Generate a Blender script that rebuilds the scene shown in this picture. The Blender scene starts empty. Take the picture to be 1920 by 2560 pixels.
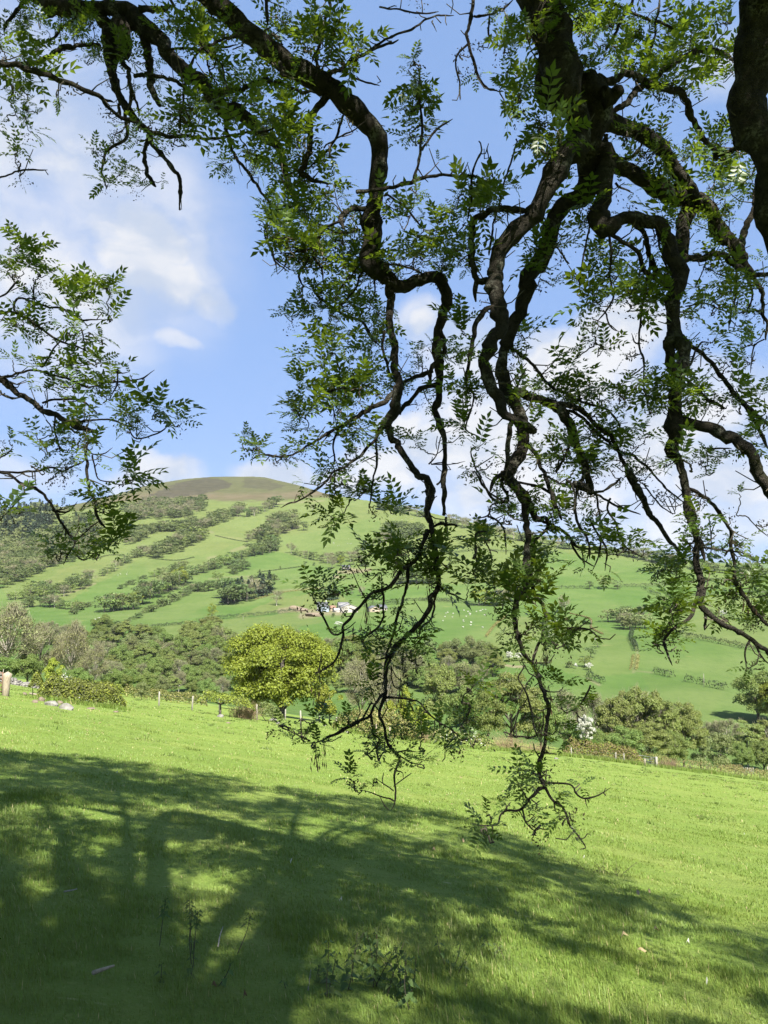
import bpy, bmesh, math, random
import numpy as np
from mathutils import Vector, Matrix

random.seed(7)
RNG = np.random.default_rng(11)
SC = bpy.context.scene
COL = SC.collection

# ------------------------------------------------------------------ camera
F = 1923.0                      # focal length in pixels of the 1920 x 2560 frame
PITCH = math.radians(4.16)
EYE = np.array([0.0, 0.0, 1.6])
cam_d = bpy.data.cameras.new('camera')
cam = bpy.data.objects.new('camera', cam_d)
COL.objects.link(cam)
cam.location = EYE
cam.rotation_euler = (math.pi / 2 + PITCH, 0, 0)
cam_d.sensor_fit = 'VERTICAL'
cam_d.sensor_height = 24.0
cam_d.lens = F * 24.0 / 2560.0
cam_d.clip_start = 0.05
cam_d.clip_end = 20000
SC.camera = cam

# ------------------------------------------------------------------ light
SUN_EL = math.radians(49)
SUN_AZ_DIR = np.array([-0.34, 0.94])                 # where shadows fall on the map
SUN_AZ_DIR = SUN_AZ_DIR / np.linalg.norm(SUN_AZ_DIR)
TO_SUN = np.array([-SUN_AZ_DIR[0] * math.cos(SUN_EL), -SUN_AZ_DIR[1] * math.cos(SUN_EL), math.sin(SUN_EL)])
SUN_STRENGTH = 4.6
SKY_STRENGTH = 0.08
EXPOSURE = 1.85
HAZE = 0.000032
sun_d = bpy.data.lights.new('sun', 'SUN')
sun_d.energy = SUN_STRENGTH
sun_d.angle = math.radians(0.53)
sun_d.color = (1.0, 0.95, 0.86)
sun = bpy.data.objects.new('sun', sun_d)
COL.objects.link(sun)
sun.rotation_euler = Vector(TO_SUN).to_track_quat('Z', 'Y').to_euler()
sun.location = (20, -60, 80)

SC.view_settings.view_transform = 'Standard'
SC.view_settings.look = 'None'
SC.view_settings.gamma = 1
SC.view_settings.use_curve_mapping = False
SC.view_settings.exposure = EXPOSURE


class NT:
    """small helper around a node tree"""
    def __init__(self, tree):
        self.t = tree
        tree.nodes.clear()
    def n(self, kind, **kw):
        nd = self.t.nodes.new(kind)
        for k, v in kw.items():
            if k.startswith('i_'):
                nd.inputs[k[2:].replace('_', ' ')].default_value = v
            else:
                setattr(nd, k, v)
        return nd
    def l(self, a, b):
        self.t.links.new(a, b)
    def setin(self, sock, v):
        if hasattr(v, 'is_output'):
            self.t.links.new(v, sock)
        else:
            sock.default_value = v
    def math(self, op, a, b=0.0, c=None, clamp=False):
        m = self.n('ShaderNodeMath', operation=op, use_clamp=clamp)
        self.setin(m.inputs[0], a); self.setin(m.inputs[1], b)
        if c is not None: self.setin(m.inputs[2], c)
        return m.outputs[0]
    def mix(self, f, a, b, mode='MIX'):
        m = self.n('ShaderNodeMix', data_type='RGBA', blend_type=mode)
        self.setin(m.inputs[0], f)
        self.setin(m.inputs[6], a if hasattr(a, 'is_output') else tuple(a) + (1,) if len(a) == 3 else a)
        self.setin(m.inputs[7], b if hasattr(b, 'is_output') else tuple(b) + (1,) if len(b) == 3 else b)
        return m.outputs[2]
    def ramp(self, f, stops):
        r = self.n('ShaderNodeMapRange', interpolation_type='SMOOTHSTEP')
        self.setin(r.inputs[0], f)
        r.inputs[1].default_value, r.inputs[2].default_value = stops[0], stops[1]
        r.inputs[3].default_value, r.inputs[4].default_value = (stops[2], stops[3]) if len(stops) == 4 else (0, 1)
        return r.outputs[0]
    def noise(self, vec, scale, detail=4, rough=0.55, dist=0.0):
        t = self.n('ShaderNodeTexNoise')
        if vec is not None: self.l(vec, t.inputs['Vector'])
        t.inputs['Scale'].default_value = scale
        t.inputs['Detail'].default_value = detail
        t.inputs['Roughness'].default_value = rough
        t.inputs['Distortion'].default_value = dist
        return t.outputs['Fac']
    def mapped(self, vec, scale=(1, 1, 1), loc=(0, 0, 0), rot=(0, 0, 0)):
        m = self.n('ShaderNodeMapping')
        self.l(vec, m.inputs['Vector'])
        m.inputs['Scale'].default_value = scale
        m.inputs['Location'].default_value = loc
        m.inputs['Rotation'].default_value = rot
        return m.outputs['Vector']


def unproject(px, py):
    """world direction through a pixel, scaled to 1 m of depth along the lens axis"""
    cx = (np.asarray(px, float) - 960) / F
    cz = (1280 - np.asarray(py, float)) / F
    c, s = math.cos(PITCH), math.sin(PITCH)
    cx, cz = np.broadcast_arrays(cx, cz)
    return np.stack([cx, c - cz * s, s + cz * c], axis=-1)

def at(px, py, depth):
    return EYE + unproject(px, py) * np.asarray(depth)[..., None]

def project(P):
    P = np.asarray(P, float) - EYE
    c, s = math.cos(PITCH), math.sin(PITCH)
    yc = P[..., 1] * c + P[..., 2] * s
    zc = -P[..., 1] * s + P[..., 2] * c
    yc_ = np.where(yc > 0.05, yc, np.nan)
    return 960 + F * P[..., 0] / yc_, 1280 - F * zc / yc_, yc

def ratio(py):
    d = unproject(960.0, py)
    return d[..., 2] / d[..., 1]

# ------------------------------------------------------------------ sky with clouds
W = bpy.data.worlds.new('World')
SC.world = W
W.use_nodes = True
g = NT(W.node_tree)
wout = g.n('ShaderNodeOutputWorld')
bg = g.n('ShaderNodeBackground')
bg.inputs['Strength'].default_value = SKY_STRENGTH
g.l(bg.outputs[0], wout.inputs[0])
sky = g.n('ShaderNodeTexSky', sky_type='NISHITA')
sky.sun_disc = False
sky.sun_elevation = SUN_EL
sky.sun_rotation = math.atan2(TO_SUN[0], TO_SUN[1])
sky.altitude = 200
sky.air_density = 1.0
sky.dust_density = 0.3
sky.ozone_density = 1.6
tc = g.n('ShaderNodeTexCoord')
D = tc.outputs['Generated']
sep = g.n('ShaderNodeSeparateXYZ'); g.l(D, sep.inputs[0])
# the photograph's clouds, each a soft patch at its own bearing and height
CLOUDS = [  # display x, y, half width, half height (1659 x 2212), weight
    (300, 520, 150, 105, .95), (345, 590, 130, 70, .8), (450, 640, 60, 45, .62), (368, 732, 55, 32, .55),
    (120, 560, 230, 300, .66), (30, 330, 280, 260, .66), (260, 470, 260, 300, .50), (1100, 950, 220, 120, .85), (1450, 900, 220, 90, .8), (1000, 760, 120, 90, .6), (330, 1035, 95, 38, .95), (610, 1030, 95, 30, .9),
    (40, 1010, 120, 70, .38), (930, 690, 70, 55, .85), (1340, 745, 105, 90, .98), (1240, 800, 170, 60, .9),
    (1130, 830, 110, 50, .75), (980, 965, 140, 70, .95), (850, 1015, 110, 50, .85), (890, 925, 80, 40, .8),
    (1060, 1045, 160, 60, .9), (1400, 1000, 190, 70, .85), (1570, 1050, 150, 60, .9), (1460, 1120, 220, 50, .75),
    (1250, 1080, 220, 60, .7), (1590, 130, 120, 60, .45), (760, 1040, 80, 30, .7), (1640, 1130, 120, 50, .7),
]
acc = None
warp = g.n('ShaderNodeTexNoise'); g.l(D, warp.inputs['Vector'])
warp.inputs['Scale'].default_value = 9; warp.inputs['Detail'].default_value = 5
wv = g.n('ShaderNodeVectorMath', operation='SUBTRACT'); g.l(warp.outputs['Color'], wv.inputs[0]); wv.inputs[1].default_value = (.5, .5, .5)
ws = g.n('ShaderNodeVectorMath', operation='SCALE'); g.l(wv.outputs[0], ws.inputs[0]); ws.inputs['Scale'].default_value = 0.10
wa = g.n('ShaderNodeVectorMath', operation='ADD'); g.l(D, wa.inputs[0]); g.l(ws.outputs[0], wa.inputs[1])
DW = wa.outputs[0]
for (cx, cy, hw, hh, wt) in CLOUDS:
    k = 1920 / 1659
    d = unproject(cx * k, cy * k); n_ = np.linalg.norm(d); d = d / n_
    rx, rz = hw * k / F / n_, hh * k / F / n_
    sub = g.n('ShaderNodeVectorMath', operation='SUBTRACT'); g.l(DW, sub.inputs[0]); sub.inputs[1].default_value = tuple(d)
    mul = g.n('ShaderNodeVectorMath', operation='MULTIPLY'); g.l(sub.outputs[0], mul.inputs[0]); mul.inputs[1].default_value = (1 / rx, 1.2, 1 / rz)
    ln = g.n('ShaderNodeVectorMath', operation='LENGTH'); g.l(mul.outputs[0], ln.inputs[0])
    v = g.ramp(ln.outputs['Value'], (1.55, 0.15, 0.0, wt))
    acc = v if acc is None else g.math('MAXIMUM', acc, v)
# ordinary scattered cumulus everywhere else in the sky
low = g.noise(D, 2.3, 3, .5)
gen = g.ramp(low, (.52, .72, 0, .85))
cone = g.ramp(sep.outputs['Y'], (0.80, 0.45, 0.0, 1.0))
acc = g.math('MAXIMUM', acc, g.math('MULTIPLY', gen, cone))
puff = g.noise(g.mapped(DW, (1, 1, 1.7)), 8, 9, .56)
fine = g.noise(g.mapped(DW, (1, 1, 1.5)), 26, 6, .6)
dens = g.math('ADD', acc, g.math('ADD', g.math('MULTIPLY', g.math('SUBTRACT', puff, .5), 1.15), g.math('MULTIPLY', g.math('SUBTRACT', fine, .5), .32)))
hard = g.ramp(dens, (.27, .80))
veil = g.math('MULTIPLY', g.ramp(acc, (.05, .55)), .75)
cm = g.math('MAXIMUM', hard, g.math('MULTIPLY', veil, g.ramp(puff, (.05, .55))), clamp=True)
shade = g.noise(g.mapped(DW, (1, 1, 2.2), (0, 0, .035)), 9, 6, .5)
ccol = g.mix(g.ramp(shade, (.36, .62)), (2.05, 2.35, 2.9), (3.05, 3.1, 3.25))
gm = g.n('ShaderNodeGamma'); g.l(sky.outputs[0], gm.inputs['Color']); gm.inputs['Gamma'].default_value = .45
skyc = g.mix(.55, g.mix(1.0, gm.outputs[0], (.9, 1.1, 1.6), 'MULTIPLY'), (1.02, 1.72, 3.1))   # the camera's even, saturated spring blue
g_c = g.mix(cm, skyc, ccol)
g.l(g_c, bg.inputs['Color'])
# ------------------------------------------------------------------ lay of the land
G_TAB = [(1900, 150), (1840, 190), (1790, 235), (1700, 310), (1640, 370), (1600, 430), (1545, 550), (1520, 632), (1470, 742), (1400, 930),
         (1352, 1065), (1300, 1225), (1250, 1450), (1190, 1900)]
_py = np.array([a for a, b in G_TAB], float); _yy = np.array([b for a, b in G_TAB], float)
_zz = 1.6 + _yy * ratio(_py)
_zz[:2] = -43.9
_ly = np.linspace(math.log(100), math.log(2600), 1200)
_dense = np.interp(np.exp(_ly), np.r_[60, _yy, 2600], np.r_[-43.9, _zz, _zz[-1] + 120])
_k = np.hanning(61); _k /= _k.sum()
_dense = np.convolve(np.pad(_dense, 30, mode='edge'), _k, 'valid')
CREST = [(-700, 1330), (-300, 1310), (0, 1297), (150, 1270), (290, 1238), (380, 1214), (460, 1199), (530, 1191), (625, 1190), (660, 1193), (695, 1204), (750, 1218),
         (810, 1236), (856, 1243), (925, 1252), (1040, 1276), (1160, 1302), (1270, 1328), (1390, 1354), (1500, 1370), (1620, 1388),
         (1740, 1404), (1850, 1418), (1920, 1424), (2300, 1440), (2700, 1450)]
_cx = np.array([a for a, b in CREST], float); _cp = np.array([b for a, b in CREST], float)
_ord = np.argsort(_py)

def G(y):
    return np.interp(np.log(np.maximum(y, 60.0)), _ly, _dense)

def wob(x, y, s, seed):
    r = np.random.default_rng(seed); out = 0
    for i in range(5):
        a = r.uniform(0, 2 * math.pi); f = (2 * math.pi / s) * r.uniform(.6, 1.7); p = r.uniform(0, 6.28)
        out = out + np.sin((x * math.cos(a) + y * math.sin(a)) * f + p)
    return out / 5

def near_plane(x, y):
    p = -0.132 * x - 0.195 * y
    p = np.where(p > 0, 34 * np.tanh(p / 34), p)
    return p

def H(x, y):
    """height of the ground anywhere"""
    x = np.asarray(x, float); y = np.asarray(y, float)
    r = np.hypot(x, y)
    P = near_plane(x, y) + 0.07 * wob(x, y, 11, 3) * np.clip((r - 4) / 10, 0, 1) + (.08 * wob(x, y, 45, 4) + .26 * np.clip((8 - x) / 16, 0, 1) + .48 * np.clip((x - 8) / 16, 0, 1)) * np.clip((r - 20) / 40, 0, 1)
    u = np.clip(np.where(y > 1e-3, x / np.maximum(y, 1e-3), 9 * np.sign(x)), -.75, .75)
    ye = r / np.sqrt(1 + u * u)
    crest_py = np.interp(960 + F * u, _cx, _cp)
    yc = np.interp(crest_py, _py[_ord], _yy[_ord])
    t = np.maximum(ye - yc, 0)
    Z = G(np.minimum(ye, yc)) - 0.28 * t * t / (t + 70)
    Z = Z + np.clip((ye - 260) / 400, 0, 1) * (1.3 * wob(x, y, 170, 8) + .5 * wob(x, y, 60, 9)) * np.clip((yc - ye) / 260 + .15, .1, 1)
    Z = np.maximum(Z, -70)
    k = 3.0
    m = np.maximum(P, Z) + np.log1p(np.exp(-np.abs(P - Z) / k)) * k
    w = np.clip((ye - 90) / 40, 0, 1); w = w * w * (3 - 2 * w)
    front = P * (1 - w) + m * w
    ang = np.abs(np.arctan2(x, y)); b = np.clip((ang - 1.0) / .8, 0, 1); b = b * b * (3 - 2 * b)
    return front * (1 - b) + np.maximum(P, -60) * b

def ground_at(px, py):
    """where the sight line through a pixel first meets the ground"""
    px = np.atleast_1d(np.asarray(px, float)); py = np.atleast_1d(np.asarray(py, float))
    d = unproject(px, py)
    t = np.exp(np.linspace(math.log(2.0), math.log(4500), 900))
    X = EYE[0] + d[:, 0:1] * t; Y = d[:, 1:2] * t; Z = EYE[2] + d[:, 2:3] * t
    below = Z < H(X, Y)
    hit = below.any(1); i = np.where(hit, below.argmax(1), len(t) - 1)
    lo = t[np.maximum(i - 1, 0)]; hi = t[i]
    for _ in range(14):
        m = (lo + hi) / 2
        b = EYE[2] + d[:, 2] * m < H(d[:, 0] * m, d[:, 1] * m)
        hi = np.where(b, m, hi); lo = np.where(b, lo, m)
    P = EYE + d * hi[:, None]
    P[:, 2] = H(P[:, 0], P[:, 1])
    return P, hit

def g1(px, py):
    return ground_at(px, py)[0][0]

def spot(px, dist):
    """a point on the ground at the bearing of a pixel column, dist metres ahead"""
    x = (px - 960) / F * dist * 1.0
    return np.array([x, dist, float(H(x, dist))])

# ------------------------------------------------------------------ building blocks
def mesh_np(name, V, faces, mats=(), midx=None, smooth=False):
    """faces: int array (n,3) or (n,4), or a list of such arrays"""
    if not isinstance(faces, (list, tuple)): faces = [faces]
    faces = [np.asarray(f, np.int32) for f in faces if len(f)]
    me = bpy.data.meshes.new(name)
    V = np.asarray(V, np.float32)
    me.vertices.add(len(V)); me.vertices.foreach_set('co', V.ravel())
    loops = np.concatenate([f.ravel() for f in faces]) if faces else np.zeros(0, np.int32)
    cnt = np.concatenate([np.full(len(f), f.shape[1], np.int32) for f in faces]) if faces else np.zeros(0, np.int32)
    me.loops.add(len(loops)); me.loops.foreach_set('vertex_index', loops)
    me.polygons.add(len(cnt))
    me.polygons.foreach_set('loop_start', np.r_[0, np.cumsum(cnt)[:-1]].astype(np.int32))
    me.polygons.foreach_set('loop_total', cnt)
    for m in mats: me.materials.append(m)
    if midx is not None: me.polygons.foreach_set('material_index', np.asarray(midx, np.int32))
    if smooth: me.polygons.foreach_set('use_smooth', np.ones(len(cnt), bool))
    me.update(calc_edges=True)
    return me

def link(name, me, parent=None, loc=None, kind=None, label=None, cat=None, group=None):
    o = bpy.data.objects.new(name, me)
    COL.objects.link(o)
    if parent is not None: o.parent = parent
    if loc is not None: o.location = loc
    tag(o, label, cat, group, kind)
    return o

def tag(o, label=None, cat=None, group=None, kind=None):
    if label: o['label'] = label
    if cat: o['category'] = cat
    if group: o['group'] = group
    if kind: o['kind'] = kind
    return o

class MB:
    """collects tubes, quads and boxes into one mesh"""
    def __init__(self): self.V = []; self.F4 = []; self.F3 = []; self.m4 = []; self.m3 = []; self.n = 0
    def add(self, V, f4=None, f3=None, m=0):
        V = np.asarray(V, float).reshape(-1, 3)
        if f4 is not None and len(f4): self.F4.append(np.asarray(f4) + self.n); self.m4.append(np.full(len(f4), m))
        if f3 is not None and len(f3): self.F3.append(np.asarray(f3) + self.n); self.m3.append(np.full(len(f3), m))
        self.V.append(V); self.n += len(V)
    def tube(self, pts, rad, sides=6, m=0, cap=True):
        pts = np.asarray(pts, float); n = len(pts); rad = np.broadcast_to(np.asarray(rad, float), (n,))
        T = np.gradient(pts, axis=0); T /= np.linalg.norm(T, axis=1)[:, None] + 1e-12
        a = np.array([0, 0, 1.0]) if abs(T[0, 2]) < .9 else np.array([1.0, 0, 0])
        N = np.zeros_like(T); N[0] = np.cross(T[0], a); N[0] /= np.linalg.norm(N[0])
        for i in range(1, n):
            v = N[i - 1] - T[i] * (N[i - 1] @ T[i]); N[i] = v / (np.linalg.norm(v) + 1e-12)
        B = np.cross(T, N)
        th = np.arange(sides) * 2 * math.pi / sides
        R = (np.cos(th)[None, :, None] * N[:, None, :] + np.sin(th)[None, :, None] * B[:, None, :]) * rad[:, None, None]
        V = (pts[:, None, :] + R).reshape(-1, 3)
        i = np.arange(n - 1)[:, None] * sides; j = np.arange(sides)[None, :]; j2 = (j + 1) % sides
        f = np.stack([i + j, i + j2, i + sides + j2, i + sides + j], -1).reshape(-1, 4)
        f3 = None
        if cap:
            V = np.vstack([V, pts[-1] + T[-1] * rad[-1] * .6, pts[0] - T[0] * rad[0] * .3]); e = n * sides
            f3 = [[(n - 1) * sides + k, (n - 1) * sides + (k + 1) % sides, e] for k in range(sides)] + [[(k + 1) % sides, k, e + 1] for k in range(sides)]
        self.add(V, f, f3, m)
    def box(self, c, s, rot=0.0, m=0, tilt=None):
        hx, hy, hz = np.asarray(s, float) / 2
        V = np.array([[x, y, z] for z in (-hz, hz) for y in (-hy, hy) for x in (-hx, hx)])
        if tilt is not None: V = V @ np.asarray(tilt).T
        ca, sa = math.cos(rot), math.sin(rot)
        V = V @ np.array([[ca, sa, 0], [-sa, ca, 0], [0, 0, 1]]) + np.asarray(c, float)
        self.add(V, [[0, 2, 3, 1], [4, 5, 7, 6], [0, 1, 5, 4], [2, 6, 7, 3], [0, 4, 6, 2], [1, 3, 7, 5]], None, m)
    def beam(self, a, b, w, h, m=0):
        a = np.asarray(a, float); b = np.asarray(b, float); t = b - a; t /= np.linalg.norm(t)
        s = np.cross(t, [0, 0, 1.0]); s /= np.linalg.norm(s) + 1e-9; u = np.cross(s, t)
        V = [p + s * i * w / 2 + u * j * h / 2 for p in (a, b) for j in (-1, 1) for i in (-1, 1)]
        self.add(V, [[0, 2, 3, 1], [4, 5, 7, 6], [0, 1, 5, 4], [2, 6, 7, 3], [0, 4, 6, 2], [1, 3, 7, 5]], None, m)
    def mesh(self, name, mats, smooth=False):
        fs = []; mi = []
        if self.F4: fs.append(np.concatenate(self.F4)); mi.append(np.concatenate(self.m4))
        if self.F3: fs.append(np.concatenate(self.F3)); mi.append(np.concatenate(self.m3))
        return mesh_np(name, np.concatenate(self.V), fs, mats, np.concatenate(mi), smooth)

def catmull(P, per=8):
    P = np.asarray(P, float)
    if len(P) < 3:
        t = np.linspace(0, 1, per + 1)[:, None]; return P[0] * (1 - t) + P[-1] * t
    Q = np.vstack([2 * P[0] - P[1], P, 2 * P[-1] - P[-2]]); out = []
    for i in range(1, len(Q) - 2):
        a, b, c, d = Q[i - 1], Q[i], Q[i + 1], Q[i + 2]
        t = np.linspace(0, 1, per, endpoint=False)[:, None]
        out.append(.5 * ((2 * b) + (c - a) * t + (2 * a - 5 * b + 4 * c - d) * t ** 2 + (3 * b - a - 3 * c + d) * t ** 3))
    out.append(P[-1:]); return np.vstack(out)

def leaf_quads(C, N, L, Wd, rng, droop=0.0):
    """rhombic leaf faces at centres C facing N"""
    n = len(C)
    N = N / (np.linalg.norm(N, axis=1)[:, None] + 1e-9)
    A = rng.normal(size=(n, 3)); A[:, 2] -= droop
    A -= N * (A * N).sum(1)[:, None]; A /= np.linalg.norm(A, axis=1)[:, None] + 1e-9
    B = np.cross(N, A)
    L = np.broadcast_to(L, (n,))[:, None]; Wd = np.broadcast_to(Wd, (n,))[:, None]
    V = np.stack([C - A * L / 2, C + B * Wd / 2, C + A * L / 2, C - B * Wd / 2], 1).reshape(-1, 3)
    f = np.arange(n * 4).reshape(-1, 4)
    return V, f

# ------------------------------------------------------------------ materials
def mat(name): 
    m = bpy.data.materials.new(name); m.use_nodes = True
    return m, NT(m.node_tree)

def leaf_mat(name, col, tcol=None, tr=.35, var=.3, hue=.03, rough=.55, spec=.25):
    m, g = mat(name)
    out = g.n('ShaderNodeOutputMaterial')
    geo = g.n('ShaderNodeNewGeometry'); oi = g.n('ShaderNodeObjectInfo')
    tc = g.n('ShaderNodeTexCoord')
    nz = g.noise(tc.outputs['Object'], .9, 3)
    hs = g.n('ShaderNodeHueSaturation'); hs.inputs['Color'].default_value = tuple(col) + (1,)
    g.l(g.math('ADD', g.math('MULTIPLY', g.math('SUBTRACT', oi.outputs['Random'], .5), hue), g.math('ADD', .5, g.math('MULTIPLY', g.math('SUBTRACT', nz, .5), hue * 1.5))), hs.inputs['Hue'])
    v = g.math('ADD', 1 - var, g.math('MULTIPLY', geo.outputs['Random Per Island'], 2 * var))
    g.l(g.math('MULTIPLY', v, g.math('ADD', .82, g.math('MULTIPLY', oi.outputs['Random'], .36))), hs.inputs['Value'])
    p = g.n('ShaderNodeBsdfPrincipled'); g.l(hs.outputs[0], p.inputs['Base Color'])
    p.inputs['Roughness'].default_value = rough; p.inputs['Specular IOR Level'].default_value = spec
    t = g.n('ShaderNodeBsdfTranslucent')
    tcol = tcol or tuple(min(1, c * f) for c, f in zip(col, (1.3, 1.35, .7)))
    t.inputs[0].default_value = tuple(tcol) + (1,)
    x = g.n('ShaderNodeMixShader'); x.inputs[0].default_value = tr
    g.l(p.outputs[0], x.inputs[1]); g.l(t.outputs[0], x.inputs[2]); g.l(x.outputs[0], out.inputs[0])
    return m

def plain_mat(name, c1, c2, scale=6, rough=.8, bump=0.0, spec=.3, detail=6, stretch=(1, 1, 1), c3=None, bscale=None, metallic=0):
    m, g = mat(name)
    out = g.n('ShaderNodeOutputMaterial'); tc = g.n('ShaderNodeTexCoord')
    v = g.mapped(tc.outputs['Object'], stretch)
    f = g.ramp(g.noise(v, scale, detail, .6), (.3, .7))
    c = g.mix(f, c1, c2)
    if c3 is not None: c = g.mix(g.ramp(g.noise(v, scale * .37 + 1, 5, .6), (.55, .68)), c, c3)
    p = g.n('ShaderNodeBsdfPrincipled'); g.l(c, p.inputs['Base Color'])
    p.inputs['Roughness'].default_value = rough; p.inputs['Specular IOR Level'].default_value = spec; p.inputs['Metallic'].default_value = metallic
    if bump:
        b = g.n('ShaderNodeBump'); b.inputs['Strength'].default_value = 1; b.inputs['Distance'].default_value = bump
        g.l(g.noise(v, bscale or scale * 3, 6, .65), b.inputs['Height']); g.l(b.outputs[0], p.inputs['Normal'])
    g.l(p.outputs[0], out.inputs[0])
    return m

def bark_mat(name, dark, mid, lichen, lich=.6, scale=1.0):
    m, g = mat(name)
    out = g.n('ShaderNodeOutputMaterial'); tc = g.n('ShaderNodeTexCoord'); O = tc.outputs['Object']
    vor = g.n('ShaderNodeTexVoronoi', feature='DISTANCE_TO_EDGE'); g.l(g.mapped(O, (38 * scale, 38 * scale, 14 * scale)), vor.inputs['Vector'])
    crack = g.ramp(vor.outputs['Distance'], (0, .25))
    n1 = g.noise(O, 24 * scale, 8, .65); n2 = g.noise(O, 7 * scale, 6, .6)
    c = g.mix(crack, dark, mid)
    c = g.mix(g.ramp(n1, (.35, .7)), c, tuple(x * 1.5 for x in mid))
    c = g.mix(g.math('MULTIPLY', g.ramp(n2, (lich - .05, lich + .1)), g.ramp(g.noise(O, 60 * scale, 4), (.4, .6))), c, lichen)
    c = g.mix(g.math('MULTIPLY', g.ramp(g.noise(O, 4.3 * scale, 5), (.55, .7)), .6), c, (.026, .030, .010))
    p = g.n('ShaderNodeBsdfPrincipled'); g.l(c, p.inputs['Base Color']); p.inputs['Roughness'].default_value = .9; p.inputs['Specular IOR Level'].default_value = .15
    b = g.n('ShaderNodeBump'); b.inputs['Distance'].default_value = .012; b.inputs['Strength'].default_value = 1
    g.l(g.math('ADD', crack, g.math('MULTIPLY', n1, .8)), b.inputs['Height']); g.l(b.outputs[0], p.inputs['Normal'])
    g.l(p.outputs[0], out.inputs[0])
    return m

M = {}
M['ash_bark'] = bark_mat('ash_bark', (.008, .007, .0055), (.040, .035, .026), (.20, .20, .16), .57)
M['twig_bark'] = plain_mat('twig_bark', (.045, .038, .026), (.085, .072, .048), 30, .85, .002)
M['ash_leaf'] = leaf_mat('ash_leaf', (.056, .088, .016), (.18, .26, .016), .40, .28, .03, .42, .4)
M['ash_flower'] = leaf_mat('ash_flower', (.036, .034, .014), (.06, .06, .015), .2, .4, .03, .8, .1)
M['ash_key'] = leaf_mat('ash_key', (.13, .075, .045), (.24, .14, .07), .25, .4, .03, .7, .2)
M['oak_leaf'] = leaf_mat('oak_leaf', (.150, .178, .022), (.26, .29, .016), .33, .3, .02)
M['alder_leaf'] = leaf_mat('alder_leaf', (.158, .192, .054), None, .38, .32, .03)
M['green_leaf'] = leaf_mat('green_leaf', (.142, .192, .052), None, .4, .32, .04)
M['hill_leaf'] = leaf_mat('hill_leaf', (.084, .118, .038), None, .33, .32, .035)
M['grey_leaf'] = leaf_mat('grey_leaf', (.138, .168, .062), None, .33, .3, .03)
M['bud_leaf'] = leaf_mat('bud_leaf', (.145, .16, .06), None, .3, .3, .04)
M['lime_leaf'] = leaf_mat('lime_leaf', (.19, .225, .03), None, .35, .3, .02)
M['conifer_leaf'] = leaf_mat('conifer_leaf', (.03, .052, .026), None, .1, .35, .03)
M['hedge_leaf_shadow'] = leaf_mat('hedge_leaf_shadow', (.028, .042, .014), None, .12, .35, .04)  # dark hedge leaf, with the hedges' own shadow put into the colour
M['hedge_leaf'] = leaf_mat('hedge_leaf', (.095, .12, .026), None, .3, .4, .05)
M['dry_hedge'] = leaf_mat('dry_hedge', (.19, .17, .065), None, .3, .4, .05)
M['blossom'] = leaf_mat('blossom', (.46, .47, .40), (.4, .4, .32), .3, .12, .01, .7)
M['dry_grass'] = leaf_mat('dry_grass', (.25, .19, .11), None, .25, .3, .02)
M['nettle_leaf'] = leaf_mat('nettle_leaf', (.075, .12, .035), None, .3, .3, .03, .6)
M['tree_bark'] = plain_mat('tree_bark', (.045, .04, .032), (.12, .105, .085), 3, .9, .03)
M['pale_bark'] = plain_mat('pale_bark', (.22, .20, .165), (.36, .33, .28), 2, .9, .02)
M['bare_twig'] = plain_mat('bare_twig', (.13, .125, .072), (.20, .19, .12), .5, .9)
M['stone'] = plain_mat('stone', (.11, .105, .09), (.20, .19, .17), 3, .9, .03, c3=(.25, .24, .22))
M['rust_stone'] = plain_mat('rust_stone', (.10, .08, .055), (.17, .135, .10), 3, .9, .03)
M['post_wood'] = plain_mat('post_wood', (.20, .165, .12), (.33, .28, .21), 8, .85, .006, stretch=(4, 4, .6))
M['pale_post'] = plain_mat('pale_post', (.19, .18, .145), (.28, .265, .22), 8, .85, .006, stretch=(4, 4, .6))
M['rust_metal'] = plain_mat('rust_metal', (.10, .055, .035), (.20, .12, .08), 9, .7)
M['grey_metal'] = plain_mat('grey_metal', (.13, .14, .145), (.19, .20, .205), 5, .5, metallic=.3)
M['wire'] = plain_mat('wire', (.10, .11, .10), (.16, .16, .15), 5, .6)
M['wool'] = plain_mat('wool', (.32, .31, .28), (.40, .39, .36), 9, .95, .02)
M['sheep_face'] = plain_mat('sheep_face', (.20, .19, .17), (.5, .48, .44), 9, .9)
M['render_wall'] = plain_mat('render_wall', (.30, .31, .31), (.38, .38, .37), 1, .85)
M['blue_wall'] = plain_mat('blue_wall', (.22, .27, .33), (.28, .33, .38), 1, .85)
M['shed_wall'] = plain_mat('shed_wall', (.30, .28, .24), (.38, .355, .31), 1, .85, stretch=(3, 3, .3))
M['tan_wall'] = plain_mat('tan_wall', (.30, .25, .18), (.37, .31, .23), 1, .85, stretch=(3, 3, .3))
M['slate_roof'] = plain_mat('slate_roof', (.07, .076, .086), (.12, .125, .135), 1.2, .7)
M['grey_roof'] = plain_mat('grey_roof', (.15, .15, .15), (.22, .215, .21), 1.2, .7)
M['rust_roof'] = plain_mat('rust_roof', (.17, .10, .07), (.23, .15, .105), 1.2, .8)
M['white_sheet'] = plain_mat('white_sheet', (.38, .39, .39), (.46, .46, .45), 1, .6)
M['painted_hole'] = plain_mat('painted_hole', (.02, .02, .022), (.035, .035, .035), 1, .9)  # near black, stands in for the shade inside openings
M['earth'] = plain_mat('earth', (.12, .095, .065), (.18, .145, .10), .8, .95, .1)

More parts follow.
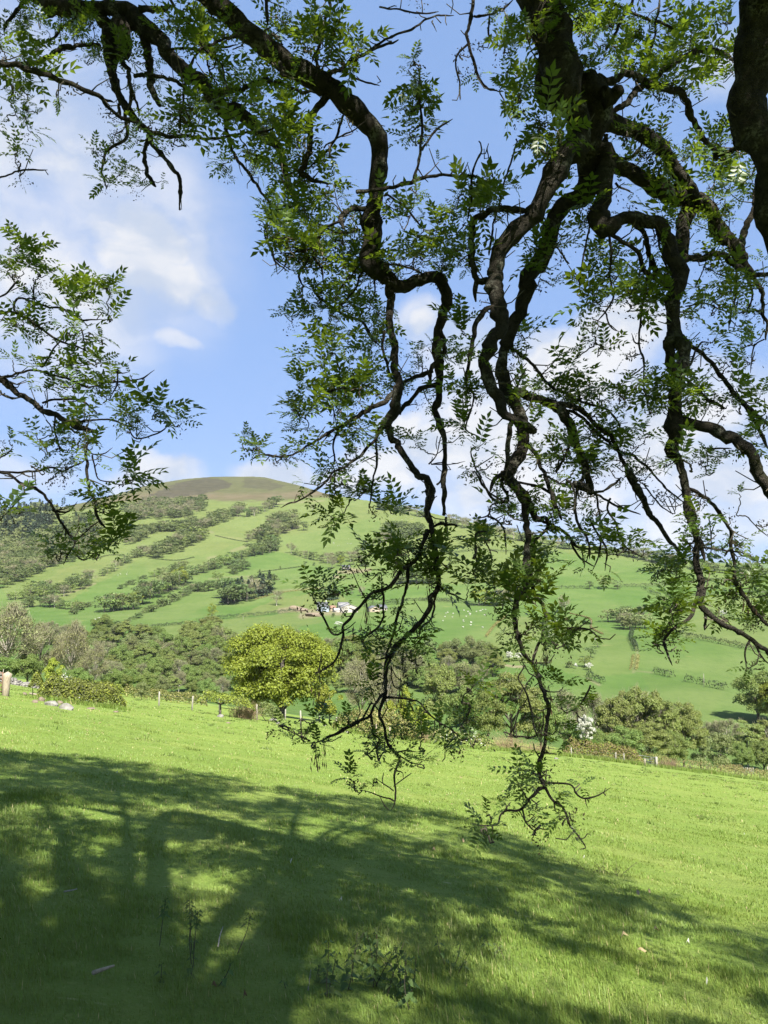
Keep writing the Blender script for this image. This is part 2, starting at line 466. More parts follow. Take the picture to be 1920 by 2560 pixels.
def grass_nodes(g, O, geo):
    """pasture colour: mottled, streaky green"""
    a = g.noise(O, .06, 5, .55); b = g.noise(O, .6, 6, .6); c = g.noise(g.mapped(O, (1, .4, 1)), 3.5, 6, .65); d = g.noise(O, 22, 5, .7)
    col = g.mix(g.ramp(a, (.3, .7)), (.122, .186, .032), (.158, .22, .042))
    col = g.mix(g.math('MULTIPLY', g.ramp(b, (.42, .75)), .55), col, (.215, .25, .062))
    col = g.mix(g.math('MULTIPLY', g.ramp(c, (.5, .8)), .6), col, (.088, .145, .022))
    col = g.mix(g.math('MULTIPLY', g.ramp(d, (.45, .75)), .45), col, (.225, .25, .075))
    return col, a, b, c, d

def pasture_material():
    m, g = mat('pasture_grass')
    out = g.n('ShaderNodeOutputMaterial'); tc = g.n('ShaderNodeTexCoord'); O = tc.outputs['Object']; geo = None
    col, a, b, c, d = grass_nodes(g, O, geo)
    straw = g.ramp(g.noise(g.mapped(O, (1, 2.2, 1)), 2.6, 2, .5), (.72, .76))
    col = g.mix(g.math('MULTIPLY', straw, .5), col, (.40, .38, .20))
    p = g.n('ShaderNodeBsdfPrincipled'); g.l(col, p.inputs['Base Color']); p.inputs['Roughness'].default_value = .9; p.inputs['Specular IOR Level'].default_value = .1
    bp = g.n('ShaderNodeBump'); bp.inputs['Distance'].default_value = .09
    g.l(g.math('ADD', g.noise(g.mapped(O, (1, .5, 1)), 5, 8, .7), g.math('MULTIPLY', d, .35)), bp.inputs['Height']); g.l(bp.outputs[0], p.inputs['Normal'])
    g.l(p.outputs[0], out.inputs[0]); return m
M['pasture'] = pasture_material()

def hill_material():
    m, g = mat('hill_fields')
    out = g.n('ShaderNodeOutputMaterial'); tc = g.n('ShaderNodeTexCoord'); O = tc.outputs['Object']
    at_ = g.n('ShaderNodeAttribute', attribute_name='cover'); s = g.n('ShaderNodeSeparateColor'); g.l(at_.outputs['Color'], s.inputs[0])
    at2 = g.n('ShaderNodeAttribute', attribute_name='tint'); s2 = g.n('ShaderNodeSeparateColor'); g.l(at2.outputs['Color'], s2.inputs[0])
    a = g.noise(O, .012, 5, .55); b = g.noise(O, .05, 7, .65); c = g.noise(g.mapped(O, (1, .35, 1)), .35, 6, .65)
    lush = g.mix(g.ramp(b, (.3, .75)), (.052, .096, .022), (.072, .118, .029))
    dull = g.mix(g.ramp(b, (.3, .75)), (.090, .108, .034), (.122, .132, .047))
    col = g.mix(s2.outputs[0], lush, dull)
    col = g.mix(g.math('MULTIPLY', g.ramp(a, (.4, .65)), .55), col, (.105, .135, .045))
    col = g.mix(g.math('MULTIPLY', g.ramp(c, (.45, .75)), .55), col, (.052, .088, .024))
    col = g.mix(g.math('MULTIPLY', g.ramp(g.noise(O, .09, 3), (.66, .74)), .3), col, (.2, .17, .07))
    olive = g.mix(g.ramp(b, (.35, .7)), (.056, .060, .026), (.076, .078, .035))
    pink = g.mix(g.ramp(g.noise(g.mapped(O, (1, 1, 3)), .03, 7, .7), (.3, .7)), (.078, .064, .036), (.105, .088, .054))
    dark = g.mix(g.ramp(b, (.3, .7)), (.034, .032, .022), (.052, .047, .031))
    col = g.mix(s.outputs[0], col, olive)
    col = g.mix(s.outputs[1], col, pink)
    col = g.mix(s.outputs[2], col, dark)
    dirt = g.mix(g.ramp(c, (.3, .7)), (.13, .112, .065), (.18, .155, .10))
    col = g.mix(s2.outputs[1], col, dirt)
    p = g.n('ShaderNodeBsdfPrincipled'); g.l(col, p.inputs['Base Color']); p.inputs['Roughness'].default_value = .95; p.inputs['Specular IOR Level'].default_value = .05
    bp = g.n('ShaderNodeBump'); bp.inputs['Distance'].default_value = 1.1; bp.inputs['Strength'].default_value = .5
    g.l(g.noise(O, .22, 8, .7), bp.inputs['Height']); g.l(bp.outputs[0], p.inputs['Normal'])
    g.l(p.outputs[0], out.inputs[0]); return m
M['hill'] = hill_material()

# ------------------------------------------------------------------ ground sheets
def polar_sheet(r, ang):
    A, R = np.meshgrid(ang, r)
    X = R * np.sin(A); Y = R * np.cos(A)
    n, m = A.shape
    i = np.arange(n - 1)[:, None] * m; j = np.arange(m - 1)[None, :]
    f = np.stack([i + j, i + j + 1, i + m + j + 1, i + m + j], -1).reshape(-1, 4)
    return X.ravel(), Y.ravel(), f

def crop1(pts):  # traced on an enlargement of the hillside
    return [(x / 1.728, 1100 + y / 1.728) for x, y in pts]
def crop2(pts):
    return [(960 + x / 1.728, 1200 + y / 1.728) for x, y in pts]

def in_poly(px, py, poly):
    poly = np.asarray(poly, float); ins = np.zeros(px.shape, bool); j = len(poly) - 1
    for i in range(len(poly)):
        xi, yi = poly[i]; xj, yj = poly[j]
        c = ((yi > py) != (yj > py)) & (px < (xj - xi) * (py - yi) / (yj - yi + 1e-12) + xi)
        ins ^= c; j = i
    return ins

def line_dist(px, py, line):
    line = np.asarray(line, float); d = np.full(px.shape, 1e9)
    for (ax, ay), (bx, by) in zip(line[:-1], line[1:]):
        L2 = (bx - ax) ** 2 + (by - ay) ** 2
        t = np.clip(((px - ax) * (bx - ax) + (py - ay) * (by - ay)) / L2, 0, 1)
        d = np.minimum(d, np.hypot(px - ax - t * (bx - ax), py - ay - t * (by - ay)))
    return d

near_r = np.r_[0.02, np.exp(np.linspace(math.log(.6), math.log(175), 330))]
ang = np.r_[np.linspace(-math.pi, -.66, 60, endpoint=False), np.linspace(-.66, .66, 330), np.linspace(.66, math.pi, 61)[1:]]
X, Y, f = polar_sheet(near_r, ang)
Z = H(X, Y)
R_ = np.hypot(X, Y)
Z = Z + (.022 * wob(X, Y, .9, 21) + .03 * wob(X, Y, 2.3, 22)) * np.clip(R_ / 4, 0, 1) * np.clip((40 - R_) / 20, 0, 1)
link('pasture_ground', mesh_np('pasture_ground', np.stack([X, Y, Z], 1), f, [M['pasture']], smooth=True), kind='structure')

far_r = np.r_[np.exp(np.linspace(math.log(140), math.log(2100), 430)), np.linspace(2150, 3400, 14)]
ang = np.r_[np.linspace(-math.pi, -.6, 50, endpoint=False), np.linspace(-.6, .6, 600), np.linspace(.6, math.pi, 51)[1:]]
X, Y, f = polar_sheet(far_r, ang)
Z = H(X, Y) - .5 * np.clip((176 - np.hypot(X, Y)) / 12, 0, 1)
me = mesh_np('hillside', np.stack([X, Y, Z], 1), f, [M['hill']], smooth=True)
PX, PY, DD = project(np.stack([X, Y, Z], 1))
PX = np.nan_to_num(PX, nan=-9999); PY = np.nan_to_num(PY, nan=9999)
jx = PX + 8 * wob(X, Y, 60, 31) + 5 * wob(X, Y, 17, 33); jy = PY + 4 * wob(X, Y, 50, 32) + 2.2 * wob(X, Y, 14, 34)
moor_line = np.interp(jx, [-600, 0, 120, 200, 300, 446, 579, 700, 810, 862, 930], [1320, 1290, 1284, 1276, 1257, 1246, 1254, 1250, 1243, 1242, 1235])
up = np.hypot(X, Y) > 900
moor = np.clip((moor_line - jy) / 5 + .5, 0, 1) * up
pink = np.maximum(moor * np.clip(1 - np.abs(jy - (moor_line - 11)) / 13, 0, 1) * np.clip((jx - 230) / 80, 0, 1),
                  moor * np.clip(1 - line_dist(jx, jy, [(300, 1256), (380, 1232), (470, 1212)]) / 7, 0, 1) * .7)
heath = crop1([(600, 262), (700, 212), (800, 178), (900, 163), (960, 172), (1000, 190), (985, 205), (880, 232), (760, 248), (660, 266)])
dark = np.where(in_poly(jx, jy, heath), .85, 0.0) * up
dark = np.maximum(dark, .55 * in_poly(jx, jy, crop1([(1060, 165), (1150, 170), (1240, 200), (1160, 215), (1050, 205)])) * up)
tint = np.clip((1480 - PY) / 160, 0, .75)
for poly, v in [(crop1([(0, 640), (200, 540), (640, 500), (300, 690), (100, 720)]), .6),
                (crop1([(900, 420), (1150, 330), (1080, 430), (880, 500), (700, 520)]), .75),
                (crop1([(1090, 480), (1200, 480), (1440, 560), (1460, 600), (1000, 660), (970, 600)]), .1),
                (crop1([(540, 810), (960, 650), (980, 720), (900, 780)]), .05),
                (crop2([(690, 300), (1130, 360), (1200, 450), (690, 460)]), .1),
                (crop2([(200, 520), (500, 540), (440, 680), (180, 660)]), .0),
                (crop2([(1100, 840), (1480, 900), (1400, 1040), (1200, 960)]), .15),
                (crop1([(1200, 430), (1640, 330), (1650, 480), (1500, 500), (1250, 480)]), .45),
                (crop1([(400, 780), (640, 690), (800, 650), (960, 660), (940, 700), (700, 800), (480, 815)]), .25), (crop1([(620, 520), (880, 500), (1060, 440), (1080, 500), (840, 590), (660, 600)]), .55), (crop1([(250, 560), (540, 470), (620, 510), (420, 600), (200, 640)]), .8),
                (crop1([(980, 660), (1440, 560), (1450, 640), (1180, 690)]), .35), (crop1([(1180, 690), (1450, 650), (1560, 740), (1280, 740), (1000, 770)]), .7), (crop1([(650, 810), (1280, 745), (1400, 780), (1100, 860), (700, 860)]), .5),
                (crop2([(200, 330), (640, 300), (700, 440), (240, 450)]), .65), (crop2([(780, 580), (960, 650), (1070, 690), (1080, 830), (880, 860), (700, 800)]), .3), (crop2([(1090, 660), (1180, 650), (1680, 755), (1680, 900), (1480, 900), (1090, 830)]), .12), (crop2([(1200, 500), (1680, 490), (1680, 740), (1300, 675), (1180, 640)]), .5), (crop2([(440, 690), (540, 590), (760, 610), (700, 790), (540, 800)]), .6)]:
    tint = np.where(in_poly(jx, jy, poly), v, tint)
dirt = np.zeros(len(X))
TRACKS = [(crop2([(170, 710), (250, 742), (330, 762)]), 2.2, .9), (crop2([(445, 782), (500, 795), (560, 806), (600, 806)]), 2.6, .9),
          (crop2([(1510, 395), (1545, 402), (1575, 412)]), 3.0, .9), (crop2([(1072, 690), (1095, 740), (1085, 800), (1078, 830)]), 3, .35),
          (crop1([(900, 600), (1000, 592), (1110, 588)]), 1.6, .35), (crop1([(930, 415), (1040, 425), (1070, 440)]), 1.5, .3),
          (crop1([(1220, 650), (1330, 640), (1400, 640)]), 2.0, .35), (crop1([(1460, 572), (1530, 570), (1600, 560)]), 3.5, .8),
          (crop1([(900, 510), (935, 505)]), 3, .4), (crop1([(880, 390), (920, 400)]), 3, .35), (crop1([(1000, 480), (1060, 460)]), 3.5, .4),
          (crop1([(1220, 395), (1290, 375)]), 3, .55), (crop1([(640, 665), (760, 640), (800, 620)]), 3, .5), (crop1([(280, 670), (410, 620)]), 2, .5),
          ([(700, 1527), (735, 1522), (770, 1530), (850, 1532)], 6, .75), ([(752, 1540), (780, 1538)], 6, .7), ([(835, 1441), (858, 1444)], 3, .8), ([(860, 1422), (905, 1428)], 4, .8),
          (crop2([(880, 858), (930, 885)]), 3, .5), (crop2([(1090, 825), (1160, 832)]), 2, .3), (crop1([(1180, 275), (1300, 268), (1400, 262)]), 2, .4),
          (crop1([(460, 812), (560, 806)]), 2.2, .45)]
for ln_, w_, v_ in TRACKS:
    dirt = np.maximum(dirt, v_ * np.clip(1.6 - line_dist(PX + 1.5 * wob(X, Y, 12, 40), PY, ln_) / w_, 0, 1))
dirt *= np.hypot(X, Y) > 150
ca = me.color_attributes.new('cover', 'FLOAT_COLOR', 'POINT'); ca.data.foreach_set('color', np.stack([moor, pink, dark, np.ones(len(X))], 1).astype(np.float32).ravel())
ca = me.color_attributes.new('tint', 'FLOAT_COLOR', 'POINT'); ca.data.foreach_set('color', np.stack([tint, dirt, tint, np.ones(len(X))], 1).astype(np.float32).ravel())
link('hillside', me, kind='structure')

# far blue ridge beyond the shoulder of the hill
xs = np.linspace(-1500, 5200, 240); ys = np.linspace(3600, 6400, 40)
XX, YY = np.meshgrid(xs, ys)
ZZ = -80 + (108 + 14 * wob(XX, YY, 900, 51) + 5 * wob(XX, YY, 260, 52)) * np.exp(-((YY - 4800) / 900) ** 2) + .010 * (XX - 1500).clip(-1000, 500)
i = np.arange(39)[:, None] * 240; j = np.arange(239)[None, :]
link('distant_ridge', mesh_np('distant_ridge', np.stack([XX, YY, ZZ], -1).reshape(-1, 3), np.stack([i + j, i + j + 1, i + 241 + j, i + 240 + j], -1).reshape(-1, 4), [M['hill']], smooth=True), kind='structure')
# ------------------------------------------------------------------ trees: kinds
def tree_kind(h, w, cb, lobes, lobe_r, nleaf, ls, leafm, barkm, seed, flat=.75, trunk_r=None, limbs=9, low=.9, twigs=0, twig_m='bare_twig', irregular=.18, leaf_w=.62, core=0):
    """one kind of broadleaf tree, built h metres tall and w wide, standing on the origin: (trunk mesh, crown mesh)"""
    r = np.random.default_rng(seed)
    cz = (cb + h) / 2; ez = (h - cb) / 2; ew = w / 2
    C = []
    for i in range(lobes):
        for _ in range(60):
            d = r.normal(size=3); d /= np.linalg.norm(d)
            if d[2] < -low: continue
            q = r.uniform(.45, .98) ** .7 * (1 - lobe_r * .7)
            c = np.array([d[0] * ew * q, d[1] * ew * q, cz + d[2] * ez * q])
            if all(np.linalg.norm((c - k) / [ew, ew, ez]) > lobe_r * .55 for k, _ in C) or _ == 59: break
        C.append((c, lobe_r * r.uniform(1 - irregular * 2, 1 + irregular * 2)))
    cen = np.array([c for c, _ in C]); lr_ = np.array([q for _, q in C])
    tk = MB(); tr_ = trunk_r or h * .022
    wig = r.normal(size=(6, 2)) * h * .012
    T = [np.array([0, 0, -.4])] + [np.array([wig[i, 0] * i * .4, wig[i, 1] * i * .4, (h * .78) * (i + .3) / 5.5]) for i in range(6)]
    T = catmull(T, 4); tk.tube(T, np.linspace(tr_ * 1.25, tr_ * .22, len(T)), 8)
    for i in r.permutation(lobes)[:limbs]:
        k = int(np.clip(np.interp(cen[i][2] * .55, [0, h * .78], [2, len(T) - 2]), 3, len(T) - 3))
        a = T[k]; b = cen[i]; m_ = a * .45 + b * .55 + [0, 0, h * .03] + r.normal(size=3) * h * .012
        P = catmull([a, m_, b], 5); tk.tube(P, np.linspace(tr_ * .42, tr_ * .07, len(P)), 5)
    per = r.multinomial(nleaf, lr_ ** 2 / (lr_ ** 2).sum())
    D = r.normal(size=(nleaf, 3)); D /= np.linalg.norm(D, axis=1)[:, None]
    idx = np.repeat(np.arange(lobes), per)
    D[:, 2] = np.where(D[:, 2] < -.4, -D[:, 2] * .6, D[:, 2])
    rad = r.uniform(.35, 1.0, nleaf) ** .5 * r.normal(1, .09, nleaf)
    S = np.stack([lr_[idx] * ew, lr_[idx] * ew, lr_[idx] * ez * flat * max(1, ew / ez * .8)], 1)
    P = cen[idx] + D * rad[:, None] * S
    P[:, 2] = np.maximum(P[:, 2], cb * .55)
    N = D * .9 + r.normal(size=(nleaf, 3)) * .5 + [0, 0, .45]
    V, f = leaf_quads(P, N, ls * r.uniform(.6, 1.35, nleaf), ls * leaf_w * r.uniform(.6, 1.3, nleaf), r)
    mats = [M[leafm]]; mi = np.zeros(len(f), int)
    if twigs:
        i2 = r.integers(0, lobes, twigs); D2 = r.normal(size=(twigs, 3)); D2 /= np.linalg.norm(D2, axis=1)[:, None]
        Q = cen[i2] + D2 * r.uniform(.2, 1.0, (twigs, 1)) * np.stack([lr_[i2] * ew, lr_[i2] * ew, lr_[i2] * ez], 1)
        A_ = (Q - [0, 0, h * .3]); A_ = A_ / np.linalg.norm(A_, axis=1)[:, None] + r.normal(size=(twigs, 3)) * .45; A_ /= np.linalg.norm(A_, axis=1)[:, None]
        B_ = np.cross(A_, r.normal(size=(twigs, 3))); B_ /= np.linalg.norm(B_, axis=1)[:, None]
        L = ls * r.uniform(2.2, 5, (twigs, 1)); w_ = ls * .09
        V2 = np.stack([Q - A_ * L / 2 - B_ * w_, Q - A_ * L / 2 + B_ * w_, Q + A_ * L / 2 + B_ * w_ * .4, Q + A_ * L / 2 - B_ * w_ * .4], 1).reshape(-1, 3)
        f2 = np.arange(twigs * 4).reshape(-1, 4) + len(V)
        V = np.concatenate([V, V2]); f = np.concatenate([f, f2]); mats.append(M[twig_m]); mi = np.r_[mi, np.ones(twigs, int)]
    return dict(h=h, w=w, trunk=tk.mesh('trunk', [M[barkm]], True), crown=mesh_np('crown', V, f, mats, mi), raw=(tk, V, f, mats, mi, barkm))

def conifer_kind(h, w, n, ls, leafm, seed):
    r = np.random.default_rng(seed)
    z = h * (.08 + .92 * r.uniform(0, 1, n) ** 1.25); R = w / 2 * (1 - z / h) ** .85 * (1 + .25 * np.sin(z / h * 40)) + .15
    a = r.uniform(0, 6.28, n); q = r.uniform(.35, 1.05, n)
    P = np.stack([np.cos(a) * R * q, np.sin(a) * R * q, z - R * q * .35], 1)
    N = np.stack([np.cos(a) * .5, np.sin(a) * .5, np.ones(n) * .8], 1) + r.normal(size=(n, 3)) * .35
    V, f = leaf_quads(P, N, ls * r.uniform(.7, 1.4, n), ls * .5, r)
    tk = MB(); tk.tube([[0, 0, -.4], [0, 0, h * .5], [0, 0, h * .95]], [h * .02, h * .014, .03], 6)
    return dict(h=h, w=w, trunk=tk.mesh('trunk', [M['tree_bark']], True), crown=mesh_np('crown', V, f, [M[leafm]]), raw=(tk, V, f, [M[leafm]], np.zeros(len(f), int), 'tree_bark'))

KIND = {}
KIND['bright_oak'] = tree_kind(16, 19, .9, 120, .205, 70000, .36, 'oak_leaf', 'tree_bark', 17, 1.0, .55, 26, low=.95, irregular=.22)
KIND['lime_bush'] = tree_kind(6, 6.5, .2, 22, .30, 4200, .34, 'lime_leaf', 'tree_bark', 2, .9, .12, 8, low=.9)
KIND['alder'] = tree_kind(16, 11, 1.5, 54, 0.22, 20520, 0.41, 'alder_leaf', 'tree_bark', 3, .65, .28, 18, low=.9, twigs=900)
KIND['alder_wide'] = tree_kind(15, 15, 1.2, 62, 0.21, 23760, 0.41, 'alder_leaf', 'tree_bark', 4, .65, .3, 20, low=.9, twigs=700)
KIND['green'] = tree_kind(13, 13, 1.0, 45, 0.25, 17280, 0.41, 'green_leaf', 'tree_bark', 5, .95, .3, 14, low=.9)
KIND['green_tall'] = tree_kind(15, 10, 1.0, 45, 0.24, 15120, 0.41, 'green_leaf', 'tree_bark', 6, .95, .3, 14, low=.9)
KIND['grey'] = tree_kind(12, 11, .8, 40, 0.26, 11232, 0.41, 'grey_leaf', 'tree_bark', 7, .95, .26, 12, low=.9, twigs=900)
KIND['bare'] = tree_kind(14, 13, 2.0, 34, .24, 3000, .34, 'bud_leaf', 'pale_bark', 8, .85, .24, 24, low=.9, twigs=4600)
KIND['bare_green'] = tree_kind(14, 12, 1.5, 34, .24, 3600, .36, 'grey_leaf', 'pale_bark', 9, .85, .24, 24, low=.9, twigs=4200)
KIND['brown'] = tree_kind(12, 11, .8, 30, .24, 4200, .42, 'bud_leaf', 'tree_bark', 10, .95, .26, 12, low=.9, twigs=1600)
KIND['willow'] = tree_kind(7, 8.5, .1, 26, .27, 4600, .36, 'grey_leaf', 'tree_bark', 12, .85, .14, 8, low=.9)
KIND['hawthorn'] = tree_kind(5.2, 5.4, .3, 60, .17, 6200, .26, 'blossom', 'tree_bark', 13, .8, .13, 8, low=.9)
KIND['open'] = tree_kind(14, 12, 3.5, 35, 0.24, 11232, 0.41, 'alder_leaf', 'pale_bark', 14, .5, .26, 18, low=.9, twigs=500)
KIND['dark_conifer'] = conifer_kind(11, 6, 3000, .7, 'conifer_leaf', 15)
# small far versions
for i in range(5):
    KIND['far%d' % i] = tree_kind(9, 9.5, .3, 15, .30, 620, .78, ['hill_leaf', 'hill_leaf', 'grey_leaf', 'green_leaf', 'hill_leaf'][i], 'tree_bark', 20 + i, .8, .22, 3, low=.9, irregular=.22)
for i in range(2):
    KIND['farbare%d' % i] = tree_kind(10, 9, 1.2, 14, .30, 200, .55, 'bud_leaf', 'pale_bark', 30 + i, .9, .2, 9, low=.9, twigs=420, irregular=.2)
for i in range(2):
    KIND['farfir%d' % i] = conifer_kind(12, 5.5, 420, 1.25, 'conifer_leaf', 34 + i)
KIND['farshrub'] = tree_kind(3, 5, 0, 10, .36, 330, .62, 'hill_leaf', 'tree_bark', 38, .9, .08, 2, low=.9)
KIND['farlime'] = tree_kind(10, 9, .8, 18, .28, 900, .62, 'oak_leaf', 'tree_bark', 39, .8, .22, 5, low=.9)
KIND['farblossom'] = tree_kind(3.4, 4, .2, 10, .34, 380, .4, 'blossom', 'tree_bark', 40, .9, .1, 2, low=.9)

ORD = 'first second third fourth fifth sixth seventh eighth ninth tenth eleventh twelfth thirteenth fourteenth fifteenth sixteenth seventeenth eighteenth nineteenth twentieth'.split()
def nth(i):
    if i < 20: return ORD[i]
    t = ['twenty', 'thirty', 'forty', 'fifty', 'sixty', 'seventy', 'eighty', 'ninety']
    return (t[i // 10 - 2] + '-' + ORD[i % 10]) if i % 10 < 9 else {29: 'thirtieth', 39: 'fortieth', 49: 'fiftieth', 59: 'sixtieth', 69: 'seventieth', 79: 'eightieth'}[i]

trr = np.random.default_rng(99)
def mid_tree(kind, px, dist, top_py, width_px, label, name='broadleaf_tree', cat='tree', group=None, base=None, sink=0.0):
    """a tree with trunk and crown as parts, sized from how it stands against the hill"""
    k = KIND[kind]
    p = spot(px, dist) if base is None else np.array(base, float)
    h = 1.6 + dist * float(ratio(top_py)) - p[2]
    h = max(h, 1.5); w = width_px * dist / F
    root = bpy.data.objects.new(name, None); COL.objects.link(root)
    root.location = p - [0, 0, sink]; root.rotation_euler = (0, 0, trr.uniform(0, 6.28)); root.scale = (w / k['w'], w / k['w'], (h + sink) / k['h'])
    tag(root, label, cat, group)
    link('trunk', k['trunk'], root); link('crown', k['crown'], root)
    return root

# big trees beyond the bottom hedge
mid_tree('bright_oak', 708, 116, 1549, 292, 'big round yellow-green oak with dark trunk standing behind the wire fence', 'oak_tree', sink=.3)
mid_tree('lime_bush', 826, 104, 1708, 82, 'small bright green tree tucked against the big yellow-green oak', 'small_tree')
mid_tree('bare', 905, 170, 1640, 118, 'bare twiggy pale tree between the yellow-green oak and the hanging twigs', 'bare_tree')
mid_tree('bare', 965, 180, 1652, 90, 'smaller bare pale tree just right of the twiggy pale tree', 'bare_tree')
mid_tree('lime_bush', 1020, 100, 1708, 58, 'upright bright lime shrub behind the clipped brown hedge mound', 'shrub', 'shrub')
mid_tree('lime_bush', 985, 98, 1748, 70, 'low lime green shrub spilling over the hedge mound', 'shrub', 'shrub')
mid_tree('lime_bush', 1052, 98, 1760, 66, 'low lime shrub on the right end of the hedge mound', 'shrub', 'shrub')
mid_tree('alder', 1098, 165, 1634, 100, 'pale grey-green birch-like tree left of the broad green alder', 'alder_tree')
mid_tree('green', 1150, 128, 1702, 110, 'dark green rounded tree at the left foot of the broad alder', 'broadleaf_tree')
mid_tree('alder_wide', 1272, 122, 1674, 175, 'broad fresh green alder behind the brushwood hedge', 'alder_tree')
mid_tree('green', 1215, 118, 1716, 110, 'mid green tree in front of the broad alder', 'broadleaf_tree')
mid_tree('green', 1345, 122, 1722, 120, 'mid green tree filling the gap before the white hawthorn', 'broadleaf_tree')
mid_tree('bare_green', 1405, 150, 1713, 120, 'dull half-leafed tree behind the white hawthorn', 'bare_tree')
mid_tree('bare_green', 1480, 155, 1722, 110, 'dull half-leafed tree against the tall alder', 'bare_tree')
mid_tree('hawthorn', 1452, 104, 1782, 46, 'hawthorn bush covered with white blossom above the clipped hedge', 'hawthorn_bush', 'bush', base=spot(1455, 104) + [0, 0, 1.2])
mid_tree('green', 1425, 106, 1805, 66, 'dark green bush under the white hawthorn', 'bush', 'bush')
mid_tree('green', 1484, 108, 1815, 70, 'leafy green bush beside the white hawthorn blossom', 'bush', 'bush')
mid_tree('alder', 1583, 128, 1692, 118, 'tallest grey-green alder rising behind the metal gate', 'alder_tree')
mid_tree('alder', 1528, 126, 1722, 105, 'grey-green alder on the left of the tallest one', 'alder_tree')
mid_tree('alder', 1640, 130, 1728, 110, 'grey-green alder on the right of the tallest one', 'alder_tree')
mid_tree('alder_wide', 1694, 136, 1748, 120, 'lower rounded alder ending the clump behind the gate', 'alder_tree')
mid_tree('green', 1548, 114, 1812, 110, 'fresh green shrub under the alders left of the gate', 'bush', 'bush')
mid_tree('alder_wide', 1612, 118, 1800, 120, 'low spreading green growth under the tallest alder', 'bush', 'bush')
mid_tree('green', 1672, 122, 1820, 90, 'dark green bush at the right foot of the alder clump', 'bush', 'bush')
mid_tree('alder', 1556, 136, 1706, 110, 'grey-green alder just behind the left one of the clump', 'alder_tree')
mid_tree('alder', 1612, 138, 1702, 110, 'grey-green alder just behind the tallest one', 'alder_tree')
mid_tree('alder', 1668, 140, 1732, 105, 'grey-green alder just behind the right one of the clump', 'alder_tree')
mid_tree('willow', 1735, 138, 1830, 72, 'pale green willow bush beside the alder clump', 'willow_bush', 'bush')
mid_tree('willow', 1784, 142, 1822, 78, 'grey-green willow bush with a white fleck of blossom', 'willow_bush', 'bush')
mid_tree('bare_green', 1800, 190, 1792, 90, 'bare greyish tree behind the willow bushes', 'bare_tree')
mid_tree('bare_green', 1760, 195, 1800, 70, 'slim bare greyish tree left of the greyish one', 'bare_tree')
mid_tree('open', 1852, 165, 1790, 92, 'open green tree with pale trunks near the little paling fence', 'broadleaf_tree')
mid_tree('open', 1898, 165, 1786, 92, 'taller open green tree with pale trunk at the picture edge', 'broadleaf_tree')
mid_tree('green', 1838, 158, 1850, 60, 'green undergrowth bush below the pale trunks', 'bush', 'bush')
mid_tree('green', 1890, 160, 1846, 80, 'second green undergrowth bush below the pale trunks', 'bush', 'bush')
mid_tree('green', 1880, 228, 1668, 135, 'rounded olive-green oak with a dark shadow on the far field', 'oak_tree')
mid_tree('bright_oak', 1930, 222, 1690, 110, 'olive-green oak crown joined to the rounded one at the picture edge', 'oak_tree')

# bare and budding trees at left
mid_tree('bare', 28, 105, 1500, 190, 'big bare budding tree behind the field gate', 'bare_tree')
mid_tree('bare_green', -60, 110, 1515, 170, 'bare budding tree cut off by the left edge', 'bare_tree')
mid_tree('bare_green', 110, 112, 1548, 130, 'half-leafed brown tree next to the big bare one', 'bare_tree')
mid_tree('bare', 188, 108, 1546, 120, 'bare brownish tree with a leaning pale stem behind the blossoming hedge', 'bare_tree')
mid_tree('bare', 245, 104, 1600, 92, 'small bare pale tree above the right end of the blossoming hedge', 'bare_tree')
mid_tree('lime_bush', 150, 92, 1640, 62, 'lime yellow shrub between the bare trees behind the hedge', 'shrub', 'shrub')
mid_tree('green', 80, 98, 1632, 90, 'dull green bush behind the tumbled stone wall', 'bush', 'bush')
mid_tree('green', 20, 98, 1640, 100, 'green bush behind the field gate', 'bush', 'bush')
mid_tree('green', 292, 105, 1668, 52, 'small dark green bush at the end of the bare trees', 'bush', 'bush')
mid_tree('green', 205, 96, 1665, 70, 'green bush under the leaning pale stem', 'bush', 'bush')

# the valley wood
WOOD = [('dark_conifer', 970, 220, 95, 'dark pointed'), ('grey', 920, 300, 120, 'soft grey'), ('brown', 1085, 315, 100, 'brownish'), ('green', 1150, 372, 110, 'dark green'), ('green', 1250, 285, 150, 'bright green'), ('green', 1400, 235, 95, 'green'),
        ('brown', 1510, 225, 120, 'rust-brown'), ('green_tall', 1490, 290, 145, 'mid green'), ('grey', 1620, 278, 110, 'grey-green'), ('alder', 1000, 348, 140, 'yellowish green'), ('green', 830, 350, 150, 'mid green'), ('green', 1100, 435, 175, 'rounded green'), ('grey', 1400, 384, 120, 'grey'),
        ('green', 1300, 488, 150, 'deep green'), ('green', 1450, 448, 150, 'leafy green'), ('alder', 1570, 400, 120, 'pale green'), ('green', 900, 450, 130, 'mid green'), ('alder_wide', 760, 428, 120, 'pale green'), ('grey', 700, 470, 120, 'greyish'), ('green', 1000, 545, 130, 'rounded green'), ('bare', 1235, 540, 115, 'bare'),
        ('green', 1430, 585, 130, 'fresh green'), ('bare', 1540, 580, 110, 'bare'), ('green', 1330, 600, 100, 'low green'), ('grey', 1120, 575, 110, 'greyish'), ('green', 640, 395, 110, 'dull green'), ('brown', 560, 330, 120, 'brownish'), ('grey', 520, 260, 110, 'greyish'), ('bare_green', 430, 215, 130, 'half-bare'),
        ('green', 690, 268, 60, 'small green'), ('green', 1560, 480, 110, 'green'), ('brown', 1350, 330, 90, 'brown'), ('alder', 1180, 300, 80, 'pale green'), ('green', 860, 560, 110, 'shaded green'), ('lime_bush', 1010, 588, 70, 'lime'), ('willow', 980, 612, 100, 'whitish'), ('bare_green', 340, 190, 130, 'half-bare'), ('brown', 230, 200, 120, 'brown')]
tiers = {'upper': [], 'middle': [], 'lower': []}
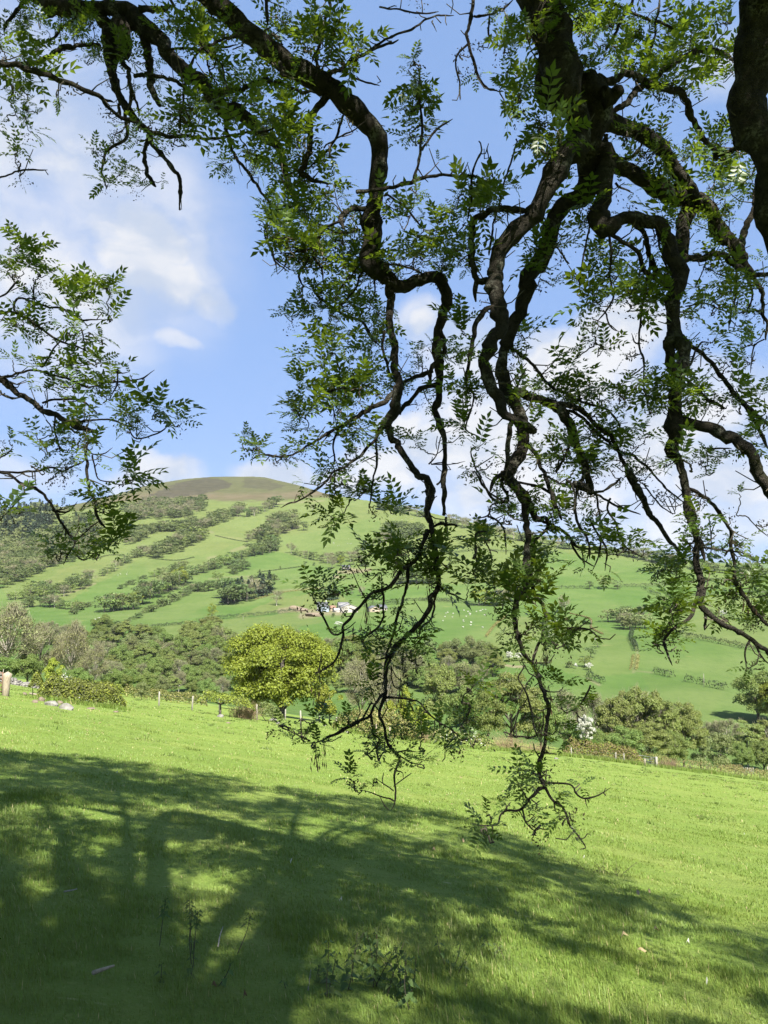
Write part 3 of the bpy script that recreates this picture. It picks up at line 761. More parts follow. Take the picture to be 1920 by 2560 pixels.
for w_ in WOOD: tiers['upper' if w_[2] < 330 else 'middle' if w_[2] < 480 else 'lower'].append(w_)
for tn, lst in tiers.items():
    for i, (k, cx, top, wd, wrd) in enumerate(sorted(lst, key=lambda a: a[1])):
        px = cx / 2.765; py = 1480 + top / 2.765
        w_px = wd / 2.765 * 1.25; b_ = g1(px, min(py + w_px * 1.08, 1722 + px * .10))
        mid_tree(k, px, b_[1], py, w_px, '%s tree in the valley wood, %s from the left in its %s tier' % (wrd, nth(i), tn), 'wood_tree', 'tree', 'trees of the valley wood', base=b_)
b_ = g1(1240 / 2.765, 1480 + 436 / 2.765 + 16 * .95); FILLER = []
fr0 = np.random.default_rng(63)
for poly, nm_ in [([(150, 1600), (230, 1575), (330, 1590), (450, 1600), (560, 1575), (585, 1620), (575, 1745), (330, 1728), (215, 1708)], 'valley wood'), ([(745, 1615), (860, 1606), (1000, 1625), (1090, 1640), (1240, 1640), (1250, 1700), (1100, 1740), (900, 1735), (770, 1720)], 'streamside wood')]:
    P_ = np.asarray(poly, float); got = []
    y_ = P_[:, 1].min()
    while y_ < P_[:, 1].max():
        x_ = P_[:, 0].min() + fr0.uniform(0, 30)
        while x_ < P_[:, 0].max():
            q = (x_ + fr0.normal() * 8, y_ + fr0.normal() * 5)
            if in_poly(np.array([q[0]]), np.array([q[1]]), P_)[0]: got.append(q)
            x_ += 40
        y_ += 24
    for i, q in enumerate(sorted(got)):
        k_ = ['green', 'alder_wide', 'grey', 'green', 'alder', 'bare_green', 'green_tall'][fr0.integers(0, 7)]
        w_px = fr0.uniform(40, 62); b_ = g1(q[0], q[1] + 8)
        wr_ = {'green': 'leafy green', 'alder_wide': 'yellowish green', 'grey': 'greyish', 'alder': 'pale green', 'bare_green': 'half-bare', 'green_tall': 'mid green'}[k_]
        mid_tree(k_, q[0], b_[1], q[1] - w_px * .85, w_px * 1.1, '%s tree packed in the %s, %s from its left side' % (wr_, nm_, nth(i)), 'wood_tree', 'tree', 'trees packed in the ' + nm_, base=b_)
mid_tree('farblossom', 1240 / 2.765, b_[1], 1480 + 436 / 2.765, 16, 'small white blossoming hawthorn deep in the valley wood', 'hawthorn_bush', 'bush', base=b_)

# trees along the stream in the middle of the valley
STREAM = [('green', 850, 300, 1596, 80, 'green'), ('green', 905, 315, 1588, 80, 'mid green'), ('brown', 948, 300, 1602, 72, 'russet brown'), ('grey', 1000, 285, 1612, 70, 'grey'), ('bare_green', 1030, 265, 1628, 64, 'bare grey'),
          ('grey', 1132, 300, 1596, 62, 'tall grey-green'), ('grey', 1182, 305, 1590, 72, 'grey-green'), ('grey', 1214, 290, 1604, 50, 'dusky grey-green'), ('brown', 1172, 250, 1646, 84, 'brown-grey'), ('grey', 1230, 285, 1626, 50, 'low dark'), ('farshrub', 1075, 330, 1590, 44, 'round dark green'), ('green', 780, 300, 1604, 70, 'green'), ('grey', 1290, 250, 1690, 60, 'dull')]
for i, (k, px, d_, top, wd, wrd) in enumerate(STREAM):
    b_ = g1(px, top + wd * 1.1)
    mid_tree(k, px, b_[1], top, wd * 1.15, '%s tree on the stream below the farm, %s from the left there' % (wrd, nth(sorted(a[1] for a in STREAM).index(px))), 'stream_tree', 'tree', 'trees along the valley stream', base=b_)
b_ = g1(1117, 1618 + 26 * .95); mid_tree('farblossom', 1117, b_[1], 1618, 26, 'white hawthorn blossom among the grey stream trees', 'hawthorn_bush', 'bush', base=b_)
b_ = g1(1050, 1674 + 20 * .95); mid_tree('farblossom', 1050, b_[1], 1674, 20, 'white hawthorn blossom beside the pale birch-like tree', 'hawthorn_bush', 'bush', base=b_)
b_ = g1(1272, 1624 + 32 * .95); mid_tree('farblossom', 1272, b_[1], 1624, 32, 'white blossoming hawthorn beside the brown track', 'hawthorn_bush', 'bush', base=b_)
b_ = g1(1298, 1628 + 26 * .95); mid_tree('farblossom', 1298, b_[1], 1628, 26, 'smaller white hawthorn joined to the one by the track', 'hawthorn_bush', 'bush', base=b_)
b_ = g1(1245, 1628 + 36 * .95); mid_tree('farshrub', 1245, b_[1], 1628, 36, 'dark green bush left of the two white hawthorns', 'bush', 'bush', base=b_)
b_ = g1(1370, 1636 + 30 * .95); mid_tree('farshrub', 1370, b_[1], 1636, 30, 'round green bush right of the white hawthorns', 'bush', 'bush', base=b_)
for (px, base, top, wd, k, lab) in [(1424, 1670, 1652, 26, 'farshrub', 'round green bush at the foot of the slanting bush line'), (1440, 1672, 1656, 14, 'farblossom', 'small white hawthorn at the foot of the slanting bush line'),
        (1462, 1668, 1632, 40, 'far3', 'large round bush low in the slanting bush line'), (1472, 1675, 1655, 26, 'farblossom', 'pale flecked bush below the large round bush'), (1477, 1644, 1612, 36, 'far0', 'green bush midway up the slanting bush line'),
        (1494, 1618, 1596, 28, 'far3', 'green bush near the top of the slanting bush line'), (1488, 1604, 1594, 16, 'farblossom', 'white hawthorn capping the slanting bush line')]:
    p = g1(px, base); mid_tree(k, px, p[1], top, wd, lab, 'bush', 'bush', 'bushes in the slanting line', base=p)

# lone trees and clumps on the far fields
LONE = [(crop2([(950, 470)])[0], crop2([(0, 396)])[0][1], 48, 'far3', 'largest round dark green bush of three on the field hedge'), (crop2([(889, 472)])[0], crop2([(0, 430)])[0][1], 26, 'far0', 'small round bush left of the largest on the field hedge'), (crop2([(1010, 472)])[0], crop2([(0, 428)])[0][1], 30, 'far4', 'small brownish bush right of the largest on the field hedge'),
        (crop2([(782, 575)])[0], crop2([(0, 485)])[0][1], 40, 'farbare1', 'lone half-leafed tree with pale foot in the middle of the far field'), (crop1([(915, 775)])[0], crop1([(0, 704)])[0][1], 34, 'farlime', 'lone yellow-green tree by the long low hedge'),
        (crop1([(1195, 716)])[0], crop1([(0, 638)])[0][1], 40, 'farbare0', 'pale leafless tree right of the dark copse'), (crop1([(942, 612)])[0], crop1([(0, 555)])[0][1], 34, 'far3', 'single rounded dark tree above the low hedge'),
        (crop1([(771, 615)])[0], crop1([(0, 550)])[0][1], 36, 'far3', 'big round tree at the upper end of the large-tree row'), (crop1([(1352, 312)])[0], crop1([(0, 272)])[0][1], 18, 'farbare0', 'lone tree high on the hill below the moor edge'),
        (crop1([(1312, 392)])[0], crop1([(0, 345)])[0][1], 30, 'far0', 'rounded grey tree at the edge of the high pasture'), (crop1([(1258, 490)])[0], crop1([(0, 436)])[0][1], 28, 'farbare1', 'grey tree at the top corner of the smooth field'),
        (crop1([(1318, 545)])[0], crop1([(0, 520)])[0][1], 12, 'far0', 'small tree on the faint field line'), (crop1([(1354, 542)])[0], crop1([(0, 528)])[0][1], 12, 'farshrub', 'small round bush beside the small field-line tree'), (crop1([(1212, 557)])[0], crop1([(0, 543)])[0][1], 7, 'farshrub', 'tiny bush on the faint field line'), (crop1([(1120, 570)])[0], crop1([(0, 558)])[0][1], 9, 'farshrub', 'tiny bush at the left of the faint field line'),
        ((830, 1420), 1392, 26, 'farbare1', 'grey tree left of the open shelter'), ((852, 1416), 1388, 26, 'farlime', 'olive tree behind the open shelter'), ((884, 1412), 1380, 24, 'far2', 'tall grey tree right of the open shelter'), ((912, 1416), 1396, 40, 'far4', 'bushes on the bank right of the shelter'),
        ((824, 1500), 1462, 24, 'farfir0', 'dark pine left of the pair above the farm'), ((838, 1498), 1458, 22, 'farfir1', 'dark pine right of the pair above the farm'), ((830, 1455), 1438, 18, 'far2', 'grey tree on the bank below the shelter'),
        ((866, 1486), 1468, 14, 'farbare1', 'smallest bare tree in the field above the barns'), ((880, 1484), 1458, 24, 'farbare0', 'wide bare tree in the field above the barns'), ((904, 1490), 1460, 22, 'farbare1', 'bare tree right of the wide one above the barns'), ((932, 1508), 1494, 12, 'far2', 'small bush above the barn roof'),
        ((832, 1543), 1532, 13, 'farshrub', 'small round bush below the farm yard'), ((848, 1566), 1552, 24, 'farblossom', 'white flecked bush below the farm yard'), ((690, 1590), 1574, 18, 'farshrub', 'small dark bush behind the big oak'),
        (crop1([(612, 850)])[0], crop1([(0, 795)])[0][1], 30, 'far3', 'dark round tree at the near end of the low hedge')]
for (bp, top, wd, k, lab) in LONE:
    p = g1(*bp); mid_tree(k, bp[0], p[1], top, wd, lab, 'bare_tree' if 'bare' in k else 'pine_tree' if 'fir' in k else 'field_tree', 'tree', base=p)

# ---- hedgerow trees and woods of the hillside (each a single small tree; only the highest woods are one mass)
def one_mesh(k):
    """trunk and crown of a far tree joined in one mesh"""
    tk, V, f, mats, mi, bark = KIND[k]['raw']
    Vt = np.concatenate(tk.V); F4 = np.concatenate(tk.F4) + len(V); F3 = np.concatenate(tk.F3) + len(V)
    return np.concatenate([V, Vt]), [np.concatenate([f, F4]), F3], np.r_[mi, np.full(len(F4), len(mats)), np.full(len(F3), len(mats))], list(mats) + [M[bark]]
FAR = {}
for k in KIND:
    if k.startswith('far'):
        V, fs, mi, ms = one_mesh(k); FAR[k] = mesh_np('hill_tree', V, fs, ms, mi)
def along(line, step, rng, jit=1.0):
    L = np.asarray(line, float); d = np.r_[0, np.cumsum(np.hypot(*np.diff(L, axis=0).T))]
    n = max(2, int(d[-1] / step)); t = np.linspace(0, d[-1], n) + rng.normal(size=n) * step * .22 * jit
    return np.stack([np.interp(t, d, L[:, 0]), np.interp(t, d, L[:, 1]) + rng.normal(size=n) * .8 * jit], 1)
def fill(poly, sx, sy, rng):
    P = np.asarray(poly, float); out = []
    y = P[:, 1].min(); k = 0
    while y < P[:, 1].max() + sy * .5:
        x = P[:, 0].min() + (k % 2) * sx / 2
        while x < P[:, 0].max():
            q = np.array([x + rng.normal() * sx * .25, y + rng.normal() * sy * .25])
            if in_poly(np.array([q[0]]), np.array([q[1]]), P)[0]: out.append(q)
            x += sx
        y += sy; k += 1
    return np.array(out).reshape(-1, 2)
fr = np.random.default_rng(41)
MIX = ['far0', 'far1', 'far2', 'far4', 'far0', 'far3', 'farbare0', 'far1', 'far2']
ROWS = [  # points (traced), how, spacing, height range in pixels, kinds, wording, mass?
 (crop1([(530, 300), (640, 275), (880, 268), (890, 305), (800, 335), (680, 345), (560, 350)]), 'fill', 10, (11, 18), ['far0', 'far1', 'far2', 'farbare0', 'far4', 'farbare1'], None),
 (crop1([(620, 395), (700, 370), (860, 362), (960, 325), (1060, 288), (1050, 305), (980, 352), (900, 378), (800, 398), (690, 402)]), 'fill', 9, (11, 18), MIX, None),
 (crop1([(540, 425), (600, 385), (695, 382), (690, 395), (600, 440), (550, 465)]), 'fill', 10, (12, 18), MIX, None),
 (crop1([(590, 505), (640, 490), (700, 465), (800, 415), (880, 400), (885, 430), (770, 490), (680, 512)]), 'fill', 11, (13, 22), MIX, None),
 (crop1([(1060, 440), (1120, 410), (1200, 340), (1260, 335), (1285, 385), (1200, 418), (1120, 445)]), 'fill', 10, (13, 21), ['far0', 'far2', 'farbare0', 'far1', 'far2'], None),
 (crop1([(0, 505), (150, 505), (300, 530), (400, 480), (420, 470), (200, 560), (100, 605), (0, 645)]), 'fill', 13, (14, 22), ['far0', 'far2', 'far1', 'farbare1', 'far4'], None),
 (crop1([(0, 440), (60, 440), (150, 470), (300, 460), (420, 425), (430, 470), (300, 520), (150, 500), (0, 500)]), 'fill', 13, (14, 20), ['far0', 'far2', 'farbare1', 'far4'], None),
 (crop1([(-40, 350), (90, 322), (200, 305), (250, 330), (200, 385), (100, 450), (40, 440), (-40, 440)]), 'fill', 9, (16, 26), ['farfir0', 'farfir1', 'farfir0', 'far2'], None),
 (crop1([(200, 385), (320, 345), (400, 345), (440, 375), (420, 425), (300, 462), (150, 470), (100, 455)]), 'fill', 12, (13, 22), ['far0', 'farfir0', 'far2', 'far1', 'farfir1'], None),
 (crop2([(0, 205), (60, 200), (170, 215), (165, 240), (60, 270), (0, 268)]), 'fill', 10, (12, 18), ['far3', 'far0', 'far4', 'far1'], None),
 (crop1([(70, 470), (150, 470), (330, 500), (250, 540), (150, 560), (60, 600), (0, 600), (0, 520)]), 'fill', 15, (12, 20), ['far2', 'far1', 'farbare0'], None),
 (crop1([(1000, 328), (1060, 335), (1130, 315), (1200, 280)]), 'row', 11, (12, 22), ['farbare0', 'far2', 'far0'], 'grey hedgerow tree slanting up to the moor edge'),
 (crop1([(1080, 508), (1120, 500), (1205, 478), (1205, 455), (1120, 468), (1080, 490)]), 'fill', 14, (16, 26), ['far3', 'far0', 'far4', 'far0'], 'round tree in the compact clump heading the smooth field'),
 (crop1([(840, 580), (900, 565), (960, 545), (1010, 530), (1062, 506)]), 'row', 11, (13, 24), MIX, 'tree in the hedgerow slanting past the bare earth patches'),
 (crop1([(985, 588), (1030, 580), (1070, 560), (1065, 535), (1010, 545)]), 'fill', 14, (14, 22), ['far0', 'far4', 'far1'], 'grey-green tree in the small clump above the dark copse'),
 (crop1([(508, 648), (560, 625), (620, 600)]), 'row', 9, (8, 12), ['farshrub', 'far0'], 'low bush in the short hedge above the large-tree row'),
 (crop1([(665, 592), (720, 575), (800, 552)]), 'row', 11, (13, 22), MIX, 'tree in the short upper row beside the big round tree'),
 (crop1([(450, 742), (500, 738), (545, 735), (600, 715), (640, 690), (700, 660), (740, 650), (800, 622)]), 'row', 15, (26, 40), ['far3', 'far0', 'far1', 'farlime', 'far3', 'far4'], 'large tree in the bold row across the lower hill'),
 (crop1([(490, 735), (580, 730), (640, 675), (735, 630)]), 'row', 20, (24, 36), ['far2', 'far0', 'farbare0', 'far3'], 'tree standing behind the bold row across the lower hill'),
 (crop1([(792, 672), (820, 655), (870, 655), (910, 652), (950, 642)]), 'row', 11, (12, 22), MIX, 'tree in the hedge leading to the single rounded tree'),
 (crop1([(498, 808), (540, 795), (582, 775)]), 'row', 9, (9, 14), ['farshrub', 'far0'], 'bush in the lowest short hedge above the valley'),
 (crop1([(590, 772), (612, 755), (690, 725), (745, 700), (790, 680), (850, 648)]), 'row', 9, (11, 17), ['far0', 'far4', 'far2', 'farshrub'], 'bushy tree in the long straight hedge below the bold row'),
 (crop1([(140, 692), (240, 692), (300, 668), (372, 640), (420, 605), (380, 610), (270, 640), (190, 652), (130, 668)]), 'fill', 16, (16, 28), ['far3', 'far0', 'far4', 'farbare0', 'far1'], 'tree in the left-hand spinney on the lower hill'),
 (crop1([(100, 726), (160, 715), (210, 722), (260, 728), (330, 735)]), 'row', 12, (14, 26), MIX, 'tree in the ragged row under the spinney'),
 (crop1([(318, 752), (350, 735), (392, 715)]), 'row', 8, (9, 13), ['farshrub', 'far0'], 'bush in the stubby hedge under the ragged row'),
 (crop1([(40, 690), (90, 690), (130, 680)]), 'row', 12, (12, 20), MIX, 'tree at the low left end of the spinney'),
 (crop1([(440, 590), (500, 560), (560, 520), (600, 505)]), 'row', 11, (12, 20), MIX, 'tree in the steep hedge below the middle wood'),
 (crop1([(965, 715), (1010, 715), (1060, 700), (1100, 695), (1170, 662), (1175, 640), (1100, 655), (1020, 668), (965, 680)]), 'fill', 13, (28, 40), ['farfir0', 'far2', 'farfir1', 'far0', 'farbare1'], 'dark tree packed in the square copse above the low hedge'),
 (crop1([(1270, 495), (1330, 512), (1400, 530)]), 'row', 10, (10, 17), MIX, 'tree in the hedge running down to the shelter'),
 (crop1([(1415, 535), (1450, 530), (1500, 528), (1560, 522)]), 'row', 12, (14, 26), ['far2', 'farbare0', 'far3', 'far4'], 'tree in the shelterbelt beside the open shed'),
 (crop1([(1540, 485), (1590, 468), (1650, 440)]), 'row', 11, (12, 20), ['far0', 'far3', 'far1'], 'tree in the row above the shelter, near the hanging twigs'),
 (crop1([(1640, 440), (1700, 440), (1760, 455)]), 'row', 12, (14, 22), ['far4', 'far2', 'farbare0'], 'tree in the field corner behind the hanging twigs'),
 (crop2([(70, 450), (130, 448), (200, 445)]), 'row', 14, (26, 38), ['far3', 'far0', 'far4'], 'dark tree of the group behind the left hanging branch'),
 (crop2([(410, 545), (450, 545), (510, 545), (600, 490), (620, 480)]), 'row', 13, (20, 40), ['farbare0', 'far4', 'far3', 'far0', 'farlime'], 'tree in the clump behind the right hanging branch'),
 (crop2([(935, 610), (990, 630), (1050, 652), (1135, 640), (1130, 600), (1040, 600)]), 'fill', 17, (22, 34), ['farbare0', 'far2', 'far2', 'far0', 'farbare1', 'far2'], 'grey-green thorn tree in the hollow of the open field'),
 (crop2([(-20, 110), (30, 112), (70, 116)]), 'row', 8, (18, 26), ['farfir0', 'farfir1'], 'dark conifer on the skyline above the hanging twigs'),
 (crop2([(80, 124), (120, 132), (170, 140)]), 'row', 12, (14, 20), ['far1', 'farbare0', 'far4'], 'pale tree on the skyline right of the conifers'),
 (crop2([(285, 172), (340, 184), (390, 196), (440, 208)]), 'row', 13, (14, 22), ['farbare0', 'far4', 'farbare1'], 'brownish tree on the sloping skyline between the branches'),
 (crop2([(500, 225), (570, 240), (660, 255), (740, 268), (800, 280)]), 'row', 14, (14, 24), ['farbare1', 'far2', 'far4', 'farbare0'], 'tree on the skyline behind the right hanging branch'),
 (crop2([(930, 290), (1000, 302), (1060, 310)]), 'row', 12, (10, 18), ['far2', 'far0'], 'grey tree on the low skyline'),
 (crop2([(1080, 318), (1120, 326), (1170, 336), (1220, 345), (1290, 356)]), 'row', 10, (18, 30), ['far2', 'farbare1', 'far0', 'far4'], 'tall tree on the skyline at right'),
 (crop2([(1330, 364), (1400, 374), (1480, 384), (1560, 392), (1650, 402)]), 'row', 13, (10, 20), ['far0', 'far2', 'far1'], 'tree on the falling skyline at far right'),
 (crop2([(600, 305), (680, 300)]), 'row', 12, (8, 14), ['farshrub', 'far2'], 'bush in the high field under the skyline'),
 (crop2([(1240, 520), (1300, 525), (1420, 590), (1560, 605), (1650, 610)]), 'row', 24, (10, 22), ['far3', 'far0', 'farblossom'], 'bush behind the twigs at far right'),
]
LOW = {}
def low_mesh(k):
    tk, V, f, mats, mi, bark = KIND[k]['raw']
    r = np.random.default_rng(4); s = r.permutation(len(f))[:int(len(f) * .42)]
    Q = V[f[s]]; c = Q.mean(1, keepdims=True); Q = c + (Q - c) * 1.5
    return Q.reshape(-1, 3), [np.arange(len(s) * 4).reshape(-1, 4), np.zeros((0, 3), int)], np.asarray(mi)[s], list(mats)
MASS = {'V': [], 'F4': [], 'F3': [], 'm4': [], 'm3': [], 'n': 0}
mass_mats = []; n_single = 0
for (pts, how, step, hr, kinds, word) in ROWS:
    Q = fill(pts, step, step * .5, fr) if how == 'fill' else along(pts, step, fr)
    if not len(Q): continue
    if word and 'skyline' in word: Q = Q + [0, 11]; hr = (hr[0] + 7, hr[1] + 7)
    P, hit = ground_at(Q[:, 0], Q[:, 1])
    o_ = np.argsort(Q[:, 0]); Q = Q[o_]; P = P[o_]; hit = hit[o_]
    Q = Q[hit]; P = P[hit]
    for i in range(len(Q)):
        k = kinds[fr.integers(0, len(kinds))]; kk = KIND[k]
        hm = fr.uniform(*hr) * (1.15 if word and ('skyline' in word or 'bush' in word) else 1.45) * P[i][1] / F; wm = hm * kk['w'] / kk['h'] * fr.uniform(1.05, 1.5)
        rz = fr.uniform(0, 6.28); sc = (wm / kk['w'], wm / kk['w'], hm / kk['h'])
        if word is None:
            if k not in LOW: LOW[k] = low_mesh(k)
            V, fs, mi, ms = LOW[k]
            c, s = math.cos(rz), math.sin(rz)
            W_ = (V * sc) @ np.array([[c, s, 0], [-s, c, 0], [0, 0, 1]]) + P[i]
            ids = []
            for m_ in ms:
                if m_ not in mass_mats: mass_mats.append(m_)
                ids.append(mass_mats.index(m_))
            ids = np.array(ids); mi2 = ids[mi]; n4 = len(fs[0])
            MASS['V'].append(W_); MASS['F4'].append(fs[0] + MASS['n']); MASS['F3'].append(fs[1] + MASS['n']); MASS['m4'].append(mi2[:n4]); MASS['m3'].append(mi2[n4:]); MASS['n'] += len(W_)
        else:
            nm = 'hill_conifer' if 'fir' in k else 'hill_bush' if ('shrub' in k or 'blossom' in k) else 'hill_bare_tree' if 'bare' in k else 'hill_tree'
            o = link(nm, FAR[k], None, P[i] - [0, 0, .15], None, '%s, %s from left' % (word, nth(i)), 'bush' if 'bush' in nm else 'tree', 'trees: ' + word)
            o.rotation_euler = (0, 0, rz); o.scale = sc; n_single += 1
print('hillside singles', n_single, 'mass verts', MASS['n'])
me = mesh_np('hill_woodland', np.concatenate(MASS['V']), [np.concatenate(MASS['F4']), np.concatenate(MASS['F3'])], mass_mats, np.r_[np.concatenate(MASS['m4']), np.concatenate(MASS['m3']).astype(int)])
link('hill_woodland', me, kind='stuff', label='grey-green hanging woods and conifers massed on the upper hill', cat='woodland')

# ------------------------------------------------------------------ hedges
def hedge_mesh(P, h, w, n, ls, rng, bottom=0.0, bulge=.18, zfun=None):
    """leaf faces filling a hedge along a ground line P (k,3)"""
    P = np.asarray(P, float); d = np.r_[0, np.cumsum(np.linalg.norm(np.diff(P, axis=0), axis=1))]
    t = rng.uniform(0, d[-1], n)
    c = np.stack([np.interp(t, d, P[:, k]) for k in range(3)], 1)
    tn = np.stack([np.interp(np.minimum(t + .3, d[-1]), d, P[:, k]) - np.interp(np.maximum(t - .3, 0), d, P[:, k]) for k in range(3)], 1)
    s = np.stack([tn[:, 1], -tn[:, 0], np.zeros(n)], 1); s /= np.linalg.norm(s, axis=1)[:, None] + 1e-9
    a = rng.uniform(0, math.pi, n); rr = rng.uniform(.5, 1, n) ** .4
    lump = 1 + bulge * (np.sin(t * 2.1 / max(np.mean(h), .5) + 1) * .5 + np.sin(t * 5.3 / max(np.mean(h), .5)) * .3 + rng.normal(size=n) * .25)
    hh = np.interp(t / d[-1], np.linspace(0, 1, len(np.atleast_1d(h))), np.atleast_1d(h)) if np.ndim(h) else h
    ca = np.sign(np.cos(a)) * np.abs(np.cos(a)) ** .6; sa = np.sin(a) ** .6
    end = np.minimum(1, np.minimum(t, d[-1] - t) / (w * .5) * .7 + .45)
    off = ca * rr * w / 2 * lump; z = bottom + (hh * end * lump - bottom) * sa * rr
    C = c + s * off[:, None]; C[:, 2] += z
    N = s * ca[:, None] + np.array([0, 0, 1.0]) * sa[:, None] + rng.normal(size=(n, 3)) * .6
    return leaf_quads(C, N, ls * rng.uniform(.6, 1.4, n), ls * .6 * rng.uniform(.6, 1.3, n), rng), C

hr_ = np.random.default_rng(314)
def far_hedge(pts, h, label, w=1.3, leafm='hedge_leaf_shadow', per=11, ls=.42, group='thin hedges across the far fields', name='hedge'):
    q = catmull(pts, 6) if len(pts) > 2 else np.array([np.linspace(pts[0], pts[-1], 8)])[0]
    P, hit = ground_at(q[:, 0], q[:, 1]); P = P[hit]
    L = np.linalg.norm(np.diff(P, axis=0), axis=1).sum()
    (V, f), C = hedge_mesh(P, h * 1.9, w * 1.7, int(L * per * 2.6), ls * 1.3, hr_, 0, .25)
    link(name, mesh_np(name, V, f, [M[leafm]]), None, None, None, label, 'hedge', group)
far_hedge(crop2([(690, 471), (870, 469), (890, 470)]), 1.6, 'dark hedge left of the three round field bushes')
far_hedge(crop2([(1030, 463), (1200, 457), (1350, 441), (1590, 431), (1700, 428)]), 1.7, 'long dark hedge running right from the three round field bushes')
far_hedge(crop2([(1115, 472), (1138, 478)]), 1.6, 'tiny stub of hedge below the long dark hedge')
far_hedge(crop2([(1143, 485), (1165, 494), (1195, 502)]), 1.7, 'short slanting hedge below the long dark hedge')
far_hedge(crop2([(1290, 502), (1360, 500), (1432, 497)]), 1.4, 'short level hedge seen behind the lit twigs')
far_hedge(crop2([(1498, 492), (1560, 491), (1680, 488)]), 1.4, 'level hedge below the red-brown track')
far_hedge(crop2([(1180, 652), (1300, 678), (1450, 708), (1680, 755)]), 1.6, 'long straight hedge falling to the right edge of the open field')
far_hedge(crop2([(1072, 662), (1066, 690), (1080, 715), (1092, 742)]), 1.7, 'curved hedge running down from the hollow of thorn trees')
far_hedge(crop2([(1088, 760), (1084, 790), (1078, 822)]), .7, 'overgrown ditch bank below the curved hedge', 2.0, 'dry_hedge')
far_hedge(crop2([(1165, 838), (1210, 846), (1250, 857)]), 1.5, 'long clipped hedge piece nearest the alder tops')
far_hedge(crop2([(1302, 872), (1344, 878)]), 1.5, 'middle clipped hedge piece left of the pole')
far_hedge(crop2([(1360, 882), (1386, 888)]), 1.5, 'small clipped hedge piece under the pole')
far_hedge(crop2([(1406, 894), (1480, 910)]), 1.5, 'clipped hedge piece reaching the olive oak')
far_hedge(crop2([(885, 846), (896, 862)]), 1.5, 'stub of clipped hedge near the white-flecked bushes')
far_hedge(crop2([(906, 867), (950, 882)]), 1.5, 'short curved clipped hedge above the alders')
far_hedge(crop2([(440, 680), (480, 630), (530, 587)]), .8, 'thin hedge climbing beside the sheep field', .8, 'dry_hedge')
far_hedge(crop2([(0, 530), (120, 522), (300, 530)]), 1.3, 'hedge above the sheep field')
far_hedge(crop2([(200, 332), (400, 306), (540, 312), (640, 300)]), 1.5, 'hedge across the high field under the skyline')
far_hedge(crop2([(150, 520), (260, 522), (400, 540), (500, 548)]), 1.4, 'dark hedge along the top of the sheep field')
far_hedge(crop2([(800, 577), (890, 602), (896, 640), (945, 668)]), .5, 'faint bank below the lone half-leafed tree', .6, 'dry_hedge')
far_hedge(crop1([(650, 810), (760, 800), (850, 793)]), 1.0, 'left stretch of the long low hedge above the valley wood', 1.0)
far_hedge(crop1([(850, 792), (930, 778), (1000, 770), (1150, 757), (1280, 742)]), 1.5, 'right stretch of the long low hedge ending at the farm track')
far_hedge(crop1([(450, 828), (560, 818), (640, 812)]), 1.2, 'dark hedge below the lowest short hedge', 1.2)
far_hedge(crop1([(1110, 574), (1215, 560), (1320, 546)]), .6, 'faint line of hedge through the tiny field bushes', .6)
far_hedge([(1000, 1510), (950, 1513), (905, 1518)], 1.3, 'hedge running right from the barns')
far_hedge(crop1([(400, 520), (470, 500), (540, 500)]), .8, 'faint hedge under the left spray of leaves', .8)

far_hedge(crop1([(930, 414), (1000, 430), (1070, 442)]), .6, 'thin bank across the pale high field', .6)
far_hedge(crop1([(640, 512), (760, 522), (840, 508)]), .7, 'thin hedge joining the middle wood to the earth patches', .8)
far_hedge(crop1([(1100, 690), (1230, 658), (1400, 642)]), .5, 'faint brown bank right of the dark copse', .7, 'dry_hedge')
far_hedge(crop2([(620, 284), (800, 300), (930, 304)]), .8, 'thin hedge under the skyline behind the right hanging branch', .8)
far_hedge(crop2([(1240, 372), (1400, 388), (1560, 398)]), .8, 'thin hedge under the falling skyline at right', .8)
far_hedge(crop2([(560, 446), (620, 462), (690, 471)]), 1.2, 'hedge joining the clump to the long dark hedge', 1)
# near hedges
def near_hedge(name, P, h, w, n, ls, mats, label, cat='hedge', bottom=.1, stems=0, blossom=None, bulge=.15):
    P = np.asarray(P, float); o = P.mean(0); o[2] = P[:, 2].min()
    root = bpy.data.objects.new(name, None); COL.objects.link(root); root.location = o; tag(root, label, cat)
    tot = 0
    for i, (m_, fr_) in enumerate(mats):
        (V, f), C = hedge_mesh(P - o, h, w, int(n * fr_), ls, hr_, bottom, bulge)
        link('foliage', mesh_np('foliage', V, f, [M[m_]]), root, kind='stuff')
    if stems:
        d = np.r_[0, np.cumsum(np.linalg.norm(np.diff(P, axis=0), axis=1))]; mb = MB()
        hm = np.mean(h)
        for t in hr_.uniform(0, d[-1], stems):
            b = np.array([np.interp(t, d, (P - o)[:, k]) for k in range(3)]) + [0, 0, -.05]
            q = b + hr_.normal(size=3) * [w * .25, w * .25, .1] + [0, 0, hm * hr_.uniform(.4, .85)]
            m_ = (b + q) / 2 + hr_.normal(size=3) * .08
            mb.tube([b, m_, q], [.035, .028, .012], 5)
        link('stems', mb.mesh('stems', [M['tree_bark']]), root, kind='stuff')
    if blossom:
        a, b_, cnt = blossom
        d = np.linalg.norm(P[-1] - P[0]); sub = np.array([P[0] + (P[-1] - P[0]) * t for t in np.linspace(a, b_, 6)]) - o
        (V, f), C = hedge_mesh(sub, h, w * 1.06, cnt, ls * .8, hr_, .3, bulge)
        link('blossom', mesh_np('blossom', V, f, [M['blossom']]), root, kind='stuff')
    return root
def gl(pts):  # ground line through pixels
    q = np.array([np.linspace(a, b, 6) for a, b in zip(pts[:-1], pts[1:])]).reshape(-1, 2)
    P, hit = ground_at(q[:, 0], q[:, 1]); return P[hit]
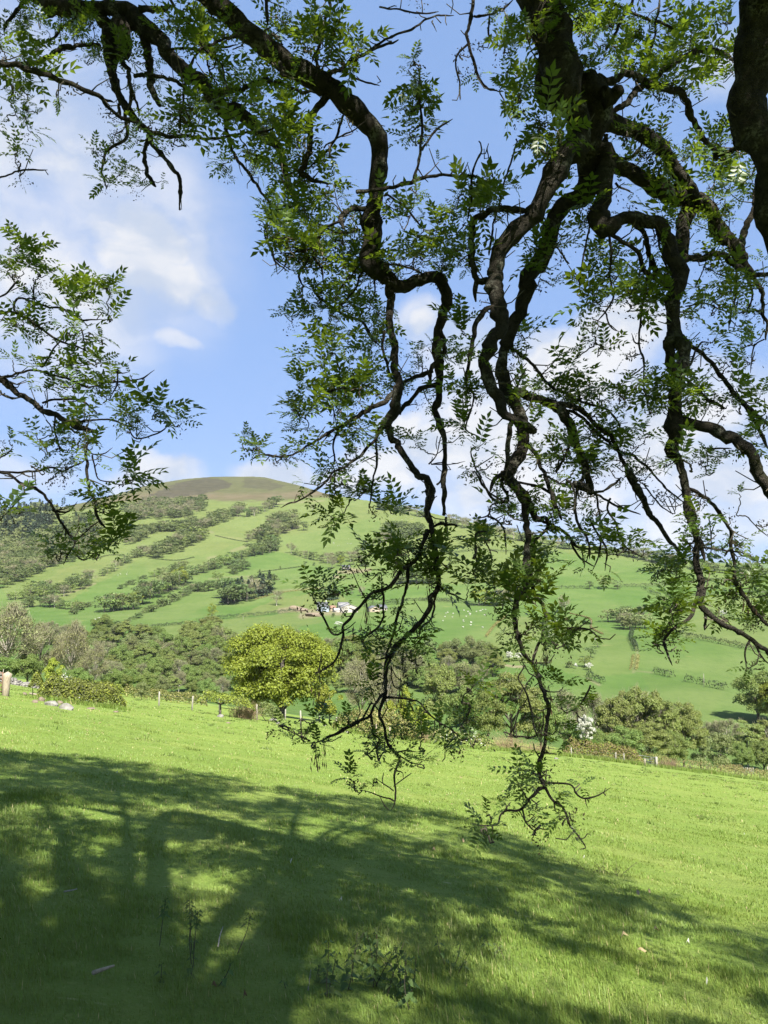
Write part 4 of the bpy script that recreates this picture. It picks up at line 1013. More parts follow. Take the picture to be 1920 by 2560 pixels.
def sl(pts):  # ground line from bearing and distance
    q = np.array([np.linspace(a, b, 6) for a, b in zip(pts[:-1], pts[1:])]).reshape(-1, 2)
    return np.array([spot(a, b) for a, b in q])
near_hedge('hawthorn_hedge', sl([(112, 45.5), (210, 46), (315, 47.5)]), [1.35, 1.5, 1.5, 1.45, 1.4], 1.7, 9000, .13, [('hedge_leaf', .8), ('lime_leaf', .2)], 'thick hawthorn hedge speckled with cream blossom beside the rubble stones', blossom=(.12, .62, 900), stems=16, bottom=.15)
near_hedge('browsed_hawthorn', sl([(86, 45.2), (122, 45.4)]), 1.4, .9, 1100, .13, [('hedge_leaf', .7), ('lime_leaf', .3)], 'browsed end of the hawthorn hedge on its bare stem', bottom=.75, stems=3)
near_hedge('clipped_hedge', sl([(318, 100), (400, 103), (520, 108)]), 1.5, 1.6, 5200, .2, [('hedge_leaf', .6), ('dry_hedge', .4)], 'long clipped hedge running behind the fence posts', bottom=.0)
near_hedge('clipped_hedge', sl([(225, 96), (318, 99)]), 1.5, 1.6, 2400, .2, [('hedge_leaf', .7), ('lime_leaf', .3)], 'clipped hedge top showing above the blossoming hedge', bottom=.0)
p_ = g1(550, 1789); ln_t = np.array([p_ + [x, x * .18, float(H(p_[0] + x, p_[1] + x * .18)) - p_[2]] for x in np.linspace(-1.7, 2.6, 8)])
near_hedge('browsed_thorn_tree', ln_t, 1.75, 1.5, 3000, .15, [('lime_leaf', .45), ('hedge_leaf', .55)], 'flat browsed thorn with a yellow-green table top on one dark trunk', 'thorn tree', bottom=1.05, bulge=.08)
tk = MB(); tk.tube([p_ + [0, 0, -.1], p_ + [.03, 0, .5], p_ + [-.02, .02, 1.25]], [.11, .085, .07], 7); 
thorn = bpy.data.objects['browsed_thorn_tree']
for s_ in (-.9, .8, 1.6): tk.tube([p_ + [0, 0, .85], p_ + [s_ * .5, s_ * .1, 1.1], p_ + [s_, s_ * .18, 1.25]], [.06, .05, .03], 5)
tko = link('trunk', tk.mesh('trunk', [M['tree_bark']], True), thorn); tko.location = -np.array(thorn.location)
near_hedge('hedge_bush', sl([(648, 66), (700, 68)]), 1.5, 1.6, 1900, .16, [('hedge_leaf', .6), ('grey_leaf', .4)], 'rounded grey-green bush between dry brush and the wire fence', bottom=.3, stems=4)
near_hedge('hedge_mound', sl([(868, 68), (950, 72), (1036, 76)]), [1.5, 2.3, 2.4, 2.0, 1.2], 3.2, 6500, .22, [('dry_hedge', .6), ('hedge_leaf', .4)], 'rounded brown-green hedge mound behind the hanging twigs', bottom=.0, bulge=.22)
near_hedge('overgrown_hedge', sl([(1040, 78), (1130, 83), (1225, 86)]), [1.3, 1.6, 1.5], 2.4, 3600, .2, [('hedge_leaf', .6), ('dry_hedge', .4)], 'overgrown green hedge left of the tangled dead brush', blossom=(.2, .8, 120), stems=8)
near_hedge('clipped_hedge', sl([(1400, 93), (1480, 92), (1560, 91), (1596, 90.5)]), [2.1, 2.1, 1.9, 1.7], 2.2, 6600, .19, [('dry_hedge', .6), ('hedge_leaf', .25), ('lime_leaf', .15)], 'clipped yellowish hedge leading up to the metal gate', bottom=.0)
near_hedge('clipped_hedge', sl([(1600, 106), (1650, 110)]), 1.6, 2, 1500, .2, [('green_leaf', .6), ('dry_hedge', .4)], 'green hedge top right behind the metal gate')
near_hedge('thin_hedge', sl([(1640, 92), (1700, 94), (1760, 97)]), 1.35, 1.2, 900, .17, [('dry_hedge', .7), ('hedge_leaf', .3)], 'thin gappy hedge of pale upright stems beside the gate', stems=70, bottom=.1)
near_hedge('thin_hedge', sl([(1762, 97), (1840, 100), (1960, 105)]), 1.35, 1.5, 2600, .17, [('dry_hedge', .65), ('hedge_leaf', .35)], 'dry sparse hedge leaving the picture at right', stems=60, bottom=.3)
near_hedge('clipped_hedge', sl([(1792, 148), (1836, 150)]), 1.5, 1.6, 900, .22, [('dry_hedge', .8), ('hedge_leaf', .2)], 'small tan hedge piece beside the paling fence')
near_hedge('clipped_hedge', sl([(1866, 152), (1960, 152)]), 1.0, 1.6, 900, .22, [('dry_hedge', .5), ('green_leaf', .5)], 'low hedge right of the paling fence')

# dead grass and brush
def brush(name, c, w, h, n, label, lean=(0, 0, 0)):
    r = np.random.default_rng(int(abs(c[0] * 97)) + n)
    mb = MB(); 
    for k in range(n):
        b = np.array([r.normal() * w * .3, r.normal() * w * .18, -.03]); a = r.uniform(0, 6.28); L = h * r.uniform(.6, 1.3)
        q = b + np.array([math.cos(a) * L * .55, math.sin(a) * L * .3, L * r.uniform(.35, 1)]) + np.array(lean) * L
        m_ = (b + q) / 2 + [0, 0, L * .18]
        mb.tube([b, m_, q], [.012, .010, .004], 3, 0, False)
    C = r.normal(size=(n * 3, 3)) * [w * .33, w * .2, h * .25] + [0, 0, h * .4]; C[:, 2] = np.abs(C[:, 2])
    V, f = leaf_quads(C, r.normal(size=(n * 3, 3)), r.uniform(.15, .45, n * 3), .025, r, .8); mb.add(V, f)
    link(name, mb.mesh(name, [M['dry_grass']]), None, c, None, label, 'brush')
brush('dry_brush', g1(612, 1798), 1.6, 1.35, 260, 'heap of pale dead grass under the end of the flat thorn')
brush('dry_brush', spot(1262, 87), 2.8, 1.9, 260, 'tangle of pale dead brushwood in the gap of the hedge')
brush('dry_brush', spot(1330, 90), 3.0, 1.2, 200, 'low dead brush just right of the tangled brushwood')
brush('dry_brush', spot(1058, 77), 1.2, 1.2, 120, 'pale dead canes at the end of the hedge mound')
brush('dry_brush', spot(1655, 92), 1.8, 1.2, 160, 'reddish dead brush against the pale gate post')

# ------------------------------------------------------------------ farm buildings
def building(name, px, base_py, width_px, wall_px, roof_px, depth_m, wallm, roofm, label, cat, rot=0.0, gable_front=False, openings=(), chimney=False, lean=None):
    p = g1(px, base_py); s = p[1] / F
    w, hw, hr2, dp = width_px * s, wall_px * s, roof_px * s, depth_m
    root = bpy.data.objects.new(name, None); COL.objects.link(root); root.location = p; root.rotation_euler = (0, 0, rot); tag(root, label, cat)
    mb = MB(); x = w / 2; y = dp / 2; b = -1.2
    if gable_front:
        V = [(-x, -y, b), (x, -y, b), (x, -y, hw), (0, -y, hw + hr2), (-x, -y, hw), (-x, y, b), (x, y, b), (x, y, hw), (0, y, hw + hr2), (-x, y, hw)]
        mb.add(V, [[0, 1, 2, 4], [6, 5, 9, 7], [1, 6, 7, 2], [5, 0, 4, 9]], [[4, 2, 3], [7, 9, 8]])
    else:
        V = [(-x, -y, b), (x, -y, b), (x, -y, hw), (-x, -y, hw), (-x, y, b), (x, y, b), (x, y, hw), (-x, y, hw), (-x, 0, hw + hr2), (x, 0, hw + hr2)]
        mb.add(V, [[0, 1, 2, 3], [5, 4, 7, 6], [1, 5, 6, 2], [4, 0, 3, 7]], [[2, 6, 9], [7, 3, 8]])
    link('wall', mb.mesh('wall', [M[wallm]]), root)
    mb = MB(); e = .35; th = .18
    def slab(a, b_, c, d):
        n = np.cross(np.array(b_) - a, np.array(d) - a); n = n / np.linalg.norm(n) * th
        if n[2] < 0: n = -n
        V = [np.array(q) + [0, 0, .03] for q in (a, b_, c, d)]; V += [v + n for v in V]
        mb.add(V, [[0, 1, 2, 3], [7, 6, 5, 4], [0, 4, 5, 1], [1, 5, 6, 2], [2, 6, 7, 3], [3, 7, 4, 0]])
    if gable_front:
        k = hr2 / x
        slab((-x - e, -y - e, hw - e * k), (0, -y - e, hw + hr2), (0, y + e, hw + hr2), (-x - e, y + e, hw - e * k))
        slab((x + e, -y - e, hw - e * k), (x + e, y + e, hw - e * k), (0, y + e, hw + hr2), (0, -y - e, hw + hr2))
    else:
        k = hr2 / y
        slab((-x - e, -y - e, hw - e * k), (x + e, -y - e, hw - e * k), (x + e, 0, hw + hr2), (-x - e, 0, hw + hr2))
        slab((-x - e, y + e, hw - e * k), (-x - e, 0, hw + hr2), (x + e, 0, hw + hr2), (x + e, y + e, hw - e * k))
    rf = link('roof', mb.mesh('roof', [M[roofm]]), root)
    if chimney:
        mb = MB(); mb.box((x * .7, 0, hw + hr2 + .6), (.7, .7, 1.8)); link('chimney', mb.mesh('chimney', [M['render_wall']]), rf)
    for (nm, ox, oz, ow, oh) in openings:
        mb = MB(); mb.box((ox * w, -y - .03, oz * hw), (ow * w, .1, oh * hw)); link(nm, mb.mesh(nm, [M['painted_hole']]), root)
    return root
building('farm_cottage', 812, 1529, 19, 12, 0.1, 6, 'blue_wall', 'slate_roof', 'pale blue-grey gable end of the farmhouse behind the leafy tuft', 'house', .15, True, [('window', .12, .55, .16, .34), ('door', -.28, .3, .14, .6)])
bpy.data.objects['farm_cottage'].children[1].name = 'roof'
building('farmhouse', 806, 1527, 26, 12, 9, 7, 'render_wall', 'slate_roof', 'farmhouse with dark slate roof and white wall left of the barns', 'house', .1, False, [('window', -.3, .6, .12, .25), ('window', .1, .6, .12, .25)], chimney=True)
building('red_shed', 831, 1526, 13, 6, 6, 6, 'tan_wall', 'rust_roof', 'small shed with reddish roof between farmhouse and pale barn', 'shed', .3)
building('lean_to_shed', 846, 1530, 24, 5, 4, 7, 'shed_wall', 'white_sheet', 'low white-roofed lean-to in front of the pale barn', 'shed', .35)
building('pale_barn', 871, 1530, 40, 13, 7, 14, 'shed_wall', 'grey_roof', 'large pale cladded barn in the middle of the farm', 'barn', .2, True, [('opening', -.28, .25, .16, .3), ('opening', .2, .3, .1, .4)])
building('grey_barn', 858, 1522, 26, 9, 7, 12, 'shed_wall', 'grey_roof', 'grey-roofed barn behind the lean-to', 'barn', .2)
building('tan_barn', 934, 1529, 24, 9, 5, 12, 'tan_wall', 'slate_roof', 'tan gabled barn at the right of the farm', 'barn', .25, True, [('opening', -.2, .4, .24, .4)])
building('blue_roof_barn', 953, 1524, 22, 5, 7, 14, 'shed_wall', 'slate_roof', 'barn with blue-grey slate roof at the right end of the farm', 'barn', .2)
building('open_shelter', 865, 1424, 19, 7, 4, 8, 'painted_hole', 'slate_roof', 'open-fronted stone shelter on the hillside above the farm', 'shed', .15)  # solid walls coloured near black, for the shade in the open front
sh = bpy.data.objects['open_shelter']
mb = MB()
for x_ in (-3.6, .2, 3.6): mb.box((x_, -4.2, 1.1), (.45, .3, 4.4))
mb.box((-2.6, -4.15, .6), (2.2, .3, 3.4)); link('front_post', mb.mesh('front_post', [M['pale_post']]), sh)
def boulder_mesh(name, s, m_, seed, sub=2):
    bm = bmesh.new(); bmesh.ops.create_icosphere(bm, subdivisions=sub, radius=1)
    r = np.random.default_rng(seed); ax = r.normal(size=(9, 3)); ax /= np.linalg.norm(ax, axis=1)[:, None]; dd = r.uniform(.5, .85, 9)
    for v in bm.verts:
        p = np.array(v.co)
        for a, d in zip(ax, dd):
            k = p @ a
            if k > d: p = p - a * (k - d) * .92
        v.co = p * s
    me = bpy.data.meshes.new(name); bm.to_mesh(me); bm.free(); me.materials.append(M[m_]); return me
def put_rock(name, px, py, s, m_, label, seed, rz=0, sink=.25, group=None):
    if name == 'rock': s = tuple(.62 * v for v in s)
    p = g1(px, py); o = link(name, boulder_mesh(name, s, m_, seed), None, p + [0, 0, s[2] * (1 - sink * 2) * .5], None, label, 'rock' if name != 'earth_heap' else 'heap', group); o.rotation_euler = (0, 0, rz); return o
put_rock('earth_heap', 738, 1524, (7, 4, 3.0), 'earth', 'reddish earth heap left of the farmhouse', 1)
put_rock('earth_heap', 752, 1527, (6, 4, 2.2), 'rust_stone', 'brown heap beside the farmhouse yard', 2)
put_rock('earth_heap', 786, 1541, (8, 4, 2.6), 'rust_stone', 'brown rubble heap below the farm', 3)
# poles
for i, (px, base, top, lab) in enumerate([(1760, 1718, 1685, 'pale pole beside the clipped hedge pieces'), (752, 1549, 1533, 'pole in the field left of the farm yard'), (835, 1512, 1498, 'thin pole behind the farmhouse roof'), (608, 1552, 1540, 'pole by the long low hedge'), (1478, 1570, 1550, 'thin pole on the faint bank of the far field'), (20, 1690, 1652, 'thin stake standing by the stone wall')]):
    p = g1(px, base) if i < 5 else spot(px, 70); s = p[1] / F; mb = MB(); mb.tube([[0, 0, -.3], [0, 0, (base - top) * s]], [.11 if i < 5 else .04, .08 if i < 5 else .03], 6)
    link('pole', mb.mesh('pole', [M['pale_post']]), None, p, None, lab, 'pole')

# sheep
mb = MB(); r = np.random.default_rng(3)
bm = bmesh.new(); bmesh.ops.create_icosphere(bm, subdivisions=2, radius=1)
for v in bm.verts: v.co = Vector((v.co.x * .55, v.co.y * .27, v.co.z * .29 + .62)) * (1 + r.normal() * .03)
vb = [v.co.copy() for v in bm.verts]; fb = [[v.index for v in f_.verts] for f_ in bm.faces]; bm.free()
mb.add(vb, None, fb, 0)
for x_ in (-.34, .34):
    for y_ in (-.13, .13): mb.tube([[x_, y_, 0], [x_, y_, .45]], [.035, .05], 5, 1)
mb.tube([[.45, 0, .72], [.62, 0, .86], [.82, 0, .78]], [.12, .10, .06], 6, 1); mb.tube([[.62, .05, .92], [.60, .17, .93]], [.03, .015], 4, 1); mb.tube([[.62, -.05, .92], [.60, -.17, .93]], [.03, .015], 4, 1)
SHEEP = mb.mesh('sheep', [M['wool'], M['sheep_face']], True)
for (poly, n, where) in [(crop2([(215, 560), (480, 560), (430, 645), (220, 635)]), 26, 'the field behind the left hanging branch'), (crop1([(1400, 445), (1640, 405), (1640, 440), (1400, 472)]), 14, 'the sunlit pasture above the shelter'),
                         (crop1([(395, 785), (445, 760), (430, 805)]), 6, 'the small field corner above the valley wood'), (crop2([(20, 142), (180, 165), (170, 192), (20, 185)]), 12, 'the high field under the skyline'),
                         (crop1([(700, 600), (800, 600), (700, 640)]), 4, 'the slope above the bold tree row'), (crop1([(480, 590), (560, 570), (540, 600)]), 4, 'the slope under the left spray of leaves'), (crop2([(690, 590), (760, 600), (740, 640)]), 3, 'the field beside the lone tree')]:
    P_ = np.asarray(poly); got = []
    while len(got) < n:
        q = np.array([fr.uniform(P_[:, 0].min(), P_[:, 0].max()), fr.uniform(P_[:, 1].min(), P_[:, 1].max())])
        if in_poly(q[:1], q[1:], P_)[0]: got.append(tuple(q))
    for k, q in enumerate(sorted(got)):
        o = link('sheep', SHEEP, None, g1(*q), None, 'white sheep grazing on %s, %s from left' % (where, nth(k)), 'sheep', 'sheep on ' + where); o.rotation_euler = (0, 0, fr.uniform(0, 6.28)); o.scale = (1.05, 1.05, 1.05)
# ------------------------------------------------------------------ the ash tree overhead
ash = bpy.data.objects.new('ash_tree', None); COL.objects.link(ash)
ash.location = (1.15, -2.9, float(H(1.15, -2.9)))
tag(ash, 'gnarled old ash tree with drooping lichened limbs and fresh pinnate leaves overhanging the pasture', 'tree')
ASH0 = np.array(ash.location)
bpy.context.view_layer.update()

CROPS = {'A': (0, 0, 1.728), 'B': (960, 0, 1.728), 'C': (560, 500, 2.44), 'D': (1160, 500, 2.183), 'E': (660, 1200, 2.592), 'F': (1160, 1200, 2.183), 'G': (0, 560, 2.514)}
BR = []   # (crop, points, radii, start depth or None = taken from the branch it leaves, change of depth)
def br(c, pts, rad, d0=None, dd=0.0): BR.append((c, pts, rad, d0, dd))
# big limb sweeping down from the upper left
br('A', [(740, -160), (820, -80), (900, 0), (1010, 80), (1120, 165), (1230, 255), (1330, 330), (1430, 390), (1530, 470), (1600, 545), (1640, 610), (1640, 680), (1625, 760), (1610, 860), (1600, 950), (1590, 1050), (1600, 1130), (1640, 1185)],
   [52, 50, 47, 48, 50, 52, 52, 46, 42, 40, 38, 36, 36, 38, 40, 44, 43, 40], 4.6, .5)
br('C', [(900, 390), (960, 450), (1010, 510), (1060, 522), (1130, 515), (1200, 480), (1280, 470), (1340, 510), (1365, 580), (1335, 680), (1310, 780), (1300, 900), (1315, 1000), (1310, 1120), (1310, 1220), (1285, 1260), (1310, 1350), (1345, 1450), (1345, 1600), (1340, 1700), (1345, 1800), (1340, 1920)],
   [56, 52, 46, 42, 39, 37, 37, 38, 36, 32, 28, 27, 28, 25, 21, 21, 19, 16, 15, 15, 14, 11], None, .25)
br('C', [(1015, 520), (1015, 600), (1010, 680), (1015, 780), (1040, 900), (1040, 1000), (1060, 1100), (1055, 1200), (1030, 1310), (970, 1380)], [28, 25, 23, 23, 22, 21, 25, 28, 30, 32], None, -.2)
br('C', [(985, 1360), (1040, 1470), (1100, 1570), (1180, 1680), (1255, 1745), (1250, 1860), (1235, 1950)], [26, 20, 19, 20, 26, 20, 19], None, -.15)
br('E', [(1082, 70), (1062, 140), (1055, 230), (1080, 340), (1105, 450), (1130, 560), (1140, 660), (1090, 750), (1040, 860), (985, 940), (905, 1040), (850, 1110), (815, 1190), (790, 1290), (785, 1380), (765, 1480), (770, 1600), (810, 1690), (850, 1760), (880, 1800), (850, 1900), (840, 2000), (845, 2090), (830, 2130)],
   [24, 18, 17, 16, 15, 15, 17, 19, 18, 16, 15, 19, 15, 13, 11, 10, 9, 9, 10, 8, 7, 6, 5, 3], None, -.35)
br('C', [(1320, 800), (1348, 880), (1340, 945), (1300, 985), (1270, 1050), (1262, 1140)], [14, 15, 15, 14, 12, 6], None, -.1)
br('C', [(1272, 1040), (1180, 1080), (1090, 1130), (1075, 1165)], [14, 14, 13, 11], None, .05)
br('C', [(1300, 1125), (1200, 1150), (1140, 1220), (1085, 1285), (1080, 1310)], [15, 14, 14, 13, 6], None, -.2)
br('C', [(1050, 1170), (930, 1250), (840, 1310), (740, 1360), (640, 1430), (560, 1490), (440, 1550), (330, 1555), (250, 1560), (160, 1590)], [17, 16, 14, 12, 10, 8, 6, 6, 5, 4], None, -.4)
br('C', [(840, 1150), (800, 1150), (700, 1155), (610, 1190), (550, 1240), (500, 1320)], [6, 6, 6, 6, 5, 4], 4.7, .2)
br('C', [(970, 1390), (900, 1480), (830, 1550), (740, 1620), (650, 1690), (560, 1760), (470, 1830), (400, 1852), (345, 1870)], [13, 11, 9, 8, 7, 6, 5, 5, 3], None, -.3)
br('C', [(960, 1390), (930, 1460), (930, 1600), (915, 1700), (890, 1780), (880, 1880)], [11, 7, 7, 6, 5, 4], None, .3)
br('C', [(700, 1380), (670, 1500), (680, 1580), (640, 1640)], [7, 6, 5, 4], None, .2)
br('C', [(1250, 1610), (1290, 1550), (1320, 1440), (1390, 1405)], [5, 4, 3, 2.5], 4.9, .1)
br('C', [(1345, 1600), (1260, 1610), (1390, 1605), (1470, 1590)], [4, 4, 3, 2], None, .1)
br('C', [(1300, 1735), (1320, 1700), (1330, 1640)], [8, 5, 4], None, .1)
br('C', [(875, 70), (780, 50), (720, 90), (712, 185)], [20, 16, 15, 10], None, -.3)
br('C', [(715, 130), (640, 170), (590, 230), (540, 300), (440, 325), (310, 330)], [9, 8, 7, 6, 5, 3], None, .2)
br('C', [(830, 180), (700, 190), (600, 150), (520, 130)], [7, 6, 5, 4], None, .3)
br('C', [(380, 30), (330, 55), (260, 160), (265, 260), (310, 360), (330, 450)], [5, 5, 5, 5, 4, 3], 5.4, .1)
br('C', [(310, 360), (370, 400), (425, 435)], [4, 3.5, 2.5], None, 0)
br('C', [(520, 340), (500, 390), (455, 465), (490, 530)], [9, 9, 8, 7], 5.3, .1)
br('C', [(915, 430), (920, 540), (930, 620)], [6, 5, 4], None, .1)
br('C', [(850, 380), (800, 430), (740, 500), (690, 570)], [7, 6, 5, 3], None, .2)
br('C', [(860, 420), (830, 470), (780, 560), (730, 620), (640, 720)], [7, 6, 6, 5, 3], None, .4)
br('C', [(540, 520), (570, 570), (640, 625), (740, 690), (840, 755), (900, 840), (950, 880)], [6, 7, 8, 9, 9, 8, 7], 5.6, -.1)
br('C', [(980, 800), (965, 870), (970, 950), (1010, 1060), (1050, 1115)], [9, 8, 8, 8, 8], None, .1)
br('C', [(680, 940), (690, 1010), (740, 1060), (770, 1100), (800, 1150)], [4, 5, 5, 5, 5], 5.0, -.1)
br('C', [(660, 1160), (665, 1260), (680, 1380)], [4, 4, 4], 4.8, 0)
br('C', [(540, 310), (560, 360), (600, 420), (610, 500)], [7, 7, 6, 5], 5.3, 0)
br('C', [(1050, 515), (1000, 480), (1100, 400), (1200, 440)], [4, 4, 4, 3], 4.9, .5)
# lower half of the left-hand hanging branch
br('E', [(1060, 320), (1020, 440), (980, 540), (900, 600), (830, 680), (760, 710), (690, 740), (640, 790), (600, 840), (560, 900), (520, 950), (505, 1020), (490, 1100), (460, 1180), (400, 1230), (340, 1252)], [16, 13, 13, 14, 13, 11, 10, 9, 9, 9, 8, 8, 7, 7, 6, 5], None, -.4)
br('E', [(1250, 300), (1190, 290), (1130, 290), (1080, 305), (1040, 345)], [6, 9, 9, 9, 8], None, .1)
br('E', [(1180, 240), (1190, 330), (1160, 390), (1110, 410)], [8, 7, 7, 6], None, 0)
br('E', [(510, 985), (470, 1000), (430, 990), (390, 920), (360, 860), (345, 800)], [7, 7, 7, 7, 7, 6], None, -.1)
br('E', [(765, 720), (775, 830), (775, 900), (720, 970), (640, 1010), (560, 1030)], [8, 7, 7, 7, 6, 5], None, .1)
br('E', [(940, 570), (930, 640), (920, 700), (905, 790), (860, 880), (840, 980), (800, 1090), (790, 1165)], [9, 9, 9, 9, 9, 9, 8, 8], None, .2)
br('E', [(1130, 680), (1100, 850), (1070, 910), (1020, 960), (1015, 1030)], [8, 7, 7, 7, 4], None, .1)
br('E', [(960, 1025), (1020, 1020), (1075, 1005)], [7, 7, 4], None, 0)
br('E', [(1010, 1040), (1025, 1085), (1050, 1100)], [4, 3, 2], None, 0)
br('E', [(1140, 690), (1200, 720), (1280, 770), (1310, 775)], [7, 6, 5, 3], None, .1)
br('E', [(790, 1380), (765, 1400), (720, 1460), (690, 1520), (600, 1570), (540, 1610), (450, 1660), (380, 1685), (310, 1700)], [10, 10, 9, 9, 8, 8, 7, 6, 4], None, -.3)
br('E', [(700, 1440), (640, 1540), (560, 1580), (470, 1640), (400, 1660)], [6, 6, 6, 5, 4], None, -.25)
br('E', [(692, 1515), (700, 1590), (690, 1640), (740, 1690), (700, 1760), (640, 1795)], [6, 5, 5, 5, 4, 3], None, .1)
br('E', [(775, 1415), (850, 1415), (930, 1420), (1010, 1440), (1060, 1510), (1130, 1570), (1210, 1620), (1260, 1680), (1210, 1710), (1160, 1750)], [7, 7, 6, 6, 6, 5, 5, 4, 4, 3], None, -.25)
br('E', [(860, 1765), (880, 1755), (940, 1750), (1010, 1760)], [6, 5, 5, 3], None, 0)
br('E', [(880, 1790), (920, 1815), (960, 1840), (1030, 1850)], [5, 4, 4, 3], None, -.1)
br('E', [(855, 1880), (905, 1900), (910, 1945)], [5, 4, 3], None, 0)
br('E', [(840, 2015), (780, 1980), (730, 1950)], [4, 4, 3], None, 0)
br('E', [(842, 2080), (770, 2060), (700, 2030), (640, 2010)], [5, 4, 4, 3], None, 0)
br('E', [(800, 1150), (760, 1160), (720, 1165)], [6, 5, 3], None, 0)
br('E', [(895, 1080), (895, 1200), (900, 1290)], [4, 4, 3], None, .1)
br('E', [(825, 1210), (820, 1290), (850, 1350), (920, 1300)], [5, 4, 4, 3], None, .1)
br('E', [(240, 1640), (240, 1570), (250, 1520)], [4, 4, 3], 4.15, 0)
br('E', [(300, 1690), (210, 1640), (130, 1600), (100, 1590)], [4, 4, 3, 2], None, 0)
br('E', [(750, 600), (700, 650), (670, 620)], [3, 3, 3], 4.4, 0)
# great limb and burl at upper right
br('B', [(560, -190), (620, -80), (680, 0), (712, 80), (740, 200), (782, 330), (812, 420), (832, 500), (832, 610), (800, 680)], [92, 92, 92, 88, 86, 86, 66, 50, 50, 46], 4.4, .15)
br('B', [(690, 270), (690, 340), (705, 400), (760, 470), (790, 510)], [36, 52, 54, 44, 20], 4.55, 0)
br('B', [(840, 340), (900, 400), (930, 440), (920, 520), (900, 600), (880, 680)], [60, 80, 84, 62, 46, 50], 4.6, .1)
br('B', [(950, 420), (1000, 400), (1022, 392)], [40, 28, 20], 4.55, -.05)
br('B', [(840, 600), (800, 650), (740, 715), (710, 790), (660, 890), (600, 970), (530, 1040), (495, 1110), (480, 1200)], [46, 45, 42, 40, 42, 42, 40, 38, 36], None, -.1)
br('D', [(175, 400), (172, 480), (182, 570), (198, 660), (155, 770), (112, 870), (138, 970), (185, 1070), (215, 1150), (250, 1190), (320, 1225), (390, 1260)], [42, 40, 38, 37, 36, 36, 38, 34, 28, 22, 20, 15], None, -.1)
br('B', [(880, 620), (885, 690), (895, 770), (860, 850), (780, 885), (740, 960), (710, 1060), (650, 1170)], [46, 48, 46, 44, 40, 38, 36, 34], None, .3)
br('D', [(490, 120), (430, 260), (370, 380), (330, 520), (290, 640), (240, 740), (205, 850), (212, 950), (232, 1040), (280, 1110), (303, 1200), (325, 1290), (300, 1400), (240, 1480)], [46, 44, 42, 40, 37, 36, 35, 34, 33, 30, 29, 28, 26, 24], None, -.25)
br('D', [(245, 1470), (200, 1510), (160, 1570), (155, 1612)], [15, 13, 12, 10], None, -.1)
br('D', [(245, 1470), (290, 1560), (335, 1640), (375, 1746)], [22, 20, 20, 19], None, 0)
br('D', [(230, 1490), (215, 1560), (235, 1600), (235, 1645), (170, 1640), (130, 1600), (90, 1540), (60, 1480)], [12, 9, 9, 8, 8, 7, 7, 5], None, -.1)
br('D', [(262, 1210), (245, 1300), (238, 1390), (240, 1470)], [14, 14, 14, 15], None, .1)
br('D', [(240, 1040), (350, 1070), (430, 1100), (500, 1130), (560, 1200), (600, 1290), (640, 1400), (670, 1500), (688, 1600)], [26, 23, 24, 27, 26, 25, 24, 22, 19], None, .3)
br('D', [(470, 1110), (600, 1130), (680, 1160), (730, 1230), (800, 1300), (860, 1400), (890, 1480), (930, 1580), (980, 1660), (1040, 1740)], [14, 14, 13, 12, 12, 11, 11, 10, 10, 9], None, .3)
br('D', [(520, 1140), (640, 1200), (740, 1280), (830, 1370), (930, 1390), (1000, 1470), (1070, 1540), (1130, 1600), (1200, 1650)], [10, 9, 9, 9, 8, 7, 6, 5, 4], None, .5)
br('D', [(255, 810), (330, 860), (400, 930), (470, 1010), (560, 1060), (640, 1100), (760, 1140), (830, 1200), (860, 1280)], [10, 9, 9, 9, 8, 7, 6, 5, 4], None, .4)
br('D', [(335, 1310), (360, 1340), (400, 1420), (450, 1530), (490, 1640), (530, 1740)], [13, 12, 12, 12, 12, 11], None, -.1)
br('D', [(45, 320), (55, 390), (70, 440), (100, 452), (165, 448)], [13, 14, 18, 20, 18], None, .1)
br('D', [(70, 440), (65, 500), (62, 545)], [14, 13, 11], None, 0)
br('D', [(180, 580), (105, 592), (72, 680), (50, 790), (22, 890), (5, 1000), (60, 1060), (22, 1180), (10, 1250), (80, 1290), (130, 1330)], [14, 16, 14, 12, 10, 8, 5, 4.5, 4, 3.5, 2.5], None, .2)
br('D', [(90, 1530), (60, 1470), (40, 1400), (38, 1340)], [6, 5, 5, 4], None, 0)
br('D', [(285, 1040), (310, 990), (345, 930), (375, 935)], [8, 6, 5, 4], None, 0)
br('D', [(500, 1480), (560, 1370), (590, 1290)], [7, 7, 6], 4.6, .2)
br('D', [(600, 1560), (630, 1560), (690, 1590)], [16, 18, 16], 4.5, 0)
br('D', [(420, 1500), (520, 1540), (600, 1560), (740, 1600), (810, 1560), (860, 1510)], [5, 6, 7, 7, 8, 6], 4.5, .2)
br('D', [(290, 1540), (400, 1570), (480, 1620), (560, 1650)], [7, 6, 5, 4], None, -.1)
br('D', [(390, 1180), (420, 1130), (415, 1090)], [5, 5, 4], 4.5, 0)
# right-hand arch and the hanging trunk below it
br('B', [(860, 640), (910, 635), (955, 660), (962, 760), (942, 860), (920, 930), (955, 985), (1010, 960)], [46, 42, 40, 37, 36, 38, 42, 36], None, -.2)
br('D', [(700, 110), (770, 150), (850, 105), (930, 95), (1020, 115), (1095, 170), (1130, 280), (1160, 390), (1162, 500), (1140, 600), (1148, 700), (1165, 770)], [30, 42, 36, 36, 37, 40, 44, 46, 46, 38, 38, 44], None, .1)
br('D', [(1130, 720), (1092, 770), (1112, 870), (1140, 940), (1165, 985)], [26, 27, 27, 26, 24], None, .1)
br('D', [(1165, 760), (1200, 830), (1182, 930), (1160, 1020), (1140, 1120), (1140, 1190), (1150, 1290), (1140, 1370), (1190, 1480), (1210, 1580), (1240, 1700), (1248, 1760)], [42, 36, 34, 36, 38, 46, 34, 38, 19, 18, 18, 18], None, -.1)
